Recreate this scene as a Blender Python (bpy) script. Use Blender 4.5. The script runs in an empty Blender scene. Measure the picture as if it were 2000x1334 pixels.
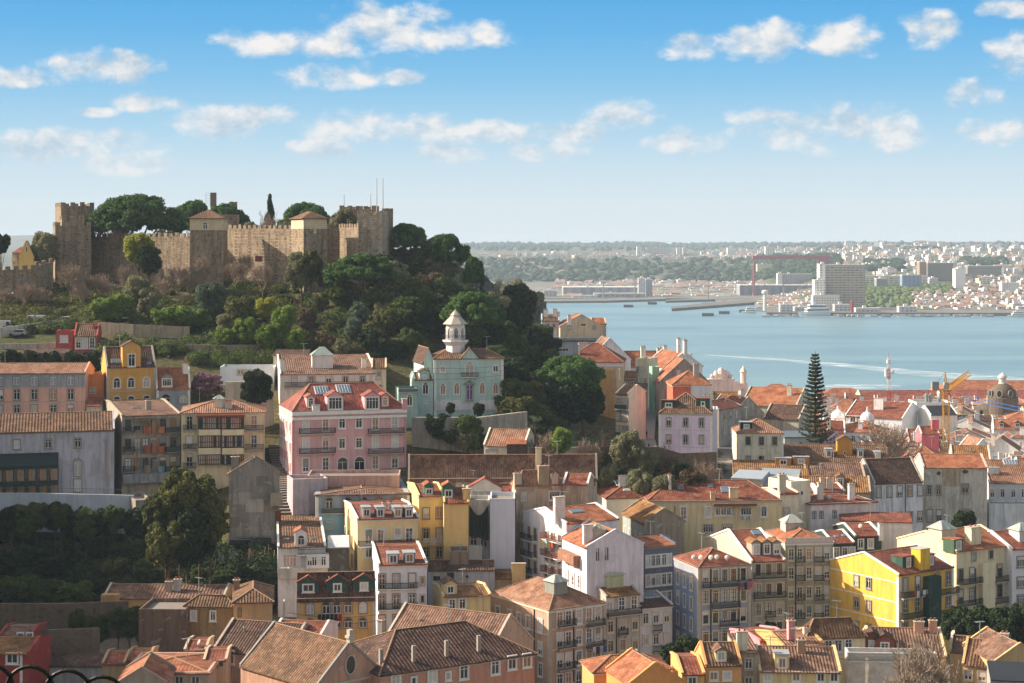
import bpy, math, random
import numpy as np
from mathutils import Vector
R = math.radians
sc = bpy.context.scene
F, ZC = 3400.0, 80.0            # focal length in photo pixels (2000 wide) and camera height above the river
# ---------------------------------------------------------------- camera
cam = bpy.data.cameras.new('camera'); camo = bpy.data.objects.new('camera', cam)
sc.collection.objects.link(camo); sc.camera = camo
camo.location = (0, 0, ZC); camo.rotation_euler = (R(90), 0, 0)
cam.sensor_width = 36; cam.lens = 36 * F / 2000
cam.shift_y = -(667 - 480) / 2000; cam.clip_start = 1; cam.clip_end = 40000
# ---------------------------------------------------------------- sun
SUN_EL, SUN_AZ = 31, -80        # degrees; azimuth clockwise from +Y
sun = bpy.data.lights.new('sun', 'SUN'); sun.energy = 5.0; sun.angle = R(0.5); sun.color = (1, .88, .73)
suno = bpy.data.objects.new('sun', sun); sc.collection.objects.link(suno)
sd = Vector((math.sin(R(SUN_AZ)) * math.cos(R(SUN_EL)), math.cos(R(SUN_AZ)) * math.cos(R(SUN_EL)), math.sin(R(SUN_EL))))
suno.rotation_euler = sd.to_track_quat('Z', 'Y').to_euler(); suno.location = sd * 500
sc.view_settings.view_transform = 'Standard'; sc.view_settings.look = 'None'
sc.view_settings.exposure = 0.80; sc.view_settings.gamma = 1
sc.cycles.max_bounces = 6; sc.cycles.diffuse_bounces = 3; sc.cycles.glossy_bounces = 2
sc.cycles.transmission_bounces = 2; sc.cycles.volume_bounces = 0; sc.cycles.transparent_max_bounces = 6
sc.cycles.use_denoising = True; sc.cycles.caustics_reflective = False; sc.cycles.caustics_refractive = False

def lin(c):
    if isinstance(c, str):
        c = tuple(int(c[i:i + 2], 16) for i in (0, 2, 4))
    c = [x / 255 for x in c]
    return tuple(x / 12.92 if x < .04045 else ((x + .055) / 1.055) ** 2.4 for x in c)

class NT:                        # terse node helper
    def __init__(s, tree): s.t = tree; s.n = tree.nodes; s.l = tree.links
    def add(s, typ, **kw):
        nd = s.n.new(typ)
        ins = kw.pop('ins', {})
        for k, v in kw.items(): setattr(nd, k, v)
        for k, v in ins.items(): s.set(nd, k, v)
        return nd
    def set(s, nd, k, v):
        if isinstance(v, bpy.types.Node): v = v.outputs[0]
        if isinstance(v, bpy.types.NodeSocket): s.l.new(v, nd.inputs[k])
        else:
            if isinstance(v, tuple) and len(v) == 3 and nd.inputs[k].type == 'RGBA': v = v + (1,)
            nd.inputs[k].default_value = v
    def m(s, op, a, b=0.0, c=None):
        nd = s.add('ShaderNodeMath', operation=op); s.set(nd, 0, a); s.set(nd, 1, b)
        if c is not None: s.set(nd, 2, c)
        return nd
    def ramp(s, x, pts):
        nd = s.add('ShaderNodeValToRGB'); s.set(nd, 0, x); e = nd.color_ramp.elements
        while len(e) < len(pts): e.new(.5)
        for el, (p, c) in zip(e, pts):
            el.position = p; el.color = (c[0], c[1], c[2], 1) if isinstance(c, tuple) else (c, c, c, 1)
        return nd
    def mix(s, f, a, b, mode='MIX'):
        nd = s.add('ShaderNodeMixRGB', blend_type=mode); s.set(nd, 0, f); s.set(nd, 1, a); s.set(nd, 2, b); return nd
    def noise(s, vec, scale, detail=3.0, rough=.5, dist=0.0):
        nd = s.add('ShaderNodeTexNoise'); 
        if vec is not None: s.set(nd, 'Vector', vec)
        s.set(nd, 'Scale', scale); s.set(nd, 'Detail', detail); s.set(nd, 'Roughness', rough); s.set(nd, 'Distortion', dist); return nd
    def mr(s, x, a, b, c=0.0, d=1.0):
        nd = s.add('ShaderNodeMapRange'); s.set(nd, 0, x)
        for i, v in enumerate((a, b, c, d)): s.set(nd, i + 1, v)
        return nd
# ---------------------------------------------------------------- sky
wd = bpy.data.worlds.new('World'); sc.world = wd; wd.use_nodes = True
def build_sky():
    w = NT(wd.node_tree); bg = w.n['Background']; bg.inputs[1].default_value = 0.115
    sky = w.add('ShaderNodeTexSky', sky_type='NISHITA', sun_disc=False, sun_elevation=R(SUN_EL), sun_rotation=R(SUN_AZ % 360), altitude=80, air_density=1.2, dust_density=3.0, ozone_density=.6)
    sky = w.mix(1.0, sky, (1.20, 1.06, .90), 'MULTIPLY'); KS = 1 / (.115 * 2 ** .80)
    tc = w.add('ShaderNodeTexCoord'); sp = w.add('ShaderNodeSeparateXYZ', ins={0: tc.outputs['Generated']})
    x, y, z = sp.outputs
    hl = w.m('SQRT', w.m('ADD', w.m('MULTIPLY', x, x), w.m('MULTIPLY', y, y)))
    v = w.m('DIVIDE', z, w.m('MAXIMUM', hl, .001))
    # low-sky gradient by elevation (tan of the angle above the horizon)
    g = [(-.02, 'dfe7ea'), (.004, 'dde8ec'), (.022, 'dbe8ee'), (.045, 'cae1ee'), (.068, 'acd5ee'), (.095, '86c4ec'), (.122, '68b6ea'), (.145, '56abe7')]
    lo, hi = -.02, .20
    rp = w.ramp(w.mr(v, lo, hi), [((p - lo) / (hi - lo), tuple(c * KS for c in lin(h))) for p, h in g])
    # unseen pale warm band added to the low sky opposite the view, filling front walls
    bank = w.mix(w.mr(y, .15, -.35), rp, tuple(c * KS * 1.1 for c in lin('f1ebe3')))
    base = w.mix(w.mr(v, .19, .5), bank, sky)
    # clouds: drifting puffs in elevation / azimuth, in front of the camera's part of the sky
    u = w.m('DIVIDE', x, w.m('MAXIMUM', y, .05))
    P = w.add('ShaderNodeCombineXYZ', ins={0: u, 1: w.m('MULTIPLY', v, 1.5)})
    n1 = w.noise(P, 38, 9, .60, .12); n2 = w.noise(P, 12, 4, .5)
    cl = [(520, 88, 85, 22), (640, 85, 70, 30), (760, 52, 120, 44), (880, 70, 105, 30), (660, 150, 95, 24), (790, 152, 45, 14),
          (30, 165, 80, 18), (165, 140, 75, 26), (250, 142, 60, 26), (295, 207, 62, 18), (175, 226, 45, 10), (420, 245, 95, 30), (500, 228, 70, 22),
          (700, 250, 110, 30), (820, 250, 120, 24), (950, 262, 120, 26), (1060, 295, 75, 18), (880, 298, 70, 16), (640, 290, 70, 18),
          (1210, 232, 62, 28), (1370, 92, 80, 24), (1500, 82, 110, 34), (1640, 78, 80, 34), (1810, 72, 60, 32), (1330, 278, 75, 22),
          (1560, 262, 110, 34), (1680, 250, 100, 40), (1750, 268, 60, 26), (1980, 120, 45, 42), (1905, 198, 48, 26), (1970, 33, 60, 18), (150, 285, 130, 26), (60, 300, 90, 26), (250, 320, 100, 22), (1480, 232, 60, 16), (1120, 262, 90, 20), (1950, 262, 60, 22)]
    env = None
    for cx, cy, rx, ry in cl:
        uu, vv = (cx - 1000) / F, (480 - cy) / F
        a = w.m('MULTIPLY', w.m('SUBTRACT', u, uu), F / rx / 1.12); b = w.m('MULTIPLY', w.m('SUBTRACT', v, vv), F / ry / 1.15)
        d = w.m('SUBTRACT', 1.0, w.m('ADD', w.m('MULTIPLY', a, a), w.m('MULTIPLY', b, b)))
        # flat undersides: the lower half falls off faster and reads greyer
        env = d if env is None else w.m('MAXIMUM', env, d)
    env = w.m('MAXIMUM', env, -2.0)
    dens = w.m('ADD', w.m('MULTIPLY', env, .62), w.m('MULTIPLY', w.m('SUBTRACT', n1, .5), 2.7))
    vo = w.add('ShaderNodeTexVoronoi', feature='SMOOTH_F1', ins={'Vector': w.add('ShaderNodeVectorMath', operation='ADD', ins={0: P, 1: w.add('ShaderNodeVectorMath', operation='SCALE', ins={0: n1.outputs['Color'], 3: .012}).outputs[0]}).outputs[0], 'Scale': 75})
    dens = w.m('ADD', dens, w.m('MULTIPLY', w.m('SUBTRACT', .42, vo), .85))
    front = w.mr(y, .3, .4)
    mask = w.add('ShaderNodeMapRange', interpolation_type='SMOOTHSTEP', ins={0: dens, 1: -.22, 2: .78, 3: 0.0, 4: 1.0})
    fade = w.mr(v, .03, .085, .6, .98)
    mask = w.m('MULTIPLY', w.m('MULTIPLY', mask, fade), front)
    # sample the puff field slightly higher up: thick above = shaded underside
    P2 = w.add('ShaderNodeVectorMath', operation='ADD', ins={0: P, 1: (-.004, .010, 0)})
    n3 = w.noise(P2.outputs[0], 38, 5, .6, .12)
    sh = w.mr(w.m('ADD', w.m('SUBTRACT', n3, n1), w.m('MULTIPLY', w.m('SUBTRACT', n2, .5), .5)), -.13, .16)
    ccol = w.mix(sh, tuple(c * KS for c in lin('f7f4f1')), tuple(c * KS for c in lin('bccede')))
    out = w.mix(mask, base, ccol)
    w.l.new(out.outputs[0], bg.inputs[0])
build_sky()
# ---------------------------------------------------------------- materials
MC = {}
def mat(key, fn):
    if key not in MC:
        m = bpy.data.materials.new('_'.join(str(k) for k in key) if isinstance(key, tuple) else key)
        m.use_nodes = True; n = NT(m.node_tree); p = n.n['Principled BSDF']; fn(n, p); MC[key] = m
    return MC[key]
def plain(name, col, rough=.7, metal=0.0, spec=.3):
    def fn(n, p):
        g = n.add('ShaderNodeNewGeometry'); ns = n.noise(g.outputs['Position'], 1.5, 3)
        c = lin(col)
        n.set(p, 'Base Color', n.mix(n.mr(ns, .3, .75), c, tuple(x * .82 for x in c))); n.set(p, 'Roughness', rough); n.set(p, 'Metallic', metal); n.set(p, 'Specular IOR Level', spec)
    return mat(('plain', name, col), fn)
def plaster(col, dirt=.35):
    def fn(n, p):
        g = n.add('ShaderNodeNewGeometry'); pos = g.outputs['Position']
        c = lin(col); y_ = sum(c) / 3; c = tuple(min(.82, (x * .9 + y_ * .1) * (1.45 - .35 * y_)) for x in c)
        mp = n.add('ShaderNodeMapping', ins={0: pos, 3: (1.6, 1.6, .16)})
        st = n.noise(mp.outputs[0], 1.0, 5, .65)
        pt = n.noise(pos, .35, 6, .6); fine = n.noise(pos, 3.0, 4, .6)
        dd = min(1, dirt * 1.2 + .08); a = n.mix(n.m('MULTIPLY', n.mr(st, .45, .70), dd), c, tuple(x * .40 + .01 for x in c))
        b = n.mix(n.m('MULTIPLY', n.mr(pt, .53, .62), dd * .65), a, tuple(x * .45 + y for x, y in zip(c, (.10, .085, .07))))
        pale = n.noise(pos, .8, 3, .5, .6); b = n.mix(n.m('MULTIPLY', n.mr(pale, .60, .64), dd * .5), b, tuple(min(1, x * .55 + .25) for x in c))
        d = n.mix(n.m('MULTIPLY', n.mr(fine, .35, .75), .22), b, tuple(min(1, x * .72) for x in c))
        n.set(p, 'Base Color', d); n.set(p, 'Roughness', .9); n.set(p, 'Specular IOR Level', .15)
        bm = n.add('ShaderNodeBump', ins={'Strength': .3, 'Distance': .05, 'Height': fine}); n.set(p, 'Normal', bm)
    return mat(('plaster', col, dirt), fn)
TILES = dict(orange=('b06a48', 'c4835f', '8a4a33'), red=('8f4d3b', 'a2614b', '693628'), dark=('5d4238', '6e5044', '43302a'),
             brown=('7d5b43', '8e6b50', '553e30'), pale=('ab7c62', 'bb9078', '83563f'), rose=('a1594c', 'b26d60', '7f4237'),
             ochre=('9a6a3c', 'b18350', '6b4a30'), old=('856150', '9c7a66', '5c4338'))
def tile(kind, pu=.42):
    def fn(n, p):
        uv = n.add('ShaderNodeUVMap'); uv.uv_map = 'UVMap'
        sp = n.add('ShaderNodeSeparateXYZ', ins={0: uv.outputs[0]}); u, v = sp.outputs[0], sp.outputs[1]
        a, b, c = (tuple(q * g for q, g in zip(lin(x), (.70, .69, .68))) for x in TILES[kind])
        cu = n.m('DIVIDE', u, pu); cv = n.m('DIVIDE', v, .42)
        cell = n.add('ShaderNodeCombineXYZ', ins={0: n.m('FLOOR', cu), 1: n.m('FLOOR', cv)})
        wn = n.add('ShaderNodeTexWhiteNoise', noise_dimensions='2D', ins={0: cell.outputs[0]})
        g = n.add('ShaderNodeNewGeometry'); pos = g.outputs['Position']
        big = n.noise(pos, .45, 5, .65); lich = n.noise(pos, 2.2, 5, .7)
        col = n.mix(wn.outputs[0], a, b)
        pch = n.add('ShaderNodeTexVoronoi', ins={'Vector': n.add('ShaderNodeVectorMath', operation='ADD', ins={0: pos, 1: n.noise(pos, 1.3, 4, .7).outputs['Color']}).outputs[0], 'Scale': .9}); pr = n.add('ShaderNodeSeparateXYZ', ins={0: pch.outputs['Color']})
        col = n.mix(n.mr(big, .42, .66, 0, .85), col, c); col = n.mix(n.m('MULTIPLY', n.m('GREATER_THAN', pr.outputs[0], .78), .3), col, tuple(min(1, x * 1.35 + .02) for x in b)); col = n.mix(n.m('MULTIPLY', n.m('LESS_THAN', pr.outputs[1], .2), .35), col, tuple(x * .6 for x in c))
        col = n.mix(n.mr(lich, .56, .70, 0, .65), col, lin('a09478'))
        col = n.mix(n.mr(lich, .30, .42, .6, 0), col, tuple(x * .45 for x in c))
        fu = n.m('SINE', n.m('MULTIPLY', cu, 6.2832)); fv = n.m('FRACT', cv); rows = kind in ('orange', 'red', 'rose')
        h = n.m('ADD', n.m('MULTIPLY', fu, .22 if rows else .42), n.m('MULTIPLY', fv, -.8 if rows else -.4))
        h = n.m('ADD', h, n.m('MULTIPLY', wn.outputs[0], .35))
        bm = n.add('ShaderNodeBump', ins={'Strength': 1.0, 'Distance': .06 if rows else .095, 'Height': h})
        n.set(p, 'Base Color', col); n.set(p, 'Roughness', .8); n.set(p, 'Specular IOR Level', .25); n.set(p, 'Normal', bm)
    return mat(('tile', kind, pu), fn)
def stone(name, a, b, d, sx=1.3, dk=.8):
    def fn(n, p):
        g = n.add('ShaderNodeNewGeometry'); pos = g.outputs['Position']
        sp = n.add('ShaderNodeSeparateXYZ', ins={0: pos})
        hx = n.m('ADD', sp.outputs[0], sp.outputs[1])
        q = n.add('ShaderNodeCombineXYZ', ins={0: hx, 1: sp.outputs[2]})
        br = n.add('ShaderNodeTexBrick', ins={0: q.outputs[0], 'Color1': lin(a), 'Color2': lin(b), 'Mortar': tuple(x * .5 + y * .5 for x, y in zip(lin(d), lin(b))), 'Scale': 1.0, 'Mortar Size': .035, 'Brick Width': sx * .6, 'Row Height': sx * .32})
        ns = n.noise(pos, .22, 6, .65); mp = n.add('ShaderNodeMapping', ins={0: pos, 3: (.9, .9, .08)}); st = n.noise(mp.outputs[0], 1.0, 5, .7)
        pat = n.noise(pos, 1.1, 6, .75)
        c = n.mix(n.m('MULTIPLY', n.mr(st, .46, .70), dk * .8), br.outputs[0], lin(d))
        c = n.mix(n.mr(ns, .5, .7, 0, .55), c, lin(b)); c = n.mix(n.mr(pat, .52, .66, 0, .85 * dk), c, tuple(x * .42 for x in lin(d)))
        n.set(p, 'Base Color', c); n.set(p, 'Roughness', .95); n.set(p, 'Specular IOR Level', .1)
        bm = n.add('ShaderNodeBump', ins={'Strength': .8, 'Distance': .25, 'Height': pat}); n.set(p, 'Normal', bm)
    return mat(('stone', name), fn)
def glass(name, col, rough=.12, spec=.8):
    def fn(n, p):
        n.set(p, 'Base Color', lin(col)); n.set(p, 'Roughness', rough); n.set(p, 'Specular IOR Level', spec)
    return mat(('glass', name), fn)
def leafmat(name, a, b, trans=.28):
    def fn(n, p):
        g = n.add('ShaderNodeNewGeometry'); oi = n.add('ShaderNodeObjectInfo')
        ns = n.noise(g.outputs['Position'], .9, 3); nb = n.noise(g.outputs['Position'], 6.0, 2)
        f = n.m('ADD', n.m('MULTIPLY', ns, .9), n.m('MULTIPLY', nb, .5))
        c = n.mix(n.mr(f, .45, .95), lin(a), lin(b))
        c = n.mix(n.m('MULTIPLY', oi.outputs['Random'], .5), c, tuple(x * .6 for x in lin(a)))
        n.set(p, 'Base Color', c); n.set(p, 'Roughness', .75); n.set(p, 'Specular IOR Level', .15)
        tr = n.add('ShaderNodeBsdfTranslucent', ins={0: c}); mx = n.add('ShaderNodeMixShader', ins={0: trans, 1: p.outputs[0], 2: tr.outputs[0]})
        n.l.new(mx.outputs[0], n.n['Material Output'].inputs[0])
    return mat(('leaf', name), fn)
PANES = [glass('dark', '181c22'), glass('dark', '181c22'), glass('deep', '23292f'), glass('smoke', '3a4148'), plain('curtain', 'b9b4ab', .6), plain('warmreflect', 'a67f5d', .5), plain('paleblind', 'd5d2cc', .6)]  # the warm tan pane has reflected sky light painted as flat colour
WHITE = plain('paint', 'e6e4df', .6); STONE = plain('limestone', 'b9b0a2', .9); METAL = plain('zinc', '98a09f', .45, .3)
IRON = plain('iron', '1d211f', .5); CREAMT = plain('creamtrim', 'd9cdb4', .9)
GREYT = plain('greystone', '8f8c88', .9)
def trimmat(t): return dict(white=WHITE, stone=STONE, cream=CREAMT, grey=GREYT, iron=IRON)[t] if isinstance(t, str) and len(t) != 6 else plain('trim', t)
# ---------------------------------------------------------------- mesh builder
class MB:
    def __init__(s): s.v = []; s.f = []; s.mi = []; s.uv = {}; s.mats = []
    def _m(s, m):
        if m not in s.mats: s.mats.append(m)
        return s.mats.index(m)
    def poly(s, pts, m, uv=None):
        i = len(s.v); s.v += [tuple(p) for p in pts]; s.f.append(tuple(range(i, i + len(pts)))); s.mi.append(s._m(m))
        if uv: s.uv[len(s.f) - 1] = uv
    def box(s, x0, x1, y0, y1, z0, z1, m, bottom=True):
        i = len(s.v); s.v += [(x0, y0, z0), (x1, y0, z0), (x1, y1, z0), (x0, y1, z0), (x0, y0, z1), (x1, y0, z1), (x1, y1, z1), (x0, y1, z1)]
        fs = [(0, 1, 5, 4), (1, 2, 6, 5), (2, 3, 7, 6), (3, 0, 4, 7), (4, 5, 6, 7)] + ([(3, 2, 1, 0)] if bottom else [])
        k = s._m(m)
        for q in fs: s.f.append(tuple(i + a for a in q)); s.mi.append(k)
    def bar(s, a, b, w, m, h=None, n=4):
        a, b = Vector(a), Vector(b); d = b - a
        if d.length < 1e-6: return
        d.normalize(); up = Vector((0, 0, 1)) if abs(d.z) < .95 else Vector((1, 0, 0))
        p = d.cross(up).normalized(); q = p.cross(d); h = h if h is not None else w
        s.tube(a, b, p, q, w / 2, w / 2, h / 2, h / 2, m, n)
    def tube(s, a, b, p, q, r0, r1, h0, h1, m, n):
        i = len(s.v); k = s._m(m)
        for c, r, h in ((a, r0, h0), (b, r1, h1)):
            for j in range(n):
                t = 2 * math.pi * (j + .5) / n; sc_ = 1.414 if n == 4 else 1
                s.v.append(tuple(c + p * (math.cos(t) * r * sc_) + q * (math.sin(t) * h * sc_)))
        for j in range(n): s.f.append((i + j, i + (j + 1) % n, i + n + (j + 1) % n, i + n + j)); s.mi.append(k)
        s.f.append(tuple(i + j for j in range(n))[::-1]); s.mi.append(k); s.f.append(tuple(i + n + j for j in range(n))); s.mi.append(k)
    def taper(s, a, b, r0, r1, m, n=6):
        a, b = Vector(a), Vector(b); d = (b - a)
        if d.length < 1e-6: return
        d.normalize(); up = Vector((0, 0, 1)) if abs(d.z) < .95 else Vector((1, 0, 0)); p = d.cross(up).normalized(); q = p.cross(d)
        s.tube(a, b, p, q, r0, r1, r0, r1, m, n)
    def lathe(s, prof, m, n=16, cx=0, cy=0, a0=0):
        k = s._m(m); i = len(s.v)
        for r, z in prof:
            for j in range(n):
                t = a0 + 2 * math.pi * j / n; s.v.append((cx + r * math.cos(t), cy + r * math.sin(t), z))
        for a in range(len(prof) - 1):
            for j in range(n):
                s.f.append((i + a * n + j, i + a * n + (j + 1) % n, i + (a + 1) * n + (j + 1) % n, i + (a + 1) * n + j)); s.mi.append(k)
    def pyramid(s, x0, x1, y0, y1, z0, z1, m, top=0.0):
        cx, cy = (x0 + x1) / 2, (y0 + y1) / 2; hx, hy = (x1 - x0) / 2 * top, (y1 - y0) / 2 * top
        b = [(x0, y0, z0), (x1, y0, z0), (x1, y1, z0), (x0, y1, z0)]; t = [(cx - hx, cy - hy, z1), (cx + hx, cy - hy, z1), (cx + hx, cy + hy, z1), (cx - hx, cy + hy, z1)]
        for j in range(4):
            k = (j + 1) % 4
            s.poly([b[j], b[k], t[k], t[j]] if top else [b[j], b[k], (cx, cy, z1)], m)
        if top: s.poly(t, m)
    def mesh(s, name):
        me = bpy.data.meshes.new(name); me.from_pydata(s.v, [], s.f)
        for m in s.mats: me.materials.append(m)
        me.polygons.foreach_set('material_index', s.mi)
        if s.uv:
            L = me.uv_layers.new(name='UVMap')
            for fi, uv in s.uv.items():
                for li, c in zip(me.polygons[fi].loop_indices, uv): L.data[li].uv = c
        me.update(); return me
    def build(s, name, parent=None, loc=(0, 0, 0), rz=0): return ob(name, s.mesh(name), parent, loc, rz)
def ob(name, data, parent=None, loc=(0, 0, 0), rz=0):
    o = bpy.data.objects.new(name, data); sc.collection.objects.link(o)
    o.location = loc; o.rotation_euler = (0, 0, rz)
    if parent: o.parent = parent
    return o
THINGS = []
def tag(o, label, cat, group=None):
    o['label'] = label; o['category'] = cat
    if group: o['group'] = group
    THINGS.append(o); return o
def thing(name, label, cat, loc=(0, 0, 0), rz=0, group=None):
    return tag(ob(name, None, None, loc, rz), label, cat, group)
def struct(o, kind='structure'): o['kind'] = kind; return o
ORD = ['leftmost', 'second from the left', 'third from the left', 'fourth from the left', 'fifth from the left', 'sixth from the left', 'seventh from the left', 'eighth from the left',
       'ninth from the left', 'tenth from the left', 'eleventh from the left', 'twelfth from the left', 'thirteenth from the left', 'fourteenth from the left', 'fifteenth from the left', 'sixteenth from the left']
def finish_labels():             # look-alikes are told apart by their order from the left; large crowds keep a shared label and a group
    by = {}
    for o in THINGS: by.setdefault(o['label'], []).append(o)
    for lab, os in by.items():
        if len(os) == 1: continue
        os.sort(key=lambda o: o.location.x / max(o.location.y, 1))
        if len(os) <= len(ORD) and not os[0].get('crowd'):
            for i, o in enumerate(os):
                o['label'] = lab + ', ' + (ORD[i] if i < len(os) - 1 else 'rightmost' if len(os) < 9 else ORD[i])
        for o in os:
            if 'group' not in o: o['group'] = lab
    for o in THINGS:
        if 'crowd' in o: del o['crowd']
# ---------------------------------------------------------------- pixel -> place
def W(px, py, D): return ((px - 1000) * D / F, D, ZC - (py - 480) * D / F)
# ---------------------------------------------------------------- terrain (one sheet, control points: photo column, distance, height)
CT = [(-3000, 0, 76), (0, 20, 70), (1000, 0, 77), (2000, 20, 70)]
for x in (-200, 200, 600, 1000, 1400, 1800, 2200): CT += [(x, 60, 46), (x, 120, 24), (x, 180, 13)]
CT += [(x, 240, 13) for x in (300, 600, 900, 1200, 1500, 1800, 2100)]
CT += [(0, 235, 13), (60, 250, 17), (0, 272, 22), (250, 272, 21), (480, 262, 20), (0, 300, 25), (250, 300, 26), (430, 290, 27), (0, 322, 30.5), (250, 322, 31), (-150, 322, 31),
       (600, 265, 18), (800, 262, 17), (560, 280, 25), (700, 280, 24), (850, 275, 20), (950, 290, 20), (560, 305, 34), (650, 300, 30), (800, 300, 26), (1000, 300, 22),
       (1150, 270, 12), (1300, 280, 13), (1300, 300, 15), (1500, 285, 13), (1650, 290, 14), (1800, 295, 14), (2000, 300, 14), (1650, 250, 14),
       (0, 345, 45), (200, 345, 44), (400, 335, 37), (480, 345, 44), (560, 330, 38.5), (700, 318, 37.5), (800, 318, 37.5), (830, 335, 41), (950, 338, 40), (1000, 330, 36), (1150, 320, 31), (1150, 345, 34),
       (850, 356, 47), (980, 358, 47), (1030, 352, 45), (0, 368, 54), (250, 368, 54.5), (450, 365, 52), (600, 365, 51), (750, 368, 52.5), (800, 378, 54),
       (0, 392, 60), (150, 390, 60.5), (300, 395, 62), (450, 395, 61), (600, 398, 62), (750, 398, 61.5), (870, 390, 56), (950, 385, 53), (1040, 380, 46),
       (-200, 425, 64), (0, 428, 66), (150, 428, 67.5), (350, 428, 68), (550, 430, 69.5), (700, 430, 70), (800, 430, 69), (880, 430, 66), (960, 425, 60), (1030, 420, 52), (1100, 400, 42),
       (-200, 470, 66), (0, 470, 67), (200, 470, 71), (400, 475, 72), (600, 475, 72), (720, 470, 72), (820, 465, 75), (900, 465, 67), (1000, 460, 52), (1080, 450, 43),
       (1170, 390, 36), (1250, 385, 37.5), (1265, 420, 40), (1250, 360, 33), (1340, 358, 33), (1420, 365, 31.5), (1420, 400, 33), (1300, 450, 36), (1150, 480, 42), (1100, 520, 40), (1300, 520, 25),
       (1200, 335, 28), (1350, 335, 26), (1500, 370, 29), (1560, 400, 25), (1600, 345, 20), (1500, 335, 22), (1750, 345, 18), (1850, 370, 19), (1950, 370, 19), (2100, 370, 18), (1700, 400, 20), (1900, 420, 15), (1500, 450, 22), (1420, 450, 28),
       (1450, 520, 11), (1700, 500, 9), (2000, 500, 8), (2200, 480, 8), (1400, 600, 7), (1700, 600, 7), (2000, 600, 7), (2300, 600, 7), (1400, 700, 4), (1700, 700, 4.5), (2000, 700, 5), (2300, 700, 5),
       (1100, 620, 12), (900, 600, 30), (600, 600, 50), (300, 620, 45), (0, 600, 40), (-300, 600, 40), (1000, 720, 2), (600, 760, 8), (0, 800, 8),
       (1300, 830, 1.2), (1700, 830, 1.5), (2100, 830, 1.5), (2400, 830, 1.5), (1200, 900, -6), (1700, 900, -6), (2300, 900, -6), (600, 900, -4), (0, 950, -6), (-500, 900, -6)]
_c = np.array([((p - 1000) * max(D, 1) / F, D, z) for p, D, z in CT])
# hill on the left, just outside the view, that keeps the garden slope in the shade
_h = np.array([(-122, 275, 50), (-140, 265, 80), (-175, 255, 86), (-128, 310, 60), (-150, 300, 84), (-190, 300, 88), (-112, 235, 48), (-135, 225, 78), (-170, 220, 86), (-145, 335, 70), (-190, 340, 76), (-260, 300, 84), (-330, 280, 84), (-100, 190, 30), (-150, 180, 60), (-230, 200, 76), (-160, 365, 66), (-200, 420, 66)])
_p = np.vstack([_c, _h]); _xy = _p[:, :2]
def _phi(r): return np.where(r > 0, r * r * np.log(np.maximum(r, 1e-9)), 0)
_n = len(_p); _K = _phi(np.linalg.norm(_xy[:, None] - _xy[None], axis=2) / 100) + np.eye(_n) * .004
_Pm = np.hstack([np.ones((_n, 1)), _xy / 100]); _A = np.block([[_K, _Pm], [_Pm.T, np.zeros((3, 3))]])
_w = np.linalg.solve(_A, np.concatenate([_p[:, 2], np.zeros(3)]))
GX, GY, GS = np.arange(-340, 345, 4.0), np.arange(-24, 905, 4.0), 4.0
_gx, _gy = np.meshgrid(GX, GY)
_q = np.stack([_gx.ravel(), _gy.ravel()], 1); HG = np.zeros(len(_q))
for i in range(0, len(_q), 4000):
    b = _q[i:i + 4000]; HG[i:i + 4000] = _phi(np.linalg.norm(b[:, None] - _xy[None], axis=2) / 100) @ _w[:_n] + _w[_n] + b @ _w[_n + 1:] / 100
_rng = np.random.default_rng(3)
HG = np.clip(HG, -8, 92).reshape(_gx.shape)
def gz(x, y):
    fx = min(max((x - GX[0]) / GS, 0), len(GX) - 1.001); fy = min(max((y - GY[0]) / GS, 0), len(GY) - 1.001)
    i, j = int(fx), int(fy); a, b = fx - i, fy - j
    return float((HG[j, i] * (1 - a) + HG[j, i + 1] * a) * (1 - b) + (HG[j + 1, i] * (1 - a) + HG[j + 1, i + 1] * a) * b)
def ground(px, py, d0=160, d1=880):
    k, q = (px - 1000) / F, (py - 480) / F; D = d0
    while D < d1:
        if gz(k * D, D) >= ZC - q * D: break
        D += 1.0
    return k * D, D, gz(k * D, D)
def build_terrain():
    v = np.stack([_gx.ravel(), _gy.ravel(), HG.ravel()], 1); nx, ny = len(GX), len(GY)
    f = [(j * nx + i, j * nx + i + 1, (j + 1) * nx + i + 1, (j + 1) * nx + i) for j in range(ny - 1) for i in range(nx - 1)]
    me = bpy.data.meshes.new('terrain'); me.from_pydata(v.tolist(), [], f)
    def fn(n, p):
        g = n.add('ShaderNodeNewGeometry'); pos = g.outputs['Position']
        a = n.noise(pos, .12, 5, .6); b = n.noise(pos, 1.2, 5, .7)
        c = n.mix(n.mr(a, .4, .62), lin('4f5233'), lin('6b5b43')); c = n.mix(n.mr(b, .4, .65), c, lin('343a22'))
        sp = n.add('ShaderNodeSeparateXYZ', ins={0: pos})
        # paved streets and yards in the low town
        low = n.mr(sp.outputs[2], 23, 19); c = n.mix(low, c, n.mix(n.mr(b, .4, .6), lin('6c6862'), lin('7f7a70')))
        n.set(p, 'Base Color', c); n.set(p, 'Roughness', 1.0); n.set(p, 'Specular IOR Level', .1)
        n.set(p, 'Normal', n.add('ShaderNodeBump', ins={'Strength': .7, 'Distance': .3, 'Height': b}))
    me.materials.append(mat('ground', fn)); me.update()
    for p_ in me.polygons: p_.use_smooth = True
    struct(ob('ground', me))
build_terrain()
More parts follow.
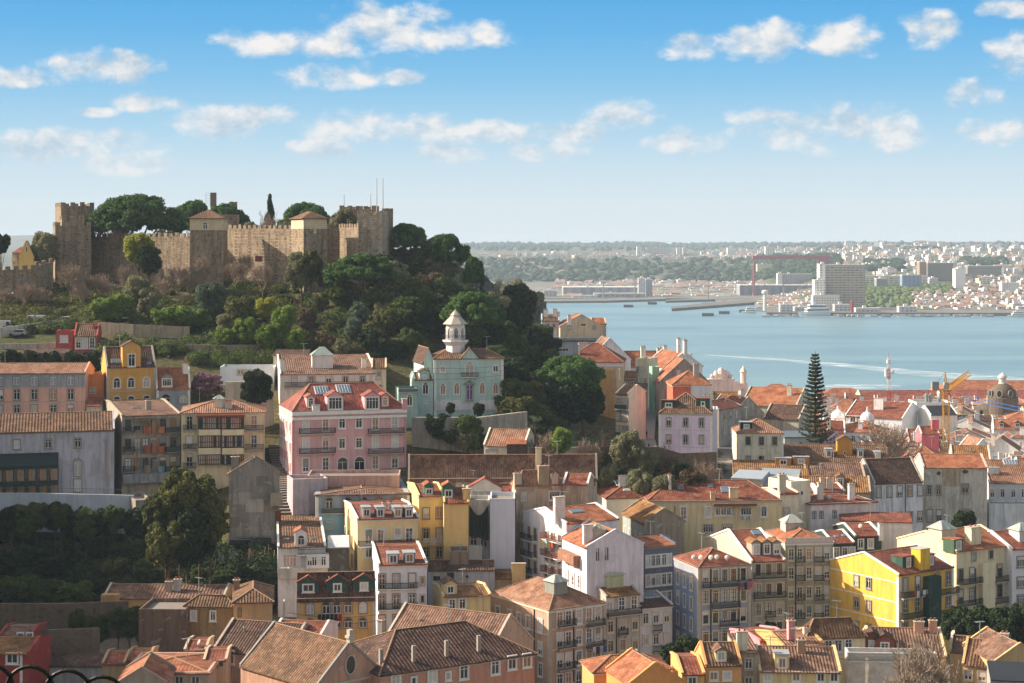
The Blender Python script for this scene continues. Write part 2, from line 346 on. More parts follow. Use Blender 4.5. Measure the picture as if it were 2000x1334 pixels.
# ---------------------------------------------------------------- river
def build_water():
    me = bpy.data.meshes.new('river'); me.from_pydata([(-9000, 500, 0), (9000, 500, 0), (9000, 16000, 0), (-9000, 16000, 0)], [], [(0, 1, 2, 3)])
    def fn(n, p):
        g = n.add('ShaderNodeNewGeometry'); pos = g.outputs['Position']
        band = n.add('ShaderNodeMapping', ins={0: pos, 2: (0, 0, R(3)), 3: (.0016, .008, 1)}); bn = n.noise(band.outputs[0], 1.0, 7, .68, .6)
        rip = n.add('ShaderNodeMapping', ins={0: pos, 3: (.06, .25, 1)}); r1 = n.noise(rip.outputs[0], 1.0, 5, .7)
        c = n.mix(n.mr(bn, .44, .66), lin('7c979a'), lin('4d7383')); 
        foam = n.add('ShaderNodeMapping', ins={0: pos, 3: (.012, .10, 1)}); fo = n.noise(foam.outputs[0], 1.0, 6, .7)
        c = n.mix(n.mr(fo, .60, .70, 0, .45), c, lin('dfe9ea')); c = n.mix(n.mr(r1, .38, .66, 0, .7), c, lin('6f8488'))
        n.set(p, 'Base Color', c); n.set(p, 'Roughness', .32); n.set(p, 'Specular IOR Level', .35)
        n.set(p, 'Normal', n.add('ShaderNodeBump', ins={'Strength': .5, 'Distance': .6, 'Height': r1}))
    me.materials.append(mat('river', fn)); struct(ob('river', me))
    # ferry wake: a curved band of foam
    def fm(n, p):
        g = n.add('ShaderNodeNewGeometry'); mp = n.add('ShaderNodeMapping', ins={0: g.outputs['Position'], 3: (.03, .12, 1)}); ns = n.noise(mp.outputs[0], 1.0, 6, .75)
        n.set(p, 'Base Color', lin('eef4f6')); n.set(p, 'Roughness', .8)
        tr = n.add('ShaderNodeBsdfTransparent'); mx = n.add('ShaderNodeMixShader', ins={0: n.mr(ns, .42, .78, 0, .9), 1: tr.outputs[0], 2: p.outputs[0]}); n.l.new(mx.outputs[0], n.n['Material Output'].inputs[0])
    foam = mat('foam', fm)
    def strip(top, bot, nm='wake'):
        m = MB()
        a = [((x - 1000) * (80 * F / (y - 480)) / F, 80 * F / (y - 480), .05) for x, y in top]; b = [((x - 1000) * (80 * F / (y - 480)) / F, 80 * F / (y - 480), .05) for x, y in bot]
        for i in range(len(a) - 1): m.poly([b[i], b[i + 1], a[i + 1], a[i]], foam)
        struct(m.build(nm))
    strip([(1375, 692), (1500, 699), (1650, 710), (1800, 724), (2050, 741)], [(1375, 693.5), (1500, 703), (1650, 717), (1800, 735), (2050, 753)])
    strip([(1610, 752), (1660, 749), (1700, 751), (1760, 752)], [(1610, 757), (1660, 759), (1700, 759), (1760, 757)])
build_water()
# ---------------------------------------------------------------- far shore: one sheet, by column and distance
def far_z(px, D):
    sl = shore(px)
    t = D - sl
    if t < 0: return -4.0
    pa = [(0, 2.5), (900, 5), (1000, 9), (1500, 34), (2000, 54), (3500, 62), (4500, 74), (6000, 92), (7500, 90), (9000, 60)]
    pb = [(0, 2.5), (120, 4), (500, 20), (1000, 38), (1800, 56), (3200, 70), (4700, 80), (6500, 94), (8000, 92), (9500, 60)]
    q = min(max((px - 1500) / 150, 0), 1); q = q * q * (3 - 2 * q)
    z = (1 - q) * np.interp(t, [p[0] for p in pa], [p[1] for p in pa]) + q * np.interp(t, [p[0] for p in pb], [p[1] for p in pb])
    w = math.sin(px * .011 + 1) * 3 + math.sin(px * .027 + D * .0007) * 2.5 + math.sin(px * .0045 + D * .0004 + 2) * 5
    z += w * min(t / 4500, 1) * .9
    z += min(max(t - 3000, 0) / 3000, 1) * 38 * min(max((860 - px) / 500, 0), 1)
    return z
def shore(px):
    return float(np.interp(px, [-400, 860, 900, 1320, 1345, 1470, 1500, 2300], [2500, 2500, 2560, 2560, 2560, 2420, 2060, 2010]))
def build_far():
    pxs = list(range(-500, 2560, 12)); Ds = []
    ts = [-30, -.5, 0] + list(range(60, 1200, 70)) + list(range(1250, 9600, 230))
    v = []; 
    for t in ts:
        for p in pxs:
            D = shore(p) + t; z = 2.6 if t == 0 else far_z(p, D) if t > 0 else -4
            v.append(((p - 1000) * D / F, D, z))
    nx = len(pxs); f = [(j * nx + i, j * nx + i + 1, (j + 1) * nx + i + 1, (j + 1) * nx + i) for j in range(len(ts) - 1) for i in range(nx - 1)]
    me = bpy.data.meshes.new('far_shore'); me.from_pydata(v, [], f)
    def fn(n, p):
        g = n.add('ShaderNodeNewGeometry'); pos = g.outputs['Position']; a = n.noise(pos, .006, 6, .6); b = n.noise(pos, .03, 5, .6)
        c = n.mix(n.mr(a, .38, .55), lin('303e28'), lin('4c523c')); c = n.mix(n.mr(b, .55, .62, 0, .7), c, lin('8d8478')); c = n.mix(n.mr(b, .42, .3, 0, .8), c, lin('2b3a22'))
        sp = n.add('ShaderNodeSeparateXYZ', ins={0: pos}); c = n.mix(n.mr(sp.outputs[2], 9, 5), c, n.mix(n.mr(b, .42, .58), lin('56584f'), lin('7d7a72')))
        n.set(p, 'Base Color', c); n.set(p, 'Roughness', 1.0)
    me.materials.append(mat('far_shore', fn)); me.update(); struct(ob('hills', me))
build_far()
def fgz(px, D): return far_z(px, D)
# ---------------------------------------------------------------- window library (shared meshes)
LIB = {}
rnd = random.Random(7)
def arch_pts(w, h, kind):
    if kind == 'arch':
        r = w / 2; return [(-w / 2, 0), (w / 2, 0)] + [(r * math.cos(a), h - r + r * math.sin(a)) for a in [math.pi * i / 8 for i in range(9)]]
    if kind == 'gothic': return [(-w / 2, 0), (w / 2, 0), (w / 2, h - w * .75), (w * .28, h - w * .3), (0, h), (-w * .28, h - w * .3), (-w / 2, h - w * .75)]
    if kind == 'oval': return [(w / 2 * math.cos(a), h / 2 + h / 2 * math.sin(a)) for a in [2 * math.pi * i / 16 for i in range(16)]]
    return [(-w / 2, 0), (w / 2, 0), (w / 2, h), (-w / 2, h)]
FRAMES = [WHITE, WHITE, WHITE, plain('creamframe', 'cfc4ae', .6), WHITE, plain('greenframe', '3c5244', .6), WHITE, plain('brownframe', '6a4a38', .6)]
def win_mesh(kind, w, h, trim, fi=0):
    key = ('w', kind, w, h, trim, FRAMES[fi].name)
    if key not in LIB:
        m = MB(); sh = kind if kind in ('arch', 'gothic', 'oval') else 'rect'
        P = arch_pts(w, h, sh); cx, cy = 0, h / 2; e = .16
        if trim is not None:
            Q = [(cx + (x - cx) * (1 + 2 * e / w), cy + (z - cy) * (1 + 2 * e / h)) for x, z in P]; tm = trimmat(trim); n = len(P)
            for i in range(n):
                j = (i + 1) % n
                m.poly([(Q[i][0], -.15, Q[i][1]), (Q[j][0], -.15, Q[j][1]), (P[j][0], -.15, P[j][1]), (P[i][0], -.15, P[i][1])], tm)
                m.poly([(Q[i][0], .02, Q[i][1]), (Q[j][0], .02, Q[j][1]), (Q[j][0], -.15, Q[j][1]), (Q[i][0], -.15, Q[i][1])], tm)
                m.poly([(P[i][0], -.15, P[i][1]), (P[j][0], -.15, P[j][1]), (P[j][0], .0, P[j][1]), (P[i][0], .0, P[i][1])], tm)
            if sh == 'rect': m.box(-w / 2 - .25, w / 2 + .25, -.17, .0, -.26, -.16, tm)
        fw = .075; W_ = FRAMES[fi]; y0, y1 = -.055, -.012; top = h if sh == 'rect' else h - w * .45
        if sh != 'oval':
            m.box(-w / 2, -w / 2 + fw, y0, y1, 0, top, W_); m.box(w / 2 - fw, w / 2, y0, y1, 0, top, W_)
            m.box(-w / 2 + fw, w / 2 - fw, y0, y1, 0, fw, W_); m.box(-w / 2 + fw, w / 2 - fw, y0, y1, top - fw, top, W_)
            if w > .6: m.box(-.05, .05, y0 - .004, y1, fw, top - fw, W_)
            if h > 1.2 and sh == 'rect': m.box(-w / 2 + fw, w / 2 - fw, y0 - .008, y1, h * .72, h * .72 + .06, W_)
            if kind == 'door': m.box(-w / 2 + fw, w / 2 - fw, y0 - .01, y1, h * .30, h * .30 + .07, W_)
            if kind == 'wide':
                for q in (-.25, .25): m.box(w * q - .04, w * q + .04, y0 - .002, y1, fw, top - fw, W_)
        LIB[key] = m.mesh('window')
    return LIB[key]
def pane_mesh(kind, w, h, mt):
    key = ('p', kind, w, h, mt.name)
    if key not in LIB:
        m = MB(); P = arch_pts(w, h, kind if kind in ('arch', 'gothic', 'oval') else 'rect')
        m.poly([(x, -.010, z) for x, z in P], mt); LIB[key] = m.mesh('pane')
    return LIB[key]
def add_window(parent, x, y, z, rz, kind='rect', w=1.0, h=1.5, trim='stone', pane=None):
    o = ob('door' if kind == 'door' and h > 2.6 else 'window', win_mesh(kind, w, h, trim, len(THINGS) % 8 if trim != 'white' else 0), parent, (x, y, z), rz)
    pm = pane or rnd.choice(PANES); ob('pane', pane_mesh(kind, w, h, pm), o)
    if pane is None and kind in ('rect', 'door', 'wide') and h > 1.2 and rnd.random() < .28:
        fr = rnd.choice([.3, .45, .6]); key = ('bl', w, h, fr); col = rnd.choice(['d2cdc4', 'c4b9a6', '8f8f8c', 'dcd8d2'])
        if key + (col,) not in LIB: m = MB(); m.box(-w / 2 + .02, w / 2 - .02, -.09, -.066, h * (1 - fr), h - .02, plain('blind', col)); LIB[key + (col,)] = m.mesh('blind')
        ob('blind', LIB[key + (col,)], o)
    return o
RAILM = IRON
def balcony_mesh(w, d, h=1.0, slab='stone', rail=None, infill=False):
    key = ('b', round(w, 1), d, h, slab, str(rail), infill)
    if key not in LIB:
        s_, r_ = MB(), MB(); rm = rail or IRON
        s_.box(-w / 2, w / 2, -d, 0, -.16, 0, trimmat(slab))
        for q in (-w / 2 + .2, w / 2 - .3): s_.box(q, q + .12, -d * .7, 0, -.45, -.16, trimmat(slab))
        for z in (h, .12): 
            r_.box(-w / 2, w / 2, -d, -d + .05, z - .09, z, rm); r_.box(-w / 2, -w / 2 + .05, -d + .05, 0, z - .05, z, rm); r_.box(w / 2 - .05, w / 2, -d + .05, 0, z - .05, z, rm)
        n = max(3, int(w / .17))
        for i in range(n + 1):
            x = -w / 2 + .02 + (w - .04) * i / n; r_.box(x - .026, x + .026, -d + .005, -d + .045, .0, h - .05, rm, False)
        for i in range(1, max(2, int(d / .2))):
            y = -d * i / max(2, int(d / .2))
            for x in (-w / 2 + .02, w / 2 - .02): r_.box(x - .016, x + .016, y - .016, y + .016, 0, h - .05, rm, False)
        if infill: r_.box(-w / 2 + .01, w / 2 - .01, -d + .045, -d + .055, .1, h - .1, plain('railpanel', '55605c'))
        LIB[key] = (s_.mesh('balcony'), r_.mesh('railing'))
    return LIB[key]
def dish_mesh():
    if 'dish' not in LIB:
        m = MB(); g = plain('dish', 'b9b6b0', .5)
        prof = [(.0, .12), (.2, .09), (.38, .0), (.40, .0), (.2, .06), (0, .09)]
        m.lathe(prof, g, 12); m.bar((0, 0, .1), (.1, 0, .5), .03, g)
        v = [Vector(p) for p in m.v]; from mathutils import Euler
        e = Euler((R(62), 0, R(-50))); m.v = [tuple((e.to_matrix() @ p) + Vector((0, 0, .7))) for p in v]
        m.box(-.03, .03, -.03, .03, -.3, .6, METAL); LIB['dish'] = m.mesh('satellite_dish')
    return LIB['dish']
def antenna_mesh():
    if 'ant' not in LIB:
        m = MB(); m.box(-.04, .04, -.04, .04, 0, 2.6, METAL)
        m.bar((-.7, 0, 2.5), (.7, .1, 2.55), .05, METAL)
        for i in range(7): x = -.65 + i * .21; m.bar((x, -.32, 2.52), (x, .35, 2.52), .04, METAL)
        LIB['ant'] = m.mesh('antenna')
    return LIB['ant']
def vent_mesh():
    if 'vent' not in LIB: m = MB(); m.lathe([(.09, -.2), (.09, .6), (.16, .62), (.16, .7), (0, .8)], METAL, 8); LIB['vent'] = m.mesh('roof_vent')
    return LIB['vent']
# ---------------------------------------------------------------- roofs
def roof_poly(m, pts, mt, uax):
    """one sloped plane as a 16 cm thick slab; uax = eave direction"""
    P = [Vector(p) for p in pts]; n = (P[1] - P[0]).cross(P[2] - P[0]).normalized()
    if n.z < 0: P.reverse(); n = -n
    ua = Vector(uax).normalized(); va = n.cross(ua).normalized(); o = P[0]
    uv = [((p - o).dot(ua), (p - o).dot(va) * (1 if va.z < 0 else -1)) for p in P]
    m.poly(P, mt, uv); d = Vector((0, 0, -.16)); k = len(P); Q = [p + d for p in P]
    m.poly(list(reversed(Q)), mt, list(reversed(uv)))
    for i in range(k):
        j = (i + 1) % k; m.poly([Q[i], Q[j], P[j], P[i]], mt, [(0, 0), (1, 0), (1, .1), (0, .1)])
class House:
    def __init__(s, label, x0, x1, D, yaw, ye, yr=None, dep=10, xs=None, roof='gx', rise=None, wall='d8cbb5', tl='orange', cat='house', name='house', dirt=.35,
                 zb=None, over=.3, cop='wall', corn='stone', group=None, tmat=None, hipin=None, pu=.42, left=None, base=None, below=2):
        s.D = D; s.th = th = R(yaw); s.c, s.sn = math.cos(th), math.sin(th)
        Cy = D; Cx = (x0 - 1000) * D / F; s.Cx, s.Cy = Cx, Cy
        k1 = (x1 - 1000) / F; s.L = (k1 * Cy - Cx) / (s.c - k1 * s.sn)
        if left is not None:          # near corner at x0; left face runs back to column `left`
            kl = (left - 1000) / F; dep = (Cx - kl * Cy) / (s.sn + kl * s.c)
        if xs is not None:
            kl = (xs - 1000) / F
            if xs > x1: ax, ay = Cx + s.L * s.c, Cy + s.L * s.sn
            else: ax, ay = Cx, Cy
            dep = (ax - kl * ay) / (s.sn + kl * s.c)
        s.dep = min(max(dep, 3), 45)
        s.ze = ZC - (ye - 480) * D / F
        cs = [s.world(a, b) for a in (0, s.L) for b in (0, s.dep)]
        s.zb = zb if zb is not None else min(gz(a, b) for a, b in cs) - below
        s.zb = min(s.zb, s.ze - 2.5); s.H = s.ze - s.zb
        if rise is None:
            if yr is None: rise = .27 * (s.dep if roof == 'gx' else min(s.L, s.dep))
            else:
                yy = s.world(s.L / 2, s.dep / 2)[1] if roof in ('gx', 'hip', 'pyr') else s.world(s.L / 2, 0)[1] if roof == 'gy' else s.world(s.L / 2, s.dep)[1]
                rise = ZC - (yr - 480) * yy / F - s.ze
        s.rise = max(rise, .5 if roof not in ('flat',) else 0); s.kind = roof
        s.e = thing(name, label, cat, (Cx, Cy, s.zb), th, group)
        s.px = (x0 + x1) / 2
        wm = plaster(wall, dirt) if isinstance(wall, str) else wall; s.wm = wm; s.tile = tmat or tile(tl, pu)
        L, d, H, r = s.L, s.dep, s.H, s.rise; m = MB()
        m.box(0, L, 0, d, 0, H, wm)
        if roof == 'gx':
            for x, o_ in ((0, 1), (L, -1)):
                p = [(x, 0, H), (x, d, H), (x, d / 2, H + r - .05)]; m.poly(p if x else p[::-1], wm)
        if roof == 'gy':
            for y in (0, d):
                p = [(0, y, H), (L, y, H), (L / 2, y, H + r - .05)]; m.poly(p if y == 0 else p[::-1], wm)
        if roof == 'shed':
            m.poly([(0, 0, H), (0, d, H), (0, d, H + r - .05)][::-1], wm); m.poly([(L, 0, H), (L, d, H), (L, d, H + r - .05)], wm); m.poly([(0, d, H), (L, d, H), (L, d, H + r - .05), (0, d, H + r - .05)], wm)
        m.build('wall', s.e)
        if corn and roof != 'flat':
            m = MB(); cm = trimmat(corn)
            m.box(-.12, L + .12, -.12, -.004, H - .45, H - .17, cm)
            if roof in ('hip', 'gy', 'pyr'): m.box(-.12, -.004, -.004, d, H - .45, H - .17, cm); m.box(L + .004, L + .12, -.004, d, H - .45, H - .17, cm)
            m.build('cornice', s.e)
        s.mkroof(over, cop, hipin)
        if roof in ('gx', 'hip') and s.L > 6 and D < 420 and rnd.random() < .7: ob('antenna', antenna_mesh(), s.roof, (s.L * rnd.uniform(.2, .8), s.dep / 2, s.H + s.rise * .95), rnd.random() * 3)
        if roof == 'gx' and s.L > 8 and D < 420 and rnd.random() < .4: ob('roof_vent', vent_mesh(), s.roof, (s.L * rnd.uniform(.15, .85), s.dep * .32, s.H + s.rise * .6))
    def world(s, a, b): return s.Cx + a * s.c - b * s.sn, s.Cy + a * s.sn + b * s.c
    def mkroof(s, ov, cop, hipin):
        L, d, H, r, t = s.L, s.dep, s.H, s.rise, s.tile; m = MB(); rg = MB(); cm = s.tile; wmc = s.wm if cop == 'wall' else trimmat(cop) if cop else None
        ridge = plain('ridge', 'a08066', .9)
        if s.kind == 'gx':
            q = r / (d / 2) * ov; e = .02
            roof_poly(m, [(e, -ov, H - q), (L - e, -ov, H - q), (L - e, d / 2, H + r), (e, d / 2, H + r)], t, (1, 0, 0))
            roof_poly(m, [(L - e, d + ov, H - q), (e, d + ov, H - q), (e, d / 2, H + r), (L - e, d / 2, H + r)], t, (-1, 0, 0))
            rg.bar((0, d / 2, H + r + .02), (L, d / 2, H + r + .02), .28, ridge, .14, 6)
            if wmc:
                for x in (.05, L - .05):
                    rg.bar((x, -.1, H - q + .12), (x, d / 2, H + r + .14), .34, wmc, .26); rg.bar((x, d + .1, H - q + .12), (x, d / 2, H + r + .14), .34, wmc, .26)
        elif s.kind == 'gy':
            q = r / (L / 2) * ov; e = .02
            roof_poly(m, [(-ov, e, H - q), (L / 2, e, H + r), (L / 2, d - e, H + r), (-ov, d - e, H - q)], t, (0, 1, 0))
            roof_poly(m, [(L + ov, e, H - q), (L / 2, e, H + r), (L / 2, d - e, H + r), (L + ov, d - e, H - q)], t, (0, 1, 0))
            rg.bar((L / 2, 0, H + r + .02), (L / 2, d, H + r + .02), .28, ridge, .14, 6)
            if wmc:
                for y in (.05, d - .05):
                    rg.bar((-.1, y, H - q + .12), (L / 2, y, H + r + .14), .34, wmc, .26); rg.bar((L + .1, y, H - q + .12), (L / 2, y, H + r + .14), .34, wmc, .26)
        elif s.kind in ('hip', 'pyr'):
            a = [(-ov, -ov), (L + ov, -ov), (L + ov, d + ov), (-ov, d + ov)]; z = H - .08
            if L >= d and s.kind == 'hip':
                i = hipin if hipin is not None else d / 2; p, q = (i, d / 2), (L - i, d / 2)
                fs = [([a[0], a[1], q, p], (1, 0, 0)), ([a[1], a[2], q], (0, 1, 0)), ([a[2], a[3], p, q], (1, 0, 0)), ([a[3], a[0], p], (0, 1, 0))]
            else:
                i = hipin if hipin is not None else L / 2; i = min(i, d / 2)
                if s.kind == 'pyr': i = d / 2
                p, q = (L / 2, i), (L / 2, d - i)
                fs = [([a[0], a[1], p], (1, 0, 0)), ([a[1], a[2], q, p], (0, 1, 0)), ([a[2], a[3], q], (1, 0, 0)), ([a[3], a[0], p, q], (0, 1, 0))]
            for poly_, ax in fs:
                pts = [(x, y, H + r if (x, y) in (p, q) else z) for x, y in poly_]
                if len({tuple(round(c, 3) for c in w_) for w_ in pts}) < len(pts): pts = [pts[k] for k in range(len(pts)) if k == 0 or pts[k] != pts[k - 1]]
                if len(pts) >= 3: roof_poly(m, pts, t, ax)
            for c_, e_ in ((a[0], p), (a[1], q if L >= d and s.kind == 'hip' else p), (a[2], q), (a[3], p if L >= d and s.kind == 'hip' else q)):
                rg.bar((c_[0], c_[1], z + .06), (e_[0], e_[1], H + r + .04), .24, ridge, .14, 6)
            rg.bar((p[0], p[1], H + r + .04), (q[0], q[1], H + r + .04), .26, ridge, .14, 6)
        elif s.kind == 'shed':
            q = r / d * ov
            roof_poly(m, [(-.02, -ov, H - q), (L + .02, -ov, H - q), (L + .02, d, H + r), (-.02, d, H + r)], t, (1, 0, 0))
        elif s.kind == 'flat':
            w = s.wm; e = .25
            for b in ((0, L, 0, e), (0, L, d - e, d), (0, e, e, d - e), (L - e, L, e, d - e)): rg.box(b[0], b[1], b[2], b[3], H + .002, H + .7, w)
            m.box(e, L - e, e, d - e, H + .003, H + .12, plain('roofdeck', '8b8178'))
        s.roof = m.build('roof', s.e)
        if rg.v: rg.build('parapet' if s.kind == 'flat' else 'ridge_and_verge', s.roof)
    # pixel helpers on the faces
    def fx(s, px): k = (px - 1000) / F; return (k * s.Cy - s.Cx) / (s.c - k * s.sn)
    def fz(s, px, py): x = s.fx(px); return ZC - (py - 480) * (s.Cy + x * s.sn) / F - s.zb
    def lt(s, px): k = (px - 1000) / F; return (s.Cx - k * s.Cy) / (s.sn + k * s.c)
    def rt(s, px):
        k = (px - 1000) / F; ax, ay = s.world(s.L, 0); return (ax - k * ay) / (s.sn + k * s.c)
    def pos(s, face, px, py):
        if face == 'F': x = s.fx(px); return x, 0.0, s.fz(px, py), 0.0
        if face == 'L': t = s.lt(px); D = s.world(0, t)[1]; return 0.0, t, ZC - (py - 480) * D / F - s.zb, -math.pi / 2
        t = s.rt(px); D = s.world(s.L, t)[1]; return s.L, t, ZC - (py - 480) * D / F - s.zb, math.pi / 2
    def win(s, face, pxs, pys, w=1.0, h=1.5, kind='rect', trim='stone', pane=None, ends=True):
        """window centres at photo columns pxs and photo rows pys (row measured at the middle of the first column)"""
        for py in pys:
            z0 = None
            for px in pxs:
                x, y, z, rz = s.pos(face, px, py)
                if z0 is None: z0 = z
                if z0 - h / 2 < .2: continue
                add_window(s.e, x, y, z0 - h / 2, rz, kind, w, h, trim, pane)
        return s
    def auto(s, face, n, rows, w=1.0, h=1.6, sh=3.2, top=1.9, kind='rect', trim='stone', m=1.2):
        ln = s.L if face == 'F' else s.dep
        for r_ in range(rows):
            z = s.H - top - r_ * sh
            if z - h / 2 < .3: break
            for i in range(n):
                q = m + (ln - 2 * m) * (i + .5) / n
                x, y, rz = (q, 0, 0) if face == 'F' else (0, q, -math.pi / 2) if face == 'L' else (s.L, q, math.pi / 2)
                add_window(s.e, x, y, z - h / 2, rz, kind, w, h, trim)
        return s
    def bal(s, face, pa, pb, py, d=.8, h=1.0, slab='stone', infill=False, rail=None):
        xa, ya, z, rz = s.pos(face, pa, py); xb, yb, _, _ = s.pos(face, pb, py)
        w = max(math.hypot(xb - xa, yb - ya), .8); a, b = balcony_mesh(round(w, 1), d, h, slab, rail, infill)
        o = ob('balcony', a, s.e, ((xa + xb) / 2, (ya + yb) / 2, z), rz); ob('railing', b, o); return s
    def band(s, rows, mt='white', t=.10, hh=.22, face='F'):
        m = MB(); mm = trimmat(mt)
        for py in rows:
            x, y, z, rz = s.pos(face, s._mid(face), py)
            if face == 'F': m.box(-.05, s.L + .05, -t, -.003, z - hh / 2, z + hh / 2, mm)
            elif face == 'L': m.box(-t, -.003, -t, s.dep, z - hh / 2, z + hh / 2, mm)
            else: m.box(s.L + .003, s.L + t, -t, s.dep, z - hh / 2, z + hh / 2, mm)
        m.build('string_course', s.e); return s
    def _mid(s, face):
        x, y = s.world(s.L / 2, 0) if face == 'F' else s.world(0, s.dep / 2) if face == 'L' else s.world(s.L, s.dep / 2)
        return 1000 + F * x / y
    def quoins(s, mt='white', w=.45):
        m = MB(); mm = trimmat(mt)
        m.box(-.06, w, -.07, -.004, 0, s.H - .46, mm); m.box(s.L - w, s.L + .06, -.07, -.004, 0, s.H - .46, mm); m.box(-.07, -.004, -.004, w, 0, s.H - .46, mm)
        m.build('corner_pilaster', s.e); return s
    def panel(s, face, pa, pb, ya, yb, mt, t=.05, name='wall_panel'):
        """painted / rendered area proud of the wall"""
        x0, y0, z0, rz = s.pos(face, pa, ya); x1, y1, z1, _ = s.pos(face, pb, yb); zz = sorted((z0, z1)); mm = trimmat(mt) if isinstance(mt, str) else mt; m = MB()
        if face == 'F': m.box(min(x0, x1), max(x0, x1), -t, -.003, zz[0], zz[1], mm)
        elif face == 'L': m.box(-t, -.003, min(y0, y1), max(y0, y1), zz[0], zz[1], mm)
        else: m.box(s.L + .003, s.L + t, min(y0, y1), max(y0, y1), zz[0], zz[1], mm)
        m.build(name, s.e); return s
    def slope_z(s, x, y):
        L, d, H, r = s.L, s.dep, s.H, s.rise
        if s.kind == 'gx': return H + r * (1 - abs(y - d / 2) / (d / 2))
        if s.kind == 'gy': return H + r * (1 - abs(x - L / 2) / (L / 2))
        if s.kind == 'shed': return H + r * y / d
        if s.kind in ('hip', 'pyr'): i = min(L, d) / 2; return H + r * min(1, min(x, L - x, y, d - y) / i)
        return H
    def roofpt(s, px, py):
        """the point of the front slope seen at photo position (px, py)"""
        k, q = (px - 1000) / F, (py - 480) / F; best = None
        for D in np.arange(s.Cy - 6, s.Cy + 40, .15):
            X, Z = k * D, ZC - q * D - s.zb; dx, dy = X - s.Cx, D - s.Cy; a = dx * s.c + dy * s.sn; b = -dx * s.sn + dy * s.c
            if -.3 <= a <= s.L + .3 and -.3 <= b <= s.dep + .3 and Z <= s.slope_z(a, b): return a, b, s.slope_z(a, b)
        return s.L / 2, s.dep / 4, s.slope_z(s.L / 2, s.dep / 4)
    def chim(s, px, py_base, w=.9, h=1.8, d=.7, col=None, pots=True, cap=True):
        a, b, z = s.roofpt(px, py_base); m = MB(); wm = plaster(col, .5) if col else s.wm
        m.box(-w / 2, w / 2, -d / 2, d / 2, -1.0, h, wm)
        if cap: m.box(-w / 2 - .1, w / 2 + .1, -d / 2 - .1, d / 2 + .1, h, h + .12, trimmat('stone'))
        if pots:
            for q in (-w / 4, w / 4): m.box(q - .12, q + .12, -.12, .12, h + .12, h + .45, plain('pot', 'a0634a'))
        m.build('chimney', s.roof, (a, b, z)); return s
    def dorm(s, px, py_sill, w=1.5, h=1.5, col='3d4a47', roof='gable', tl=None, ww=None, wh=None, kind='rect', trim='white', pane=None, sink=.25):
        """dormer whose face stands on the front slope at (px, py_sill)"""
        a, b, z = s.roofpt(px, py_sill); wm = plaster(col, .2); sl = s.rise / (s.dep / 2) if s.kind != 'shed' else s.rise / s.dep
        sl = max(sl, .2); ln = min(h / sl, s.dep / 2 - b + .5) if s.kind in ('gx',) else min(h / sl, 4); ln = min(max(ln, 1.0), 2.6)
        m = MB(); m.box(-w / 2, w / 2, 0, ln, -sink - .3, h, wm); rm = tile(tl) if tl else s.tile; t = MB()
        if roof == 'gable':
            rr = w * .28; m.poly([(-w / 2, 0, h), (w / 2, 0, h), (0, 0, h + rr)], wm)
            roof_poly(t, [(-w / 2 - .15, -.15, h - .05), (0, -.15, h + rr + .06), (0, ln + .6, h + rr + .06), (-w / 2 - .15, ln + .6, h - .05)], rm, (0, 1, 0))
            roof_poly(t, [(w / 2 + .15, -.15, h - .05), (0, -.15, h + rr + .06), (0, ln + .6, h + rr + .06), (w / 2 + .15, ln + .6, h - .05)], rm, (0, 1, 0))
        elif roof == 'flat': t.box(-w / 2 - .12, w / 2 + .12, -.15, ln, h + .003, h + .12, plain('leadgrey', '9a9fa2') if not tl else rm)
        else:
            roof_poly(t, [(-w / 2 - .15, -.2, h - .02), (w / 2 + .15, -.2, h - .02), (w / 2 + .15, ln + .5, h + .35), (-w / 2 - .15, ln + .5, h + .35)], rm, (1, 0, 0))
        o = m.build('dormer', s.roof, (a, b, z)); t.build('dormer_roof', o)
        add_window(s.e, a, b - .002, z + .12, 0, kind, ww or w * .6, wh or h * .78, trim, pane); return s
    def sky(s, px, py, w=.9, h=1.2, big=False):
        a, b, z = s.roofpt(px, py); sl = s.rise / (s.dep / 2 if s.kind not in ('shed',) else s.dep) if s.kind in ('gx', 'shed', 'hip') else .4
        ang = math.atan(sl); m = MB(); u = Vector((0, math.cos(ang), math.sin(ang))); n = Vector((0, -math.sin(ang), math.cos(ang)))
        def pt(x, t, o): return Vector((x, 0, 0)) + u * t + n * o
        for x0, x1, t0, t1, o1, mt in ((-w / 2, w / 2, 0, h, .14, trimmat('white') if big else plain('skyframe', '8c9296')), (-w / 2 + .1, w / 2 - .1, .1, h - .1, .17, glass('skylight', '5c7080', .15))):
            c = [pt(x0, t0, o1), pt(x1, t0, o1), pt(x1, t1, o1), pt(x0, t1, o1)]; m.poly(c, mt); lo = [p - n * .2 for p in c]
            for i in range(4): m.poly([lo[i], lo[(i + 1) % 4], c[(i + 1) % 4], c[i]], mt)
        if big:
            for i in range(1, 5): x = -w / 2 + w * i / 5; m.bar(pt(x, .1, .19), pt(x, h - .1, .19), .05, WHITE)
        m.build('skylight', s.roof, (a, b, z)); return s
    def lant(s, px, py, w=2.6, h=.9, col='a9a79c', wall='8e9285'):
        a, b, z = s.roofpt(px, py); m = MB(); m.box(-w / 2, w / 2, -w / 2, w / 2, -1.2, h, plaster(wall, .3))
        zm = plain('zincroof', col, .5, .2); m.pyramid(-w / 2 - .3, w / 2 + .3, -w / 2 - .3, w / 2 + .3, h, h + w * .38, zm, .16)
        for q in (-.5, 0, .5):
            m.bar((q * w, -w / 2 - .3, h + .05), (q * .25 * w, -.15, h + w * .38 + .03), .06, zm)
        m.build('roof_lantern', s.roof, (a, b, z)); return s
    def ant(s, px, py):
        a, b, z = s.roofpt(px, py); ob('antenna', antenna_mesh(), s.roof, (a, b, z - .1), rnd.random() * 3); return s
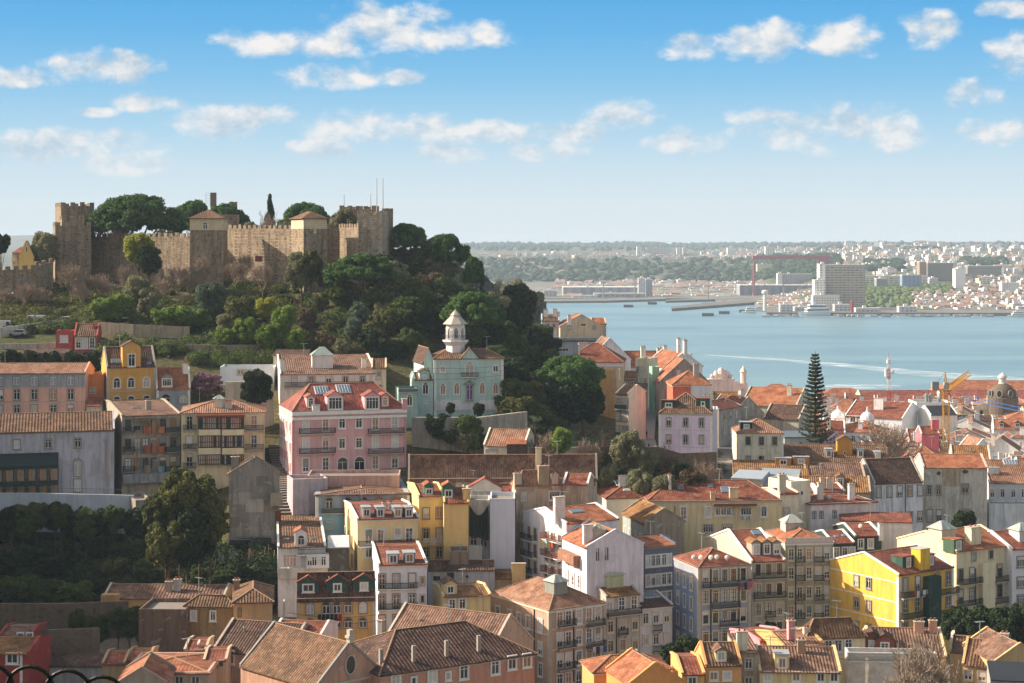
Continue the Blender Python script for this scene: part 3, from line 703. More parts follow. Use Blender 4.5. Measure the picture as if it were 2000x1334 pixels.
    def dish(s, px, py):
        a, b, z = s.roofpt(px, py); ob('satellite_dish', dish_mesh(), s.roof, (a, b, z), rnd.random() * .6 - .3); return s
    def pipe(s, face, px, y0, y1, w=.12, col='3a3d3c'):
        x, y, z1, rz = s.pos(face, px, y0); z0 = s.pos(face, px, y1)[2]; m = MB(); m.box(-w / 2, w / 2, -w - .02, -.02, max(z0, 0), z1, plain('pipe', col))
        m.build('drainpipe', s.e, (x, y, 0), rz); return s
def laundry(h, face, pa, pb, py, cols, label):
    """a line of washing hung before a facade"""
    xa, ya, z, rz = h.pos(face, pa, py); xb, yb, _, _ = h.pos(face, pb, py); n = len(cols); ln = math.hypot(xb - xa, yb - ya)
    wx, wy = h.world((xa + xb) / 2, (ya + yb) / 2); e = thing('washing_line', label, 'laundry', (wx, wy, h.zb + z), h.th + rz)
    m = MB(); m.box(-ln / 2, ln / 2, -1.0, -.98, .0, .02, WHITE); m.box(-ln / 2, -ln / 2 + .03, -1.0, 0, 0, .03, METAL); m.box(ln / 2 - .03, ln / 2, -1.0, 0, 0, .03, METAL); m.build('line', e)
    for i, c in enumerate(cols):
        m = MB(); x0 = -ln / 2 + ln * i / n + .06; x1 = -ln / 2 + ln * (i + 1) / n - .05; dz = -rnd.uniform(.7, 1.2); k = 4
        for j in range(k):
            a, b = x0 + (x1 - x0) * j / k, x0 + (x1 - x0) * (j + 1) / k; ya_, yb_ = -1.0 + .06 * math.sin(j * 2.1), -1.0 + .06 * math.sin((j + 1) * 2.1)
            m.poly([(a, ya_, dz), (b, yb_, dz), (b, -.99, 0), (a, -.99, 0)], plain('cloth', c)); m.poly([(a, ya_ + .02, dz), (b, yb_ + .02, dz), (b, -.97, 0), (a, -.97, 0)][::-1], plain('cloth', c))
        m.build('garment', e)
# ---------------------------------------------------------------- trees: shared crown and trunk meshes
LEAF = dict(broad=leafmat('broad', '3f4e26', '667438'), dark=leafmat('dark', '1f2d19', '3c4d28', .15), olive=leafmat('olive', '77775a', '97966f'), bright=leafmat('bright', '55752c', '8c9e44', .35),
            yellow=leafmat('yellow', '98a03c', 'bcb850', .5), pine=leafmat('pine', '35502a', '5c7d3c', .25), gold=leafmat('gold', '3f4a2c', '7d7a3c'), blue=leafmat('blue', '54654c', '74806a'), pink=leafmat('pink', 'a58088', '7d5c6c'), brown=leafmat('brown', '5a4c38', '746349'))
BARK = plain('bark', '5b4d3e', .95); TWIG = plain('twig', '92806f', .95); TWIGD = plain('twigdark', '5f4c40', .95)
def quads_mesh(name, C, N, S, mt, extra=None, seed=0):
    """C centres, N normals, S sizes -> small leaf-clump faces"""
    r = np.random.default_rng(seed); n = len(C)
    t = r.normal(size=(n, 3)); t -= (t * N).sum(1)[:, None] * N; t /= np.linalg.norm(t, axis=1)[:, None] + 1e-9; b = np.cross(N, t)
    S = S[:, None]; asp = r.uniform(.55, 1.0, (n, 1))
    P = np.stack([C - t * S - b * S * asp * .4, C + t * S * .2 - b * S * asp, C + t * S + b * S * asp * .3, C - t * S * .1 + b * S * asp], 1).reshape(-1, 3)
    v = P; f = np.arange(4 * n).reshape(-1, 4)
    me = bpy.data.meshes.new(name)
    if extra:
        ev, ef = extra; vv = np.vstack([v, ev]); ff = f.tolist() + [[a + len(v) for a in q] for q in ef]
    else: vv, ff = v, f.tolist()
    me.from_pydata(vv.tolist(), [], ff); me.materials.append(mt); me.update(); return me
_ico = None
def ico():
    global _ico
    if _ico is None:
        import bmesh
        bm = bmesh.new(); bmesh.ops.create_icosphere(bm, subdivisions=2, radius=1); _ico = (np.array([v.co[:] for v in bm.verts]), [[v.index for v in f.verts] for f in bm.faces]); bm.free()
    return _ico
def blobs_leaf(name, blobs, mt, leaf, per, seed, core=.72, flat=1.0, up=.2):
    r = np.random.default_rng(seed); C = []; N = []; ev = []; ef = []; iv, iff = ico(); cnt = 0
    for (x, y, z, a, b, c) in blobs:
        n = int(per * (a * b + a * c + b * c) / 3); d = r.normal(size=(n, 3)); d /= np.linalg.norm(d, axis=1)[:, None]
        rad = r.uniform(.74, 1.22, (n, 1)); p = d * rad * np.array([a, b, c]) + np.array([x, y, z]); C.append(p)
        q = d + r.normal(size=(n, 3)) * .7 + np.array([0, 0, up]); N.append(q / np.linalg.norm(q, axis=1)[:, None])
        cv = iv * (1 + r.uniform(-.16, .12, (len(iv), 1))) * np.array([a, b, c]) * core + np.array([x, y, z]); ev.append(cv); ef += [[i + cnt for i in f] for f in iff]; cnt += len(iv)
    C = np.vstack(C); N = np.vstack(N); S = r.uniform(.6, 1.25, len(C)) * leaf
    return quads_mesh(name, C, N, S, mt, (np.vstack(ev), ef), seed)
def crown_blobs(w, h, n, seed, kind='round'):
    r = random.Random(seed); B = []
    for i in range(n):
        while True:
            x, y, z = r.uniform(-1, 1), r.uniform(-1, 1), r.uniform(-1, 1)
            if kind == 'cone':
                if math.hypot(x, y) > (1 - (z + 1) / 2) * .95 + .05: continue
            elif (x * x + y * y) ** 1.4 + abs(z) ** 3.2 > 1: continue
            break
        s = r.choice([r.uniform(.07, .12), r.uniform(.10, .17)]) * w if kind != 'cone' else r.uniform(.12, .2) * w
        k = .82
        B.append((x * (w / 2 - s * .8) , y * (w / 2 - s * .8), h / 2 + z * (h / 2 - s * .7), s, s * r.uniform(.8, 1.1), s * r.uniform(.65, .95) * min(1.2, h / w + .2)))
    return B
def trunk_mesh(key, h, r0, br, top, w, seed, mt=None):
    m = MB(); r = random.Random(seed); mt = mt or BARK
    p = Vector((0, 0, -1.2)); q = Vector((r.uniform(-.3, .3), r.uniform(-.3, .3), h)); m.taper(p, q, r0, r0 * .7, mt, 7)
    for i in range(br):
        a = 2 * math.pi * (i + r.random() * .6) / br; e = Vector((math.cos(a) * w * r.uniform(.3, .75), math.sin(a) * w * r.uniform(.3, .75), top * r.uniform(.8, 1.0)))
        mid = q.lerp(e, .5) + Vector((0, 0, -h * .04)); m.taper(q, mid, r0 * .55, r0 * .38, mt, 5); m.taper(mid, e, r0 * .38, r0 * .15, mt, 4)
    return m.mesh('trunk')
def bare_mesh(w, h, seed, mt, n0=5, th=.085, dens=1):
    r = random.Random(seed); m = MB(); k = m._m(mt)
    def seg(a, b, r0, r1):
        m.taper(a, b, r0, r1, mt, 3 if r0 < .06 else 5)
    def grow(p, d, ln, rad, lev):
        q = p + d * ln; seg(p, q, rad, rad * .68)
        if lev == 0: return
        nb = 3 if lev > 1 else int(3 * dens) + 1
        for i in range(nb):
            e = Vector((r.gauss(0, 1), r.gauss(0, 1), r.gauss(0, .6) + .25)); nd = (d + e * .52).normalized()
            grow(q if i < nb - 1 else p.lerp(q, .6), nd, ln * r.uniform(.66, .88), max(rad * .6, th * .34), lev - 1)
    s = 1.0; grow(Vector((0, 0, -.5)), Vector((0, 0, 1)), 2.4, .2, 0)
    for i in range(n0 + 1):
        a = 2 * math.pi * i / (n0 + 1) + r.random(); d = Vector((math.cos(a) * .65, math.sin(a) * .65, 1)).normalized()
        grow(Vector((0, 0, 1.9)), d, 1.75, .11, 5 if dens > 0 else 4)
    P = np.array(m.v); ex = P[:, :2].ptp(0).max() if hasattr(P, 'ptp') else (P[:, :2].max(0) - P[:, :2].min(0)).max(); zz = P[:, 2].max()
    P = P * np.array([w / ex, w / ex, h / zz]); m.v = [tuple(x) for x in P.tolist()]; return m.mesh('branches')
TL = {}
def tree_lib(kind, var):
    key = (kind, var)
    if key in TL: return TL[key]
    s = var * 17 + 5
    if kind in ('broad', 'dark', 'olive', 'bright', 'yellow', 'gold', 'blue', 'pink', 'brown'):
        w, h = 8.0, 7.5; lf = .29 if kind not in ('olive', 'blue') else .21
        B = crown_blobs(w, h, 62, s); c = blobs_leaf('crown', B, LEAF[kind], lf, 330 if lf > .22 else 420, s, core=.48)
        me = (c, trunk_mesh(key, 3.4, .26, 5, 7.0, 2.6, s), 8.0, 10.0, 2.4)
    elif kind == 'pine':         # stone pine: parasol crown on spreading limbs
        r = random.Random(s); B = []; w = 14.0
        for i in range(120):
            a = r.random() * 6.283; q = math.sqrt(r.random()) * .95; x, y = math.cos(a) * q * w / 2, math.sin(a) * q * w / 2; z = 5.0 * math.sqrt(max(0, 1 - q * q)) * (r.uniform(.35, .8) if i % 3 == 0 else 1) + r.uniform(-.3, .3)
            sx = r.uniform(.6, 1.25); B.append((x, y, z + .6, sx, sx, sx * .62))
        c = blobs_leaf('crown', B, LEAF['pine'], .2, 420, s, core=.8, up=.6); me = (c, trunk_mesh(key, 3.4, .4, 9, 7.4, 5.2, s), 14.0, 11.4, 5.2)
    elif kind == 'cypress':
        r = random.Random(s); B = []
        for i in range(22): z = i / 21; q = 1.5 * (1 - z) ** .7 + .25; a = r.random() * 6.28; B.append((math.cos(a) * q * .35, math.sin(a) * q * .35, .9 + z * 9.6, q, q, .9))
        c = blobs_leaf('crown', B, LEAF['dark'], .2, 420, s); me = (c, trunk_mesh(key, 2, .2, 0, 3, 1, s), 3.9, 11.4, 0)
    elif kind in ('bare', 'baredark'):
        me = (None, bare_mesh(8.0, 9.0, s, TWIG if kind == 'bare' else TWIGD), 8.0, 9.0, 0)
    elif kind == 'bush':
        B = crown_blobs(3.2, 2.2, 10, s); me = (blobs_leaf('crown', B, LEAF['broad'], .17, 600, s, core=.6), trunk_mesh(key, .6, .07, 4, 1.6, 1, s), 3.2, 2.3, 0)
    TL[key] = me; return me
KN = dict(broad=('broadleaf_tree', 'tree'), dark=('evergreen_tree', 'tree'), olive=('olive_tree', 'tree'), bright=('leafy_tree', 'tree'), yellow=('leafy_tree', 'tree'), gold=('broadleaf_tree', 'tree'), blue=('olive_tree', 'tree'),
          pine=('umbrella_pine', 'pine tree'), cypress=('cypress_tree', 'cypress'), bare=('bare_tree', 'bare tree'), baredark=('bare_tree', 'bare tree'), bush=('bush', 'bush'), pink=('blossom_tree', 'tree'), brown=('broadleaf_tree', 'tree'))
trnd = random.Random(11)
def tree_at(kind, X, Y, Z, w, h, label, group=None, rz=None):
    v = trnd.randrange(4 if kind in ('bare', 'baredark', 'broad', 'olive', 'dark') else 3); c, t, w0, h0, z0 = tree_lib(kind, v); nm, cat = KN[kind]
    e = thing(nm, label, cat, (X, Y, Z), trnd.random() * 6.28 if rz is None else rz, group); sz = h / h0 if not c or kind in ('cypress', 'pine') else min(h / h0, 1.15 * w / w0); e.scale = (w / w0, w / w0, sz); up = h / sz - h0
    tr = ob('trunk' if c else 'branches', t, e)
    if c:
        ob('crown', c, e, (0, 0, z0 + up))
        if up > .05: tr.scale = (1, 1, (7.0 + up) / 7.0)
    return e
def tree(kind, px, yt, yb, wpx, D=None, label='', group=None):
    """crown top at row yt, foot at row yb (on the ground when D is None), width wpx"""
    if D is None: X, Y, Z = ground(px, yb); 
    else: X, Y = (px - 1000) * D / F, D; Z = gz(X, Y)
    h = ZC - (yt - 480) * Y / F - Z; lib = tree_lib(kind, 0); hm = (1.0 if kind == 'pine' else .7) * (wpx * Y / F) * lib[3] / lib[2]
    if h < hm and kind != 'bush': Z -= hm - h; h = hm
    return tree_at(kind, X, Y, Z, wpx * Y / F, max(h, 1.0), label, group)
# ---------------------------------------------------------------- the castle on the hill
CS = stone('castle', 'a89780', '8f7f6c', '51463c', 1.3, .95); CL = stone('castlepale', 'd6c6aa', 'c9b899', 'a18e74', 1.5, .35)
def build_castle():
    O = W(430, 560, 436); Z0 = gz(O[0], O[1]) - 3
    cz = thing('castle', 'long medieval stone castle with crenellated towers crowning the wooded hill', 'castle', (O[0], O[1], Z0))
    def P(px, D, py=None): x, y, z = W(px, py if py else 480, D); return Vector((x - O[0], y - O[1], (z - Z0) if py else 0))
    def merl(m, a, b, mt, w=1.2, g=.75, h=1.0, th=.55, first=True):
        d = b - a; L = d.length; n = max(1, int((L + g) / (w + g))); u = d.normalized(); q = Vector((-u.y, u.x, 0)).normalized(); pw = (L - w) / max(n - 1, 1) if n > 1 else 0
        xs = []; mi = m._m(mt); k = len(m.v)
        for i in range(n): xs += [pw * i, pw * i + w]
        off = Vector((0, 0, .03)) - Vector((-u.y, u.x, 0)).normalized() * .03
        def V(p, z, s): p = a + u * p + off + q * (th if s else 0) + Vector((0, 0, z)); m.v.append(tuple(p)); return len(m.v) - 1
        C = []
        for j, x in enumerate(xs): hh = h * trnd.uniform(.8, 1.05) if j % 2 == 0 else hh; C.append([V(x, z_, s_) for s_ in (0, 1) for z_ in (-.4, 0, hh)])
        F_ = []
        for j in range(len(xs) - 1):
            A, B = C[j], C[j + 1]; F_ += [(A[0], B[0], B[1], A[1]), (B[3], A[3], A[4], B[4]), (B[0], A[0], A[3], B[3])]
            if j % 2 == 0: F_ += [(A[1], B[1], B[2], A[2]), (B[4], A[4], A[5], B[5]), (A[2], B[2], B[5], A[5]), (A[4], A[1], A[2], A[5]), (B[1], B[4], B[5], B[2])]
            else: F_ += [(A[1], B[1], B[4], A[4])]
        F_ += [(C[0][3], C[0][0], C[0][1], C[0][4]), (C[-1][0], C[-1][3], C[-1][4], C[-1][1])]
        m.f += F_; m.mi += [mi] * len(F_)
    def wall(xa, Da, ya, xb, Db, yb, th=2.2, steps=1, mt=CS):
        a, b = P(xa, Da, ya), P(xb, Db, yb); m = MB(); e = MB()
        for i in range(steps):
            p, q = a.lerp(b, i / steps), a.lerp(b, (i + 1) / steps); z = (p.z + q.z) / 2 if steps > 1 else None
            p2, q2 = (Vector((p.x, p.y, z)), Vector((q.x, q.y, z))) if z else (p, q); u = (q - p).normalized(); nn = Vector((-u.y, u.x, 0)).normalized() * th
            v = [Vector((p.x, p.y, -6)), Vector((q.x, q.y, -6)), q2, p2]; w_ = [x + nn for x in v]
            m.poly(v, mt); m.poly([v[3], v[2], w_[2], w_[3]], mt); m.poly([w_[1], w_[0], w_[3], w_[2]], mt); m.poly([v[1], w_[1], w_[2], v[2]], mt); m.poly([w_[0], v[0], v[3], w_[3]], mt)
            merl(e, p2 + Vector((0, 0, -.02)), q2 + Vector((0, 0, -.02)), mt)
        o = m.build('curtain_wall', cz); e.build('battlement', o); return o
    def tower(x0, x1, D, yaw, dep, yt, mer=True, roof=None, pale=None, xs=None, mt=CS, zbot=-6, win=()):
        th = R(yaw); c, s = math.cos(th), math.sin(th); Cx, Cy = (x0 - 1000) * D / F, D; k1 = (x1 - 1000) / F; L = (k1 * Cy - Cx) / (c - k1 * s)
        if xs: kl = (xs - 1000) / F; dep = max(4, min(16, (Cx - kl * Cy) / (s + kl * c)))
        z = ZC - (yt - 480) * D / F - Z0; e = ob('tower', None, cz, (Cx - O[0], Cy - O[1], 0), th); m = MB(); ps = (z - pale) if pale else z
        m.box(0, L, 0, dep, zbot, ps, mt); m.build('tower_wall', e)
        if pale: m = MB(); m.box(-.05, L + .05, -.05, dep + .05, ps, z, CL); m.build('upper_wall', e)
        if mer:
            m = MB(); z_ = z - .02
            V3 = lambda x, y: Vector((x, y, z_))
            merl(m, V3(0, 0), V3(L, 0), mt); merl(m, V3(L, .9), V3(L, dep), mt); merl(m, V3(L, dep), V3(0, dep), mt); merl(m, V3(0, dep), V3(0, .9), mt); m.build('battlement', e)
        if roof:
            m = MB(); ov = .5; t = tile('brown'); zr = z + roof; i = min(L, dep) / 2 - .01; a = [(-ov, -ov, z), (L + ov, -ov, z), (L + ov, dep + ov, z), (-ov, dep + ov, z)]
            p, q = ((i, dep / 2, zr), (L - i, dep / 2, zr)) if L >= dep else ((L / 2, i, zr), (L / 2, dep - i, zr))
            if L >= dep: roof_poly(m, [a[0], a[1], q, p], t, (1, 0, 0)); roof_poly(m, [a[1], a[2], q], t, (0, 1, 0)); roof_poly(m, [a[2], a[3], p, q], t, (1, 0, 0)); roof_poly(m, [a[3], a[0], p], t, (0, 1, 0))
            else: roof_poly(m, [a[0], a[1], p], t, (1, 0, 0)); roof_poly(m, [a[1], a[2], q, p], t, (0, 1, 0)); roof_poly(m, [a[2], a[3], q], t, (1, 0, 0)); roof_poly(m, [a[3], a[0], p, q], t, (0, 1, 0))
            m.build('roof', e)
        for (px, py, w, h, kd) in win:
            k = (px - 1000) / F; x = (k * Cy - Cx) / (c - k * s); o = add_window(e, x, -.06, ZC - (py - 480) * (Cy + x * s) / F - Z0 - h / 2, 0, kd, w, h, 'cream', glass('dark', '181c22'))
        return e
    # rear works first
    tower(119, 184, 462, 20, 9, 402, xs=106)
    tower(430, 467, 462, 8, 8, 419, mer=False); tower(448, 463, 470, 8, 4, 400, mer=True)
    tower(411, 422, 474, 5, 1.6, 376, mer=False, mt=stone('brickchim', 'a08878', '8d7466', '6b5548', .6, .4))
    m = MB(); q = P(402, 474); z0, z1 = P(402, 474, 402).z, P(402, 474, 377).z      # scaffold beside the masonry stack
    for dx in (0, 1.2): 
        m.bar((q.x + dx, q.y, z0), (q.x + dx, q.y, z1), .07, METAL)
    for i in range(6): zz = z0 + (z1 - z0) * i / 5; m.bar((q.x, q.y, zz), (q.x + 1.2, q.y, zz), .06, METAL)
    m.build('scaffold', cz)
    # west tower, curtains, roofed towers, east keep
    tower(108, 178, 446, 17, 10, 441, xs=101); tower(121, 165, 452, 18, 5, 428, mer=True, xs=116)
    wall(178, 458, 463, 372, 440, 462); 
    tower(373, 436, 434, 6, 8, 448, mer=False, roof=3.6 - 0, pale=None, win=()) if False else None
    tower(371, 436, 434, 2, 8.5, 426, mer=False, roof=2.3, pale=3.0, win=((401, 441, 1.1, 1.7, 'arch'),))
    wall(437, 452, 446, 570, 434, 447); 
    tower(593, 638, 424, 24, 8, 426, mer=False, roof=1.7, pale=2.6, xs=569, win=((615, 447, .3, 1.7, 'rect'),))
    wall(638, 440, 444, 662, 440, 445); wall(662, 440, 445, 700, 426, 444)
    tower(697, 746, 428, -4, 11, 419, mt=stone('castlelight', 'bdae98', 'a69884', '70665a', 1.3, .8)); tower(663, 735, 446, 0, 9, 409); tower(746, 757, 438, -6, 8, 414, mer=True)
    # broken wall stepping down the east slope
    wall(700, 436, 462, 786, 424, 528, th=1.6, steps=8)
    # low wall west of the castle
    wall(-40, 420, 528, 70, 424, 526, th=1.4); wall(70, 424, 520, 104, 430, 512, th=1.4)
    # buttressed lower wall at the foot
    wall(437, 428, 526, 560, 424, 528, th=2) if False else None
    m = MB(); a = P(508, 431); m.box(a.x - .9, a.x + .9, a.y - 2.5, a.y - 2.3, P(508, 431, 511).z, P(508, 431, 500).z, plain('reddoor', '7c3330')); m.build('door', cz)
    for px, yt, yb, D in ((736, 350, 412, 440), (748, 349, 414, 442), (724, 380, 408, 455), (672, 382, 408, 455)):
        x, y, z = W(px, yb, D); m = MB(); h = ZC - (yt - 480) * D / F - z; m.taper((0, 0, -3), (0, 0, h), .16, .08, plain('pole', 'b8b4ae'), 8); m.lathe([(0, h), (.15, h + .1), (0, h + .25)], METAL, 6)
        tag(m.build('flagpole', None, (x, y, z)), 'bare %s flagpole on the castle east keep' % {350: 'tall pale left hand', 349: 'tallest right hand', 380: 'short stout', 382: 'short thin leftmost'}[yt], 'flagpole')
build_castle()
# ---------------------------------------------------------------- retaining and garden walls
def garden_wall(pts, h, col, label, th=.4, dirt=.7, name='garden_wall', cat='wall', fence=None):
    """pts: photo points of the wall foot; the wall follows the slope"""
    G = []
    for p in pts:
        if len(p) == 3: x, y = (p[0] - 1000) * p[2] / F, p[2]; G.append((x, y, ZC - (p[1] - 480) * p[2] / F))
        else: G.append(ground(*p))
    o = G[0]; m = MB(); mt = plaster(col, dirt) if isinstance(col, str) else col; rl = MB()
    for a, b in zip(G, G[1:]):
        a, b = Vector(a) - Vector(o), Vector(b) - Vector(o); u = (b - a); u.z = 0; u.normalize(); n = Vector((-u.y, u.x, 0)) * th; dn, up = Vector((0, 0, -3.5)), Vector((0, 0, h))
        v = [a + dn, b + dn, b + up, a + up]; w_ = [p + n for p in v]; m.poly(v, mt); m.poly(w_[::-1], mt); m.poly([v[3], v[2], w_[2], w_[3]], mt); m.poly([v[1], w_[1], w_[2], v[2]], mt); m.poly([w_[0], v[0], v[3], w_[3]], mt)
        if fence:
            k = max(2, int((b - a).length / .35)); rl.bar(a + up + Vector((0, 0, 1)), b + up + Vector((0, 0, 1)), .06, fence); rl.bar(a + up + Vector((0, 0, .15)), b + up + Vector((0, 0, .15)), .04, fence)
            for i in range(k): p = a.lerp(b, i / k) + up; rl.bar(p, p + Vector((0, 0, 1)), .03, fence)
    w = m.build('wall', None, o); w.name = name; tag(w, label, cat)
    if fence: rl.build('railing', w)
garden_wall([(0, 660), (60, 652), (112, 645)], 2.2, 'a39d93', 'long pale stained retaining wall below the parked cars')
garden_wall([(0, 684), (70, 684), (130, 682)], 1.2, '9c968c', 'low pale garden wall left of the red cottage')
garden_wall([(195, 655), (260, 660), (370, 664)], 2.8, '8d7f6c', 'earth brown terrace wall under the bright hillside bushes')
garden_wall([(195, 685), (300, 690), (420, 694), (520, 694)], 2.2, '7d735f', 'low mossy terrace wall above the yellow townhouse')
garden_wall([(735, 637), (780, 640), (826, 645)], 1.8, 'b3aba0', 'pale concrete wall on the wooded slope above the mint villa')
garden_wall([(606, 625), (650, 630), (690, 634)], 1.2, '8c8270', 'brown terrace wall among trees in the middle of the hill')
garden_wall([(804, 862, 335), (860, 862, 335), (935, 862, 336), (1030, 850, 340)], 4.6, '8f897e', 'tall grey retaining wall below the mint green villa', 1.0, .6)
garden_wall([(-20, 1000, 306), (80, 1000, 306), (155, 1002, 306), (180, 1002, 307), (262, 1004, 309)], 3.3, 'aeb4bb', 'bluish white retaining wall below the lavender grey hall', .5, .3, fence=plain('greenrail', '6d7f70'))
garden_wall([(440, 800, 344), (500, 800, 344), (535, 800, 346)], 5.5, 'b0a697', 'beige retaining wall behind the round laurel tree', .6, .5)
garden_wall([(780, 902, 342), (850, 901, 342), (925, 899, 343)], 3.2, 'a67e7c', 'dusty rose garden wall behind two dark round trees', .4, .4)
garden_wall([(1030, 882, 330), (1100, 880, 330), (1150, 877, 331)], .5, '9a9286', 'low terrace edge with a pale green railing above the long roof', .4, .4, fence=plain('greenrail2', '8fa596'))
garden_wall([(1175, 905, 333), (1285, 905, 333), (1330, 918, 334), (1400, 915, 336)], 3.2, stone('rubble', '8b7a66', '77685a', '55493e', .5, .6), 'old rubble garden wall below the lilac house', .5)
garden_wall([(0, 1290, 240), (90, 1280, 242), (195, 1275, 246)], 3.5, stone('rubble', '8b7a66', '77685a', '55493e', .5, .6), 'dark rubble wall behind the red house at the bottom left', .5)
garden_wall([(0, 1205, 262), (120, 1205, 262), (250, 1200, 262)], 2.0, stone('rubble', '8b7a66', '77685a', '55493e', .5, .6), 'dark overgrown terrace wall in the shaded garden', .5)
# ---------------------------------------------------------------- houses of the slope, upper left
h = House('long salmon pink apartment house with a grey attic storey at the left edge', -70, 166, 345, 2, 728, 709, dep=9, wall='c99a86', tl='pale', corn='grey', cop='wall')
h.panel('F', -70, 166, 728, 756, plaster('8d9096', .6), name='attic_wall').band([757, 785], 'stone')
h.win('F', [-22, 0, 33, 67, 104, 138], [742], 1.3, 2.2, 'arch', 'grey'); h.win('F', [-22, 0, 33, 67, 104, 138], [771, 801], 1.2, 2.0, 'rect', 'grey')
h = House('low orange house squeezed between the pink block and the yellow townhouse', 168, 203, 349, 4, 738, 733, dep=7, roof='flat', wall='b06a36'); h.win('F', [181], [762], 1.1, 1.0)
h = House('narrow lean-to with a dark red roof below the orange house', 169, 198, 343, 4, 792, 776, dep=4, roof='shed', wall='a8a29a', tl='red')
h = House('tall yellow ochre townhouse with a white pedimented attic gable', 209, 304, 348, 20, 716, 677, xs=198, wall='bd8f3e', tl='dark', corn='white', cop='stone', dirt=.2)
h.quoins('stone').band([764], 'stone').win('F', [228, 256, 286], [748], 1.3, 2.0, 'arch', 'white').win('F', [228, 256, 286], [784], 1.3, 2.0, 'arch', 'white')
h.dorm(257, 722, 3.6, 4.2, 'bd8f3e', 'gable', None, 1.3, 2.4, 'rect', 'white', sink=1.0).sky(222, 710, 1.0, 1.2).sky(232, 710, 1.0, 1.2).sky(292, 712, .9, .9).win('L', [203], [750], .8, 1.6)
h = House('small grey blue house with a bright orange roof beside the yellow townhouse', 306, 371, 350, 14, 758, 718, dep=8, wall='8a929b', tl='orange', corn='white', cop='white')
h.quoins('white').dorm(326, 756, 2.3, 2.0, '7d8488', 'gable', None, 1.7, 1.4, 'wide').chim(362, 728, 1.1, 1.6, col='d8d5d0').win('F', [324, 358], [779], 1.6, 1.8, 'arch', 'grey')
h = House('red cottage with three white french doors under the castle slope', 145, 190, 376, 6, 655, 632, dep=7, wall='a14740', tl='brown', corn=None); h.win('F', [153, 166, 180], [670], 1.0, 2.2, 'door', 'white').chim(184, 640, .5, .9)
m = MB(); 
h2 = House('lower brick red wing of the hillside cottage with a roof terrace', 109, 143, 377, 6, 652, None, dep=6, roof='flat', wall='a14740', corn=None); h2.win('F', [125], [662], 1.5, 1.3, 'rect', 'white', WHITE)
h = House('low shed roof of dark tiles below the red cottage', 40, 132, 368, 3, 690, 681, dep=4, roof='shed', wall='7b6f62', tl='dark')
h = House('long lavender grey hall with a ribbed brown roof and arched window', -60, 223, 312, 14, 845, 806, dep=15, wall='a9a6ae', tl='brown', corn='grey', dirt=.6, pu=.55)
h.win('F', [33, 94, 152], [868], 1.1, 1.6, 'rect', 'grey').win('F', [152], [913], 1.25, 3.0, 'arch', 'grey').win('F', [152], [948], 1.3, 2.2, 'rect', 'grey').pipe('F', 210, 858, 950, .3, 'b7a48f')
# glazed veranda under a dark green awning
m = MB(); x0, _, z1, _ = h.pos('F', -60, 888); x1, _, z0, _ = h.pos('F', 114, 962); zc = h.pos('F', 60, 905)[2]; zf = h.pos('F', 60, 935)[2]; g = plain('awning', '22342f', .6)
m.poly([(x0, -3.0, zc), (x1, -3.0, zc), (x1, -.02, z1), (x0, -.02, z1)], g); m.box(x0, x1, -3.02, -2.9, zc - .7, zc, g); m.box(x0, x1, -3.0, -.02, zf - .9, zf, g); va = m.build('veranda', h.e)
m = MB(); 
for i in range(9): x = x0 + (x1 - x0) * i / 8; m.box(x - .07, x + .07, -2.98, -2.88, 0, zc - .7, g)
m.build('post', va); m = MB(); 
for i in range(24):
    a_ = x0 + (x1 - x0) * i / 24; b_ = x0 + (x1 - x0) * (i + 1) / 24
    m.box(a_ + .03, b_ - .03, -2.86, -2.84, zf, zc - .75, (glass('veranda', '4a443c', .1), plain('warmreflect', 'a67f5d', .5), plain('verpale', '9c8f7c', .5))[(i * 7) % 3])
    m.box(a_ + .03, b_ - .03, -1.2, -1.15, .4, zf - 1, (glass('veranda', '4a443c', .1), plain('warmlit', 'c98f5c', .5), plain('verpale', '9c8f7c', .5))[(i * 5) % 3])  # lit interior and warm reflections are painted into the tan pane colours
m.build('pane', va)
h = House('pale end building with a derelict rear of patched balconies', 238, 352, 322, 20, 812, 783, xs=190, wall='9c917f', tl='old', corn=None, dirt=1.0)
rr = random.Random(5)
for r_, py in enumerate((830, 868, 906)):
    h.win('F', [250, 268, 284, 300, 318, 338], [py], 1.1, 2.0, 'rect', 'grey')
    h.bal('F', 240, 262, py + 14, 1.2, 1.0, 'grey'); h.bal('F', 322, 350, py + 14, 1.3, 1.0, 'grey', True)
    h.panel('F', 280, 294, py + 2, py + 16, plaster(('9a5236', '8a4a34', '7d6d5c')[r_], .9), .9, 'patched_gallery'); h.panel('F', 296, 308, py - 10, py + 16, plaster(('8d6f4c', '91674a', '6e675d')[r_], .9), .5, 'patched_gallery'); h.panel('F', 308, 320, py + 3, py + 15, plaster(('a5603c', '9c4f33', '5f7f7d')[r_], .9), 1.0, 'patched_gallery')
h.panel('F', 262, 292, 797 + 18, 822, plaster('6f5d4a', 1.0), 1.0, 'lean_to').chim(290, 800, 1.0, 1.6, col='8f8b85').sky(268, 798, 1.8, 1.2)
h.panel('F', 238, 352, 925, 938, plaster('7c7f82', .9), 1.6, 'lean_to')
h = House('cream apartment house with dark framed glazed galleries', 354, 517, 324, 8, 806, 782, dep=12, wall='cdbd96', tl='pale', roof='hip', corn='cream', dirt=.45)
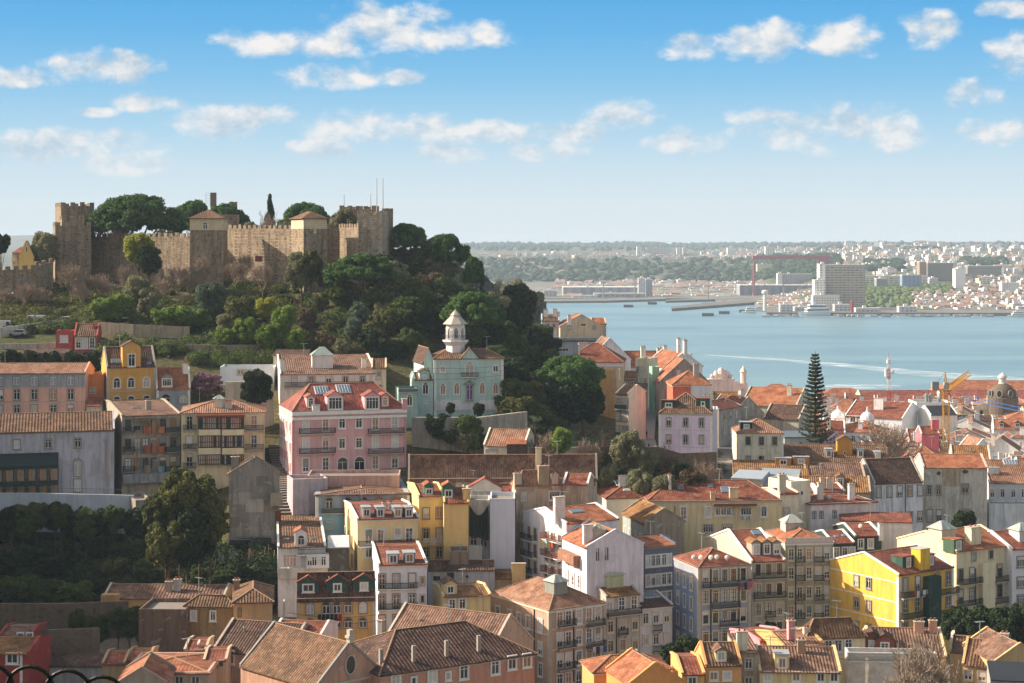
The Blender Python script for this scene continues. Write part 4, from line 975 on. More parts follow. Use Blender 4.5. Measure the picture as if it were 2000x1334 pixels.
for a, b in ((388, 431), (434, 476)):
    for ya, yb in ((814, 836), (850, 872), (887, 905)):
        h.panel('F', a, b, ya, yb, plain('galleryback', '7e6a5d'), 1.0, 'gallery')
        xa, _, za, _ = h.pos('F', a, ya); xb, _, zb_, _ = h.pos('F', b, yb); m = MB()
        for i in range(11): x = xa + (xb - xa) * i / 10; m.box(x - .05, x + .05, -1.12, -1.01, zb_, za, IRON)
        for z in (zb_, (za * .45 + zb_ * .55), za): m.box(xa, xb, -1.14, -1.01, z - .05, z + .05, IRON)
        for i in range(10):
            x = xa + (xb - xa) * (i + .5) / 10; m.box(x - .28, x + .28, -1.06, -1.03, zb_ + .1, za - .1, rr.choice([plain('curtain', 'b9b4ab', .6), plain('pinkcurt', 'c8a898'), glass('smoke', '3a4148'), plain('warmreflect', 'a67f5d', .5)]))
        m.build('gallery_glazing', h.e)
    for ya, yb in ((838, 849), (874, 886)): h.panel('F', a, b, ya, yb, plaster('d2c4a0', .2), 1.1, 'gallery_parapet')
h.panel('F', 386, 478, 810, 813, plain('brickred', '8a4636'), 1.4, 'canopy').win('F', [370, 370, 496], [826, 864, 898], 1.1, 2.4, 'door', 'cream')
for py in (840, 877, 914): h.bal('F', 480, 515, py, .9); h.bal('F', 358, 384, py, .5)
h.lant(428, 793, 1.8, 1.4, 'a7ada6', 'c9c3b6').chim(446, 797, 1.4, 1.0, col='b5aea2').pipe('F', 516, 812, 930, .12, 'c8c8c2')
h.panel('F', 354, 420, 940, 985, plaster('a9a18d', .6), 2.2, 'lower_wing')
h = House('gaunt grey concrete gable wall of a derelict house above the scrapyard', 447, 546, 292, 8, 925, 896, dep=8, xs=436, roof='gy', wall='7c7770', tl='ochre', corn=None, cop='wall', dirt=.9)
h.chim(459, 916, 1.3, 2.0, col='7a746c'); h.panel('F', 528, 552, 962, 985, plaster('8d8371', .9), 1.6, 'balcony'); h.win('F', [543], [1008], 1.0, 1.7, 'rect', None, plain('brickred', '8a4636')).win('F', [539], [972], .9, 1.1, 'rect', None); h.panel('F', 449, 530, 1052, 1060, plain('tarp', '23272e'), 1.5, 'canopy')
for a_, b_, c_, d_, e_ in ((455, 490, 962, 985, '8f897f'), (480, 515, 975, 1000, '9b958a'), (448, 470, 1010, 1030, '6f6860'), (500, 524, 930, 948, '6a645c'), (462, 530, 1030, 1046, '878177')): h.panel('F', a_, b_, c_, d_, plaster(e_, 1.0), .015 + .004 * (a_ % 7), 'render_patch')
h = House('ruined roofless stub wall below the derelict balconies', 265, 300, 305, 25, 985, None, dep=9, roof='flat', wall='847b70', dirt=.9)
h = House('long white house with a weathered tile roof and rooftop lantern behind the pink building', 547, 735, 345, 9, 731, 693, xs=532, wall='d5cec2', tl='old', corn='white', dirt=.5)
h.lant(629, 716, 4.2, 2.4, '9aa69e', 'd5d0c8').chim(552, 725, 1.0, 2.2, col='d8d3cb').chim(711, 718, 1.0, 1.8, col='d8d3cb').win('F', [575, 608, 642, 675, 708], [741], 1.0, 1.6, 'rect', 'stone').win('L', [538], [760], .8, 1.6).bal('F', 556, 730, 756, .7)
h = House('small beige house with a brown roof right of the long white house', 726, 754, 348, 4, 718, 701, dep=6, wall='cabd9e', tl='brown', corn=None); h.win('F', [739], [733], 1.0, 1.4).win('F', [739], [756], 1.4, .9)
h = House('low dark roofed shed among garden walls above the white house', 534, 602, 368, 2, 693, 682, dep=6, roof='shed', wall='b3aba0', tl='dark')
h = House('low white modern house behind the pink blossom tree', 430, 535, 362, 3, 723, None, dep=7, roof='flat', wall='c6ccd2', dirt=.15); h.win('F', [470, 486], [727], 1.3, .9)
h = House('large rose pink apartment house with red mansard dormers and white cornice', 571, 793, 317, 17, 803, 748, xs=546, roof='hip', wall='c79a9a', tl='rose', corn='white', dirt=.3, over=.1, hipin=4.5)
h.band([806, 815], 'white', .35, .5).band([815], 'white', .15, .3, 'L').quoins('c79496').band([856], 'white', .08, .2, 'L')
h.win('F', [597, 636, 733, 771], [830], 1.1, 2.4, 'door', 'white').win('F', [668, 701], [827], 1.1, 1.7, 'rect', 'white').win('F', [597, 636, 733, 771], [868], 1.1, 2.4, 'door', 'white').win('F', [668, 701], [866], 1.1, 1.8, 'rect', 'white')
h.win('F', [597, 636, 733, 771], [908], 1.1, 2.4, 'door', 'white').win('F', [669, 702], [908], 1.9, 2.8, 'arch', 'white')
for py in (847, 886): h.bal('F', 584, 654, py, .9); h.bal('F', 718, 787, py, .9)
h.win('L', [549, 554, 560, 567], [824, 862, 900], .8, 1.6, 'rect', 'white')
h.dorm(607, 797, 1.5, 2.0, 'c79496', 'gable', 'rose', .8, 1.6, 'arch').dorm(655, 801, 3.0, 2.6, 'c79496', 'gable', 'rose', 2.4, 2.1, 'wide', pane=glass('smoke', '3a4148')).dorm(727, 800, 2.9, 2.6, 'c79496', 'gable', 'rose', 2.3, 2.1, 'wide', pane=glass('smoke', '3a4148')).dorm(752, 794, 1.5, 2.0, 'c79496', 'gable', 'rose', .8, 1.5, 'arch')
h.sky(630, 771, 2.6, 2.4, True).sky(673, 769, 2.6, 2.6, True).chim(617, 801, 1.4, .8, col='dad6d2', pots=False).chim(790, 797, .9, 1.6, col='c79496', pots=False)
h = House('blue shaded terrace wall at the foot of the pink building', 572, 640, 302, 17, 944, None, dep=6, roof='flat', wall='a59aa0', dirt=.5)
h = House('faded pink terrace block under the pink building balconies', 600, 780, 306, 2, 937, None, dep=8, roof='flat', wall='ad8a7f', dirt=.6)
# ---------------------------------------------------------------- mint villa with octagonal tower
MW = '9fb8b2'
h = House('mint green neo gothic villa with a purple door and octagonal white tower', 848, 983, 350, 6, 700, 681, dep=11, xs=None, roof='hip', wall=MW, tl='brown', corn='white', dirt=.28, hipin=3)
h.quoins('white').panel('F', 848, 983, 783, 800, plaster('c9c4c8', .3), .12, 'plinth'); h.win('F', [865, 968], [721], 1.0, 1.1, 'rect', 'white').win('F', [865, 892, 942, 968], [759], 1.0, 2.3, 'gothic', 'white', plain('warmreflect', 'a67f5d', .5)).win('F', [866, 892, 942, 968], [786], .7, .5, 'rect', 'white')
h.win('F', [917], [720], 1.7, 3.0, 'gothic', 'white').bal('F', 900, 934, 736, .9, .9, 'white').win('F', [917], [765], 1.2, 3.0, 'rect', 'grey', plain('purpledoor', '6f4a86'))
x, _, z, _ = h.pos('F', 917, 751); m = MB(); m.poly([(x - 1.3, -.9, z), (x, -.9, z + .9), (x, -.02, z + .9), (x - 1.3, -.02, z)], plain('slateawn', '4a4f52')); m.poly([(x, -.9, z + .9), (x + 1.3, -.9, z), (x + 1.3, -.02, z), (x, -.02, z + .9)], plain('slateawn', '4a4f52')); m.build('door_hood', h.e)
xa, _, zt, _ = h.pos('F', 900, 700); xb = h.pos('F', 935, 700)[0]; za = h.pos('F', 917, 679)[2]; m = MB(); mm = plaster(MW, .28); xm = (xa + xb) / 2
m.box(xa, xb, -.25, 3, zt - 9, zt, mm); m.poly([(xa, -.25, zt), (xb, -.25, zt), (xm, -.25, za)], mm)
g_ = m.build('gable', h.e); m = MB(); roof_poly(m, [(xa - .2, -.4, zt - .1), (xm, -.4, za + .1), (xm, 5.5, za + .1), (xa - .2, 5.5, zt - .1)], tile('brown'), (0, 1, 0)); roof_poly(m, [(xb + .2, -.4, zt - .1), (xm, -.4, za + .1), (xm, 5.5, za + .1), (xb + .2, 5.5, zt - .1)], tile('brown'), (0, 1, 0)); m.build('gable_roof', g_)
for w_ in ((717, 1.7, 3.2),): add_window(h.e, h.fx(917), -.26, h.fz(917, 735), 0, 'gothic', 1.7, 3.2, 'white')
add_window(h.e, h.fx(917), -.26, h.fz(917, 781), 0, 'rect', 1.2, 3.0, 'grey', plain('purpledoor', '6f4a86'))
# tower
tx = h.fx(893); tz = lambda py: ZC - (py - 480) * 355 / F - h.zb; m = MB(); wm = plaster('d9d6da', .25); A8 = math.pi / 8
m.lathe([(2.0, tz(705)), (2.0, tz(675)), (2.6, tz(668))], wm, 8, tx, 5, A8); m.lathe([(2.6, tz(668)), (2.75, tz(667)), (2.75, tz(664)), (0, tz(664))], wm, 8, tx, 5, A8)
m.lathe([(1.95, tz(664)), (1.95, tz(634))], wm, 8, tx, 5, A8); tw = m.build('tower', h.e)
m = MB(); zf = plain('towerroof', 'b8aea0', .5, .1); m.lathe([(2.7, tz(633)), (1.0, tz(617)), (1.15, tz(616)), (.7, tz(611)), (0, tz(605))], zf, 8, tx, 5, A8); m.taper((tx, 5, tz(606)), (tx, 5, tz(594)), .06, .02, plain('spire', '9a7a4a'), 5); m.build('tower_roof', tw)
m = MB(); z0 = tz(664)
for i in range(8):
    a, b = A8 + i * math.pi / 4, A8 + (i + 1) * math.pi / 4; p, q = Vector((tx + 2.7 * math.cos(a), 5 + 2.7 * math.sin(a), z0)), Vector((tx + 2.7 * math.cos(b), 5 + 2.7 * math.sin(b), z0))
    m.bar(p + Vector((0, 0, .95)), q + Vector((0, 0, .95)), .06, IRON)
    for j in range(12): c = p.lerp(q, j / 12); m.bar(c, c + Vector((0, 0, .95)), .03, IRON)
m.build('tower_railing', tw)
for i in range(8):
    a = i * math.pi / 4; add_window(tw, tx + 1.81 * math.cos(a), 5 + 1.81 * math.sin(a), tz(661), a + math.pi / 2, 'gothic', .8, 2.2, 'white', rnd.choice(PANES[:4]))
h = House('mint green side wing with a steep gable left of the villa', 828, 847, 352, 14, 704, 680, dep=11, roof='gy', wall=MW, tl='dark', corn=None, cop=None, dirt=.3); h.win('F', [836], [725, 752], .9, 1.8, 'gothic', 'white')
h = House('low mint green annex with gothic window beside the villa', 809, 846, 349, 10, 741, 727, dep=7, wall=MW, tl='brown', corn=None, dirt=.3); h.win('F', [831], [758], 1.1, 2.4, 'gothic', 'white').win('F', [831], [785], .7, .5, 'rect', 'white').dorm(829, 741, 2.0, 1.6, MW, 'gable', 'brown', .5, .6)
h = House('small mint green terrace pavilion at the villa corner', 778, 816, 344, 10, 766, None, dep=6, roof='flat', wall='86a69e', dirt=.3); h.win('F', [800], [781], 1.0, 2.3, 'gothic', 'white').bal('F', 779, 815, 765, .3)
# ---------------------------------------------------------------- ridge houses and the street at the centre right
h = House('grey blue terraced block with a roof terrace on the ridge above the river', 1062, 1189, 478, 2, 668, None, dep=12, roof='flat', wall='949ba0', dirt=.5); h.win('F', [1098], [663 + 20], 3.5, .8, 'wide', None)
h.bal('F', 1100, 1186, 668, .3, 1.0)
h = House('beige gabled house with an orange roof on the ridge by the river', 1094, 1176, 492, 5, 637, 615, dep=10, roof='gy', wall='b9a78c', tl='orange', corn=None, dirt=.5); h.win('F', [1139], [632], 1.3, 1.3, 'rect', 'cream').win('F', [1112, 1160], [640], .9, 1.0)
h.chim(1112, 640, .9, 1.5, col='d0ccc6')
h = House('small white block with three chimneys at the edge of the trees', 1058, 1092, 496, 0, 626, 614, dep=8, wall='a9b5c4', tl='brown'); h.chim(1066, 618, 1.2, 1.8, col='d8d5d0').chim(1084, 618, 1.2, 1.9, col='d8d5d0').chim(1090, 620, 1.0, 1.2, col='d8d5d0').win('F', [1070, 1082], [636], .9, 1.1)
h = House('small orange roofed house behind the ridge gable by the water', 1157, 1184, 500, 4, 632, 621, dep=8, wall='ada191', tl='orange')
h = House('white house with a low gable and dark eaves above the red hip roof', 1150, 1232, 452, 8, 702, 661, dep=10, roof='gy', wall='d3cdd4', tl='pale', corn=None, dirt=.3); h.win('F', [1175, 1185], [672], .25, .9, 'rect', None); h.chim(1139, 700, 2.5, 4, col='c9c3c6')
h = House('house with a big brick red hip roof and pale ornamental eaves', 1104, 1217, 408, -6, 706, 670, dep=12, xs=None, roof='hip', wall='b8a884', tl='red', corn='white', dirt=.6, hipin=6); h.band([712], 'white', .1, .9); h.chim(1131, 693, .4, 2.2, col='cfc8c0', pots=False).win('R', [1209], [730], .9, 1.9, 'rect', 'white')
h.panel('F', 1104, 1200, 722, 900, stone('oldwall', 'd2b078', 'c09c66', '93784f', .7, .5), .1, 'stone_wall')
h = House('narrow cream street house with green balconies beside the old stone wall', 1203, 1226, 385, -34, 768, 752, dep=8, wall='cfc6b2', tl='brown', roof='gx', corn='stone', dirt=.3); h.win('F', [1207, 1213, 1219, 1224], [786, 812, 840], .8, 2.0, 'door', 'stone').bal('F', 1204, 1226, 798, .8, 1.0, 'stone', True, plain('greenrail3', '49604f')).bal('F', 1204, 1226, 852, .8, 1.0, 'stone', True, plain('greenrail3', '49604f'))
h = House('brown stained house with an ochre lean-to roof on the narrow street', 1213, 1240, 412, -10, 737, 724, dep=7, roof='shed', wall='6d665c', tl='ochre', dirt=.8); h.win('F', [1222, 1234], [752], .9, 1.5)
h = House('pale sunlit tall corner house at the top of the narrow street', 1241, 1266, 432, -20, 706, None, dep=9, roof='flat', wall='c9bfa2', dirt=.6); h.win('F', [1246, 1253, 1260], [722, 745, 765], .9, 1.8, 'rect', 'cream').bal('F', 1242, 1266, 756, .6)
h = House('house with an arched passage closing the narrow street', 1240, 1302, 452, 0, 745, 728, dep=8, wall='8f877b', tl='brown', dirt=.8); h.win('F', [1264], [792], 3.0, 5.5, 'arch', 'grey', glass('dark', '181c22')).win('F', [1248, 1280], [765], .9, 1.6)  # dark arched pane paints the shade inside the open passage
h = House('long house with an orange tile roof and slender white chimneys over the water', 1228, 1312, 482, 10, 716, 685, dep=11, wall='cdc4b8', tl='orange', cop=None); h.chim(1256, 700, 1.3, 3.2, col='d9d2c6').chim(1288, 705, 1.4, 3.4, col='d9d2c6').chim(1299, 688, 1.0, 1.6, col='d9d2c6').dorm(1262, 712, 2, 1.6, 'e0dcd4', 'flat', None, 1.4, 1.1).ant(1290, 690)
h = House('white row house with orange roof strips and a tall white chimney', 1300, 1372, 440, 22, 716, 688, dep=12, roof='gy', wall='e0dcdc', tl='orange', cop='white', corn=None, dirt=.2); h.chim(1338, 690, .9, 3.0, col='e0dcd8').chim(1362, 700, .9, 3.2, col='e0dcd8').ant(1322, 694).dish(1350, 700)
h = House('weathered brown gabled house with orange roof behind the orange pyramid', 1288, 1384, 408, 5, 745, 702, dep=10, roof='gy', wall='8f8379', tl='orange', corn=None, dirt=.8); h.win('F', [1325], [728], .8, 1.2)
h = House('house with green scaffold netting on the narrow street', 1274, 1288, 414, 10, 722, None, dep=3, roof='flat', wall='7fae93', dirt=.2)
h = House('small coral house with an orange pyramid roof behind the lilac house', 1314, 1387, 385, 3, 751, 724, dep=9, roof='hip', wall='c8583c', tl='orange', corn='white', dirt=.3); h.panel('F', 1349, 1387, 752, 800, plaster('c5c2c4', .3), .3, 'rendered_wall').chim(1360, 735, 1.2, 2.6, col='a39b8e')
h = House('tall lilac house with six small windows and a brown tent roof', 1287, 1391, 360, -7, 806, 766, dep=10, roof='pyr', wall='cfbccd', tl='brown', corn='stone', dirt=.22, over=.1)
h.quoins('white').win('F', [1306, 1339, 1370], [824, 857], .85, 1.6, 'rect', 'grey').band([840, 873], 'cfbccd', .06, .12).sky(1341, 792, .9, 1.1); h.dorm(1306, 796, 3.0, 1.4, '2b3a38', 'flat', 'red', 1.2, .7).dorm(1373, 794, 2.8, 1.5, '2b4a38', 'flat', 'red', .6, .7).chim(1382, 795, 1.8, 2.2, col='dcd2d8')
h = House('narrow white annex on the right flank of the lilac house', 1392, 1401, 366, -7, 806, None, dep=7, roof='flat', wall='d3d0d6', dirt=.2)
h = House('cream house with three shuttered windows and a pale hip roof', 1441, 1530, 370, 0, 845, 817, dep=10, roof='hip', wall='d3ccb0', tl='pale', corn='cream', dirt=.6, over=.15); h.win('F', [1461, 1487, 1513], [861], 1.0, 1.7, 'rect', 'stone').win('F', [1461, 1487], [896], 1.0, 1.2).quoins('white').dorm(1458, 838, 2.4, 1.3, '232b30', 'flat', None, 1.0, .7)
h = House('row of stained backstreet houses with dark red roofs left of the monkey puzzle', 1404, 1448, 395, 58, 800, 782, dep=9, wall='a39d93', tl='red', dirt=.8); h.auto('F', 3, 2)
h = House('grey green cottage with a mossy brown roof left of the orange roofs', 1393, 1446, 432, -3, 790, 765, dep=9, wall='b9b494', tl='ochre', dirt=.6); h.win('F', [1418], [793 + 8], 1.2, 1.6).dorm(1419, 789, 1.8, 1.4, 'a9a58c', 'flat', None, 1.1, 1.1)
h = House('house with a broad orange roof and grey pointed gable', 1448, 1555, 455, -24, 789, 757, dep=17, roof='gx', wall='a9a493', tl='orange', cop='wall', dirt=.6); h.chim(1542, 772, 1.2, 2.6, col='b8b3a2')
h = House('dark red gabled house in the backstreet left of the monkey puzzle', 1430, 1492, 410, 38, 812, 776, dep=9, roof='gy', wall='9d978e', tl='red', dirt=.7); h.chim(1490, 800, 1.0, 1.5, col='c9c4c2')
h = House('low dark red roofed house with white verge beside the monkey puzzle', 1492, 1560, 408, -28, 815, 790, dep=10, roof='gx', wall='a8a091', tl='dark', dirt=.6)
h = House('grey flat canopy roof house behind the brown tiled roofs', 1532, 1600, 395, 0, 853, 846, dep=9, roof='shed', wall='bcc0bd', tl='dark', tmat=plain('bluemetal', '6d7c88', .5, .2))
# ---------------------------------------------------------------- brown roof cluster and the convent
h = House('wide brown tiled roof with small dormers and a wooden lift housing', 1505, 1740, 372, -4, 903, 868, dep=17, wall='b59c72', tl='brown', corn=None, dirt=.5, cop=None)
h.dorm(1619, 893, 1.4, 1.6, '6b6152', 'flat', None, .8, 1.2).dorm(1681, 893, 1.4, 1.6, '6b6152', 'flat', None, .8, 1.2).dorm(1715, 896, 1.3, 1.4, '6b6152', 'flat', None, .8, 1.1).dorm(1650, 889, 3.2, 3.2, 'b27c28', 'gable', None, .6, .6, trim=None)
h = House('long mossy brown roof behind the silver metal sheds', 1432, 1580, 352, -6, 925, 899, dep=13, wall='a2916f', tl='ochre', corn=None, cop=None); h.dorm(1530, 908, 3.2, 1.3, 'a8762e', 'flat', None, 1.2, .8).dorm(1565, 906, 3.2, 1.3, 'a8762e', 'flat', None, 1.2, .8)
h = House('russet tiled roof between the silver sheds and the white convent', 1575, 1690, 350, -5, 932, 904, dep=13, wall='9f8e78', tl='old', corn=None); h.win('F', [1645], [950], 1.0, 1.4)
h = House('silver corrugated metal shed roof beside mossy tiles', 1428, 1489, 338, -20, 932, 918, dep=7, roof='shed', wall='9a9a97', tmat=plain('silver', 'b4bcc2', .4, .3), corn=None)
h = House('larger pale corrugated metal shed roof right of the first', 1480, 1556, 337, -14, 944, 915, dep=10, roof='shed', wall='8d8c88', tmat=plain('silver2', 'a3abb0', .4, .3), corn=None)
h = House('mossy low roof in front of the russet roof with a small dormer', 1560, 1700, 335, -8, 958, 930, dep=11, wall='a3937c', tl='ochre', corn=None); h.dorm(1641, 950, 1.6, 1.8, '9a8a78', 'gable', None, .9, 1.3)
h = House('white convent wing with peeling plaster and a dark brown roof', 1708, 1802, 352, 16, 943, 895, dep=15, xs=1665, wall='d5d4d8', tl='dark', corn=None, cop='stone', dirt=.75); h.win('F', [1716, 1737, 1757, 1777, 1797], [961], 1.0, 2.0, 'rect', 'grey').win('F', [1757, 1777, 1797], [1010], 1.0, 1.9, 'rect', 'grey').win('F', [1735], [1016], 1.0, 1.0, 'rect', 'grey').pipe('F', 1768, 945, 1020)
h = House('grey stained convent block with oval windows and orange roof', 1804, 1928, 362, -4, 912, 887, dep=12, wall='b3ada0', tl='orange', corn=None, cop='wall', dirt=.8); h.win('F', [1815, 1833], [924], .8, .8, 'oval', 'stone').win('F', [1885], [921], 1.2, .8, 'oval', 'stone').win('F', [1815, 1833], [957], .8, 1.9, 'rect', 'grey').win('F', [1885], [954], 1.3, 1.9, 'rect', 'grey').win('F', [1816, 1834], [1007], 1.0, 2.4, 'rect', 'grey').win('F', [1886], [1003], 1.6, 1.8, 'rect', 'grey')
h.panel('F', 1840, 1876, 918, 950, plaster('a08f76', .9), .04, 'bare_render_patch')
h = House('pale grey block with an orange roof at the right edge behind the convent', 1932, 2060, 372, -2, 942, 898, dep=14, wall='c3bfc2', tl='pale', corn='white', dirt=.2); h.win('F', [1938, 1958, 1979, 1999, 2020], [963], .9, 1.8, 'rect', 'white').sky(1975, 908, 3, 1.6, True).sky(1940, 925, 3, 1.4).chim(1940, 924, 2.4, 1.1, col='d6d2cc', pots=False)
h = House('low white arcade terrace below the pale grey block at the right edge', 1932, 2060, 364, -2, 990, None, dep=6, roof='flat', wall='c9cbcc', dirt=.5)
h = House('cream blank chimney tower block beside the laundry facade', 1545, 1583, 322, 28, 948, None, dep=7, roof='flat', wall='d9cdb5', dirt=.4); h.win('F', [1566], [963], .6, .8, 'rect', None)
h = House('white backstreet house with a dark red hip roof in front of the convent', 1583, 1712, 322, 14, 984, 965, dep=11, roof='hip', wall='d4cbc6', tl='red', corn=None, dirt=.5); h.win('F', [1590, 1604, 1630], [1006], .9, 1.5, 'rect', None, plain('bluepane', '9db6c0')).chim(1602, 975, 1.0, 3.0, col='c3bbb0').chim(1663, 975, 1.2, 2.8, col='d0c6bc').dish(1620, 978)
h = House('small red roofed cottage with two chimneys left of the convent', 1600, 1650, 331, 8, 960, 945, dep=8, wall='d6c6bc', tl='red', corn=None); h.chim(1594 + 12, 955, .9, 2, col='bdb4a6').chim(1620, 955, .9, 2, col='bdb4a6')
h = House('long low red roof against a white wall in front of the convent', 1640, 1782, 318, -10, 1016, 1003, dep=8, roof='shed', wall='d3cdc8', tl='red', corn=None); h.ant(1700, 1008)
h = House('low red roof with pale chimney pots right of the cream tower block', 1523, 1560, 318, 20, 965, 955, dep=8, wall='cfc3ab', tl='red', corn=None); h.win('F', [1536], [1000], 1.1, 1.5).chim(1519 + 8, 962, 1.4, 3.2, col='b6ab97')
# ---------------------------------------------------------------- centre: long roof, old stone house, row of cream houses
h = House('very long low cream building with a rust brown tile roof', 798, 1166, 304, 2, 932, 888, xs=778, wall='d3c6a8', tl='old', corn='cream', cop='cream', dirt=.4); h.win('F', [812, 850, 880, 914, 938, 958, 1122, 1136, 1152], [943], 1.6, .8, 'wide', 'grey').chim(1052, 912, 1.0, 3.2, col='cdbf9f')
h = House('low house with a weathered tile roof and small orange porch', 945, 1024, 328, -14, 868, 838, dep=9, wall='d6ccb4', tl='pale', corn=None); h.win('F', [960], [882], 2.0, .7)
h = House('open porch with a bright orange roof behind the long brown roof', 990, 1028, 325, -4, 866, 853, dep=5, roof='shed', wall='4a4038', tl='orange', corn=None)
h = House('weathered two tone stone house with patched red roofs and stubby chimneys', 1008, 1100, 296, 14, 948, 918, dep=9, roof='hip', xs=1000, wall='ab9a82', tl='pale', corn=None, dirt=1.0); h.win('F', [1023], [970], .9, 1.5, 'rect', 'stone').win('F', [1022], [1012], .8, 1.6).win('F', [1083], [968], 1.8, 1.4, 'wide', 'white').chim(1061, 944, 1.8, 2.8, col='8f8068').chim(1003 + 8, 945, 1.3, 1.6, col='b8aa92').chim(1083, 945, 1.1, 1.3, col='b59f90')
h = House('lower stained stone annex with a small red roof and white verge', 1100, 1148, 297, -10, 944, 925, dep=8, wall='9b8c78', tl='red', corn=None, cop='white', dirt=1.0)
h = House('tall white rendered party wall next to green netting', 957, 1006, 289, 0, 982, None, dep=8, roof='flat', wall='b9bcc6', dirt=.1)
h = House('narrow house under renovation with dark green netting', 915, 956, 292, 0, 985, None, dep=6, roof='flat', wall='b5b2ac', dirt=.6); 
x0, x1 = h.fx(917), h.fx(954); zt, zm = h.fz(935, 985), h.fz(935, 1045); m = MB(); net = plain('netting', '23342f', .9); n_ = 8
for i in range(n_):
    a, b = i / n_, (i + 1) / n_; f_ = lambda q: zt - (1.8 * math.sin(math.pi * q)); m.poly([(x0 + (x1 - x0) * a, -.6 - .25 * math.sin(a * 9), zm - .8 * a), (x0 + (x1 - x0) * b, -.6 - .25 * math.sin(b * 9), zm - .8 * b), (x0 + (x1 - x0) * b, -.3, f_(b)), (x0 + (x1 - x0) * a, -.3, f_(a))], net)
m.build('safety_net', h.e); h.win('F', [925, 945], [1058], 1.1, 1.8).panel('F', 916, 942, 1064, 1100, plaster('d5d3d0', .2), .8, 'porch').win('F', [930], [1090], 1.4, 1.6)
h = House('low house with a plain pinkish red roof and arcaded attic awning', 903, 1003, 300, 0, 973, 946, dep=9, wall='b9b2a8', tl='rose', corn=None); h.dorm(947, 980, 5.6, 2.0, 'c9c0b4', 'gable', None, 4.4, 1.2, 'wide')
h = House('tall cream yellow house with green dormers and drying sheets', 818, 868, 290, 10, 969, 945, xs=796, wall='d6b878', tl='red', corn='cream', dirt=.12); h.win('F', [832, 858], [1002, 1042, 1079], 1.0, 1.7, 'rect', 'grey').dorm(838, 966, 1.5, 1.6, '2f5a4c', 'gable', 'orange', .9, .8)
laundry(h, 'F', 824, 866, 1050, ['cfc8c8', 'd8d2cf', 'c4bcc0'], 'white sheets drying on the cream yellow house')
h = House('blank amber yellow wall block with a green framed dormer', 867, 915, 286, 4, 981, 951, dep=9, wall='d4b06a', tl='red', corn=None, cop='wall', dirt=.1); h.dorm(876, 972, 2.0, 1.9, '2f5a4c', 'gable', 'orange', 1.0, 1.0).chim(911, 975, 1.2, 1.6, col='d4b06a', pots=False)
h = House('sky blue house with a slate blue mansard storey and brown tile roof', 617, 800, 298, 8, 966, 936, xs=592, roof='hip', wall='7f8d99', tl='old', corn=None, dirt=.35, hipin=3)
h.panel('F', 617, 800, 1003, 1200, plaster('6f9cbd', .15), .06, 'painted_wall').panel('L', 593, 616, 1003, 1200, plaster('6f9cbd', .15), .06, 'painted_wall').win('F', [643, 679, 710, 740, 776], [983], 1.2, 1.9, 'arch', 'grey').win('F', [643], [1024], 1.0, 1.5, 'rect', 'stone').bal('F', 628, 700, 1002, .6, .8).quoins('white')
h.win('L', [598, 605, 612], [985, 1020], .8, 1.5)
h = House('pale yellow house with four dormers and a long terrace balcony', 698, 817, 280, 12, 1014, 984, xs=669, wall='d9bf8a', tl='red', corn='white', cop='white', dirt=.12)
h.win('F', [720, 744, 799], [1048], 1.1, 2.3, 'door', 'white').win('F', [777], [1041], .9, 1.5, 'rect', 'white').win('F', [720, 744, 777, 800], [1078], 1.0, 1.7, 'rect', 'white').bal('F', 700, 815, 1066, 1.1, .9, 'white').win('L', [675, 681, 688], [1040, 1074], .8, 1.8).win('L', [681], [1000], .5, .9)
for q in (716, 743, 777, 799): h.dorm(q, 1010, 1.3, 1.5, '565b60', 'flat', None, .9, 1.1)
h.chim(750, 996, .6, 1.1, col='c9c6c0').chim(763, 996, .6, 1.1, col='c9c6c0')
h = House('white terrace house with a sun dappled roof and glazed veranda', 543, 636, 272, 8, 1069, 1032, xs=533, wall='cfcbcd', tl='brown', corn=None, cop='white', dirt=.35)
h.dorm(588, 1066, 1.9, 2.2, 'cfcbcd', 'gable', 'orange', 1.0, 1.5, 'arch').sky(560, 1055, .9, 1.0).sky(612, 1054, .9, 1.0); h.panel('F', 598, 642, 1082, 1106, plaster('c9c8cc', .2), 1.4, 'veranda')
xa, _, za, _ = h.pos('F', 600, 1083); xb, _, zb_, _ = h.pos('F', 636, 1101)
for i in range(4): add_window(h.e, xa + (xb - xa) * (i + .5) / 4, -1.41, zb_, 0, 'rect', .75, 1.4, None)
h.bal('F', 582, 642, 1081, 1.4, .9, 'white').win('F', [560, 572], [1095], 1.1, 2.0, 'rect', None, plain('pinkcurt', 'c8a898')); h.panel('F', 545, 640, 1108, 1126, plaster('b9b2a8', .6), .8, 'terrace_wall')
h = House('open roofed terrace between the white and pale yellow houses', 640, 682, 276, 6, 1068, 1063, dep=8, roof='shed', wall='4b463f', tl='dark', tmat=plain('glassroof', 'c9ccd0', .4), corn=None)
h = House('ochre yellow house with a broad brown roof and three green dormers', 580, 733, 258, 6, 1166, 1117, xs=549, wall='c39a52', tl='dark', corn='cream', cop=None, dirt=.35); 
for q in (602, 659, 711): h.dorm(q, 1157, 3.2, 1.6, '2c463f', 'gable', 'red', 1.5 if q == 602 else 1.0, 1.0)
h.win('F', [606, 637, 658, 680, 709], [1188], 1.1, 1.7, 'arch', 'grey').win('F', [606, 637, 658, 680, 709], [1218], 1.1, 1.5, 'arch', 'grey').quoins('stone').win('L', [556, 564], [1190], .8, 1.6)
laundry(h, 'F', 620, 668, 1197, ['15161a', '1c1d22', '101114', '22232a', '1a1a20', '9c2230'], 'dark clothes drying on the ochre yellow house')
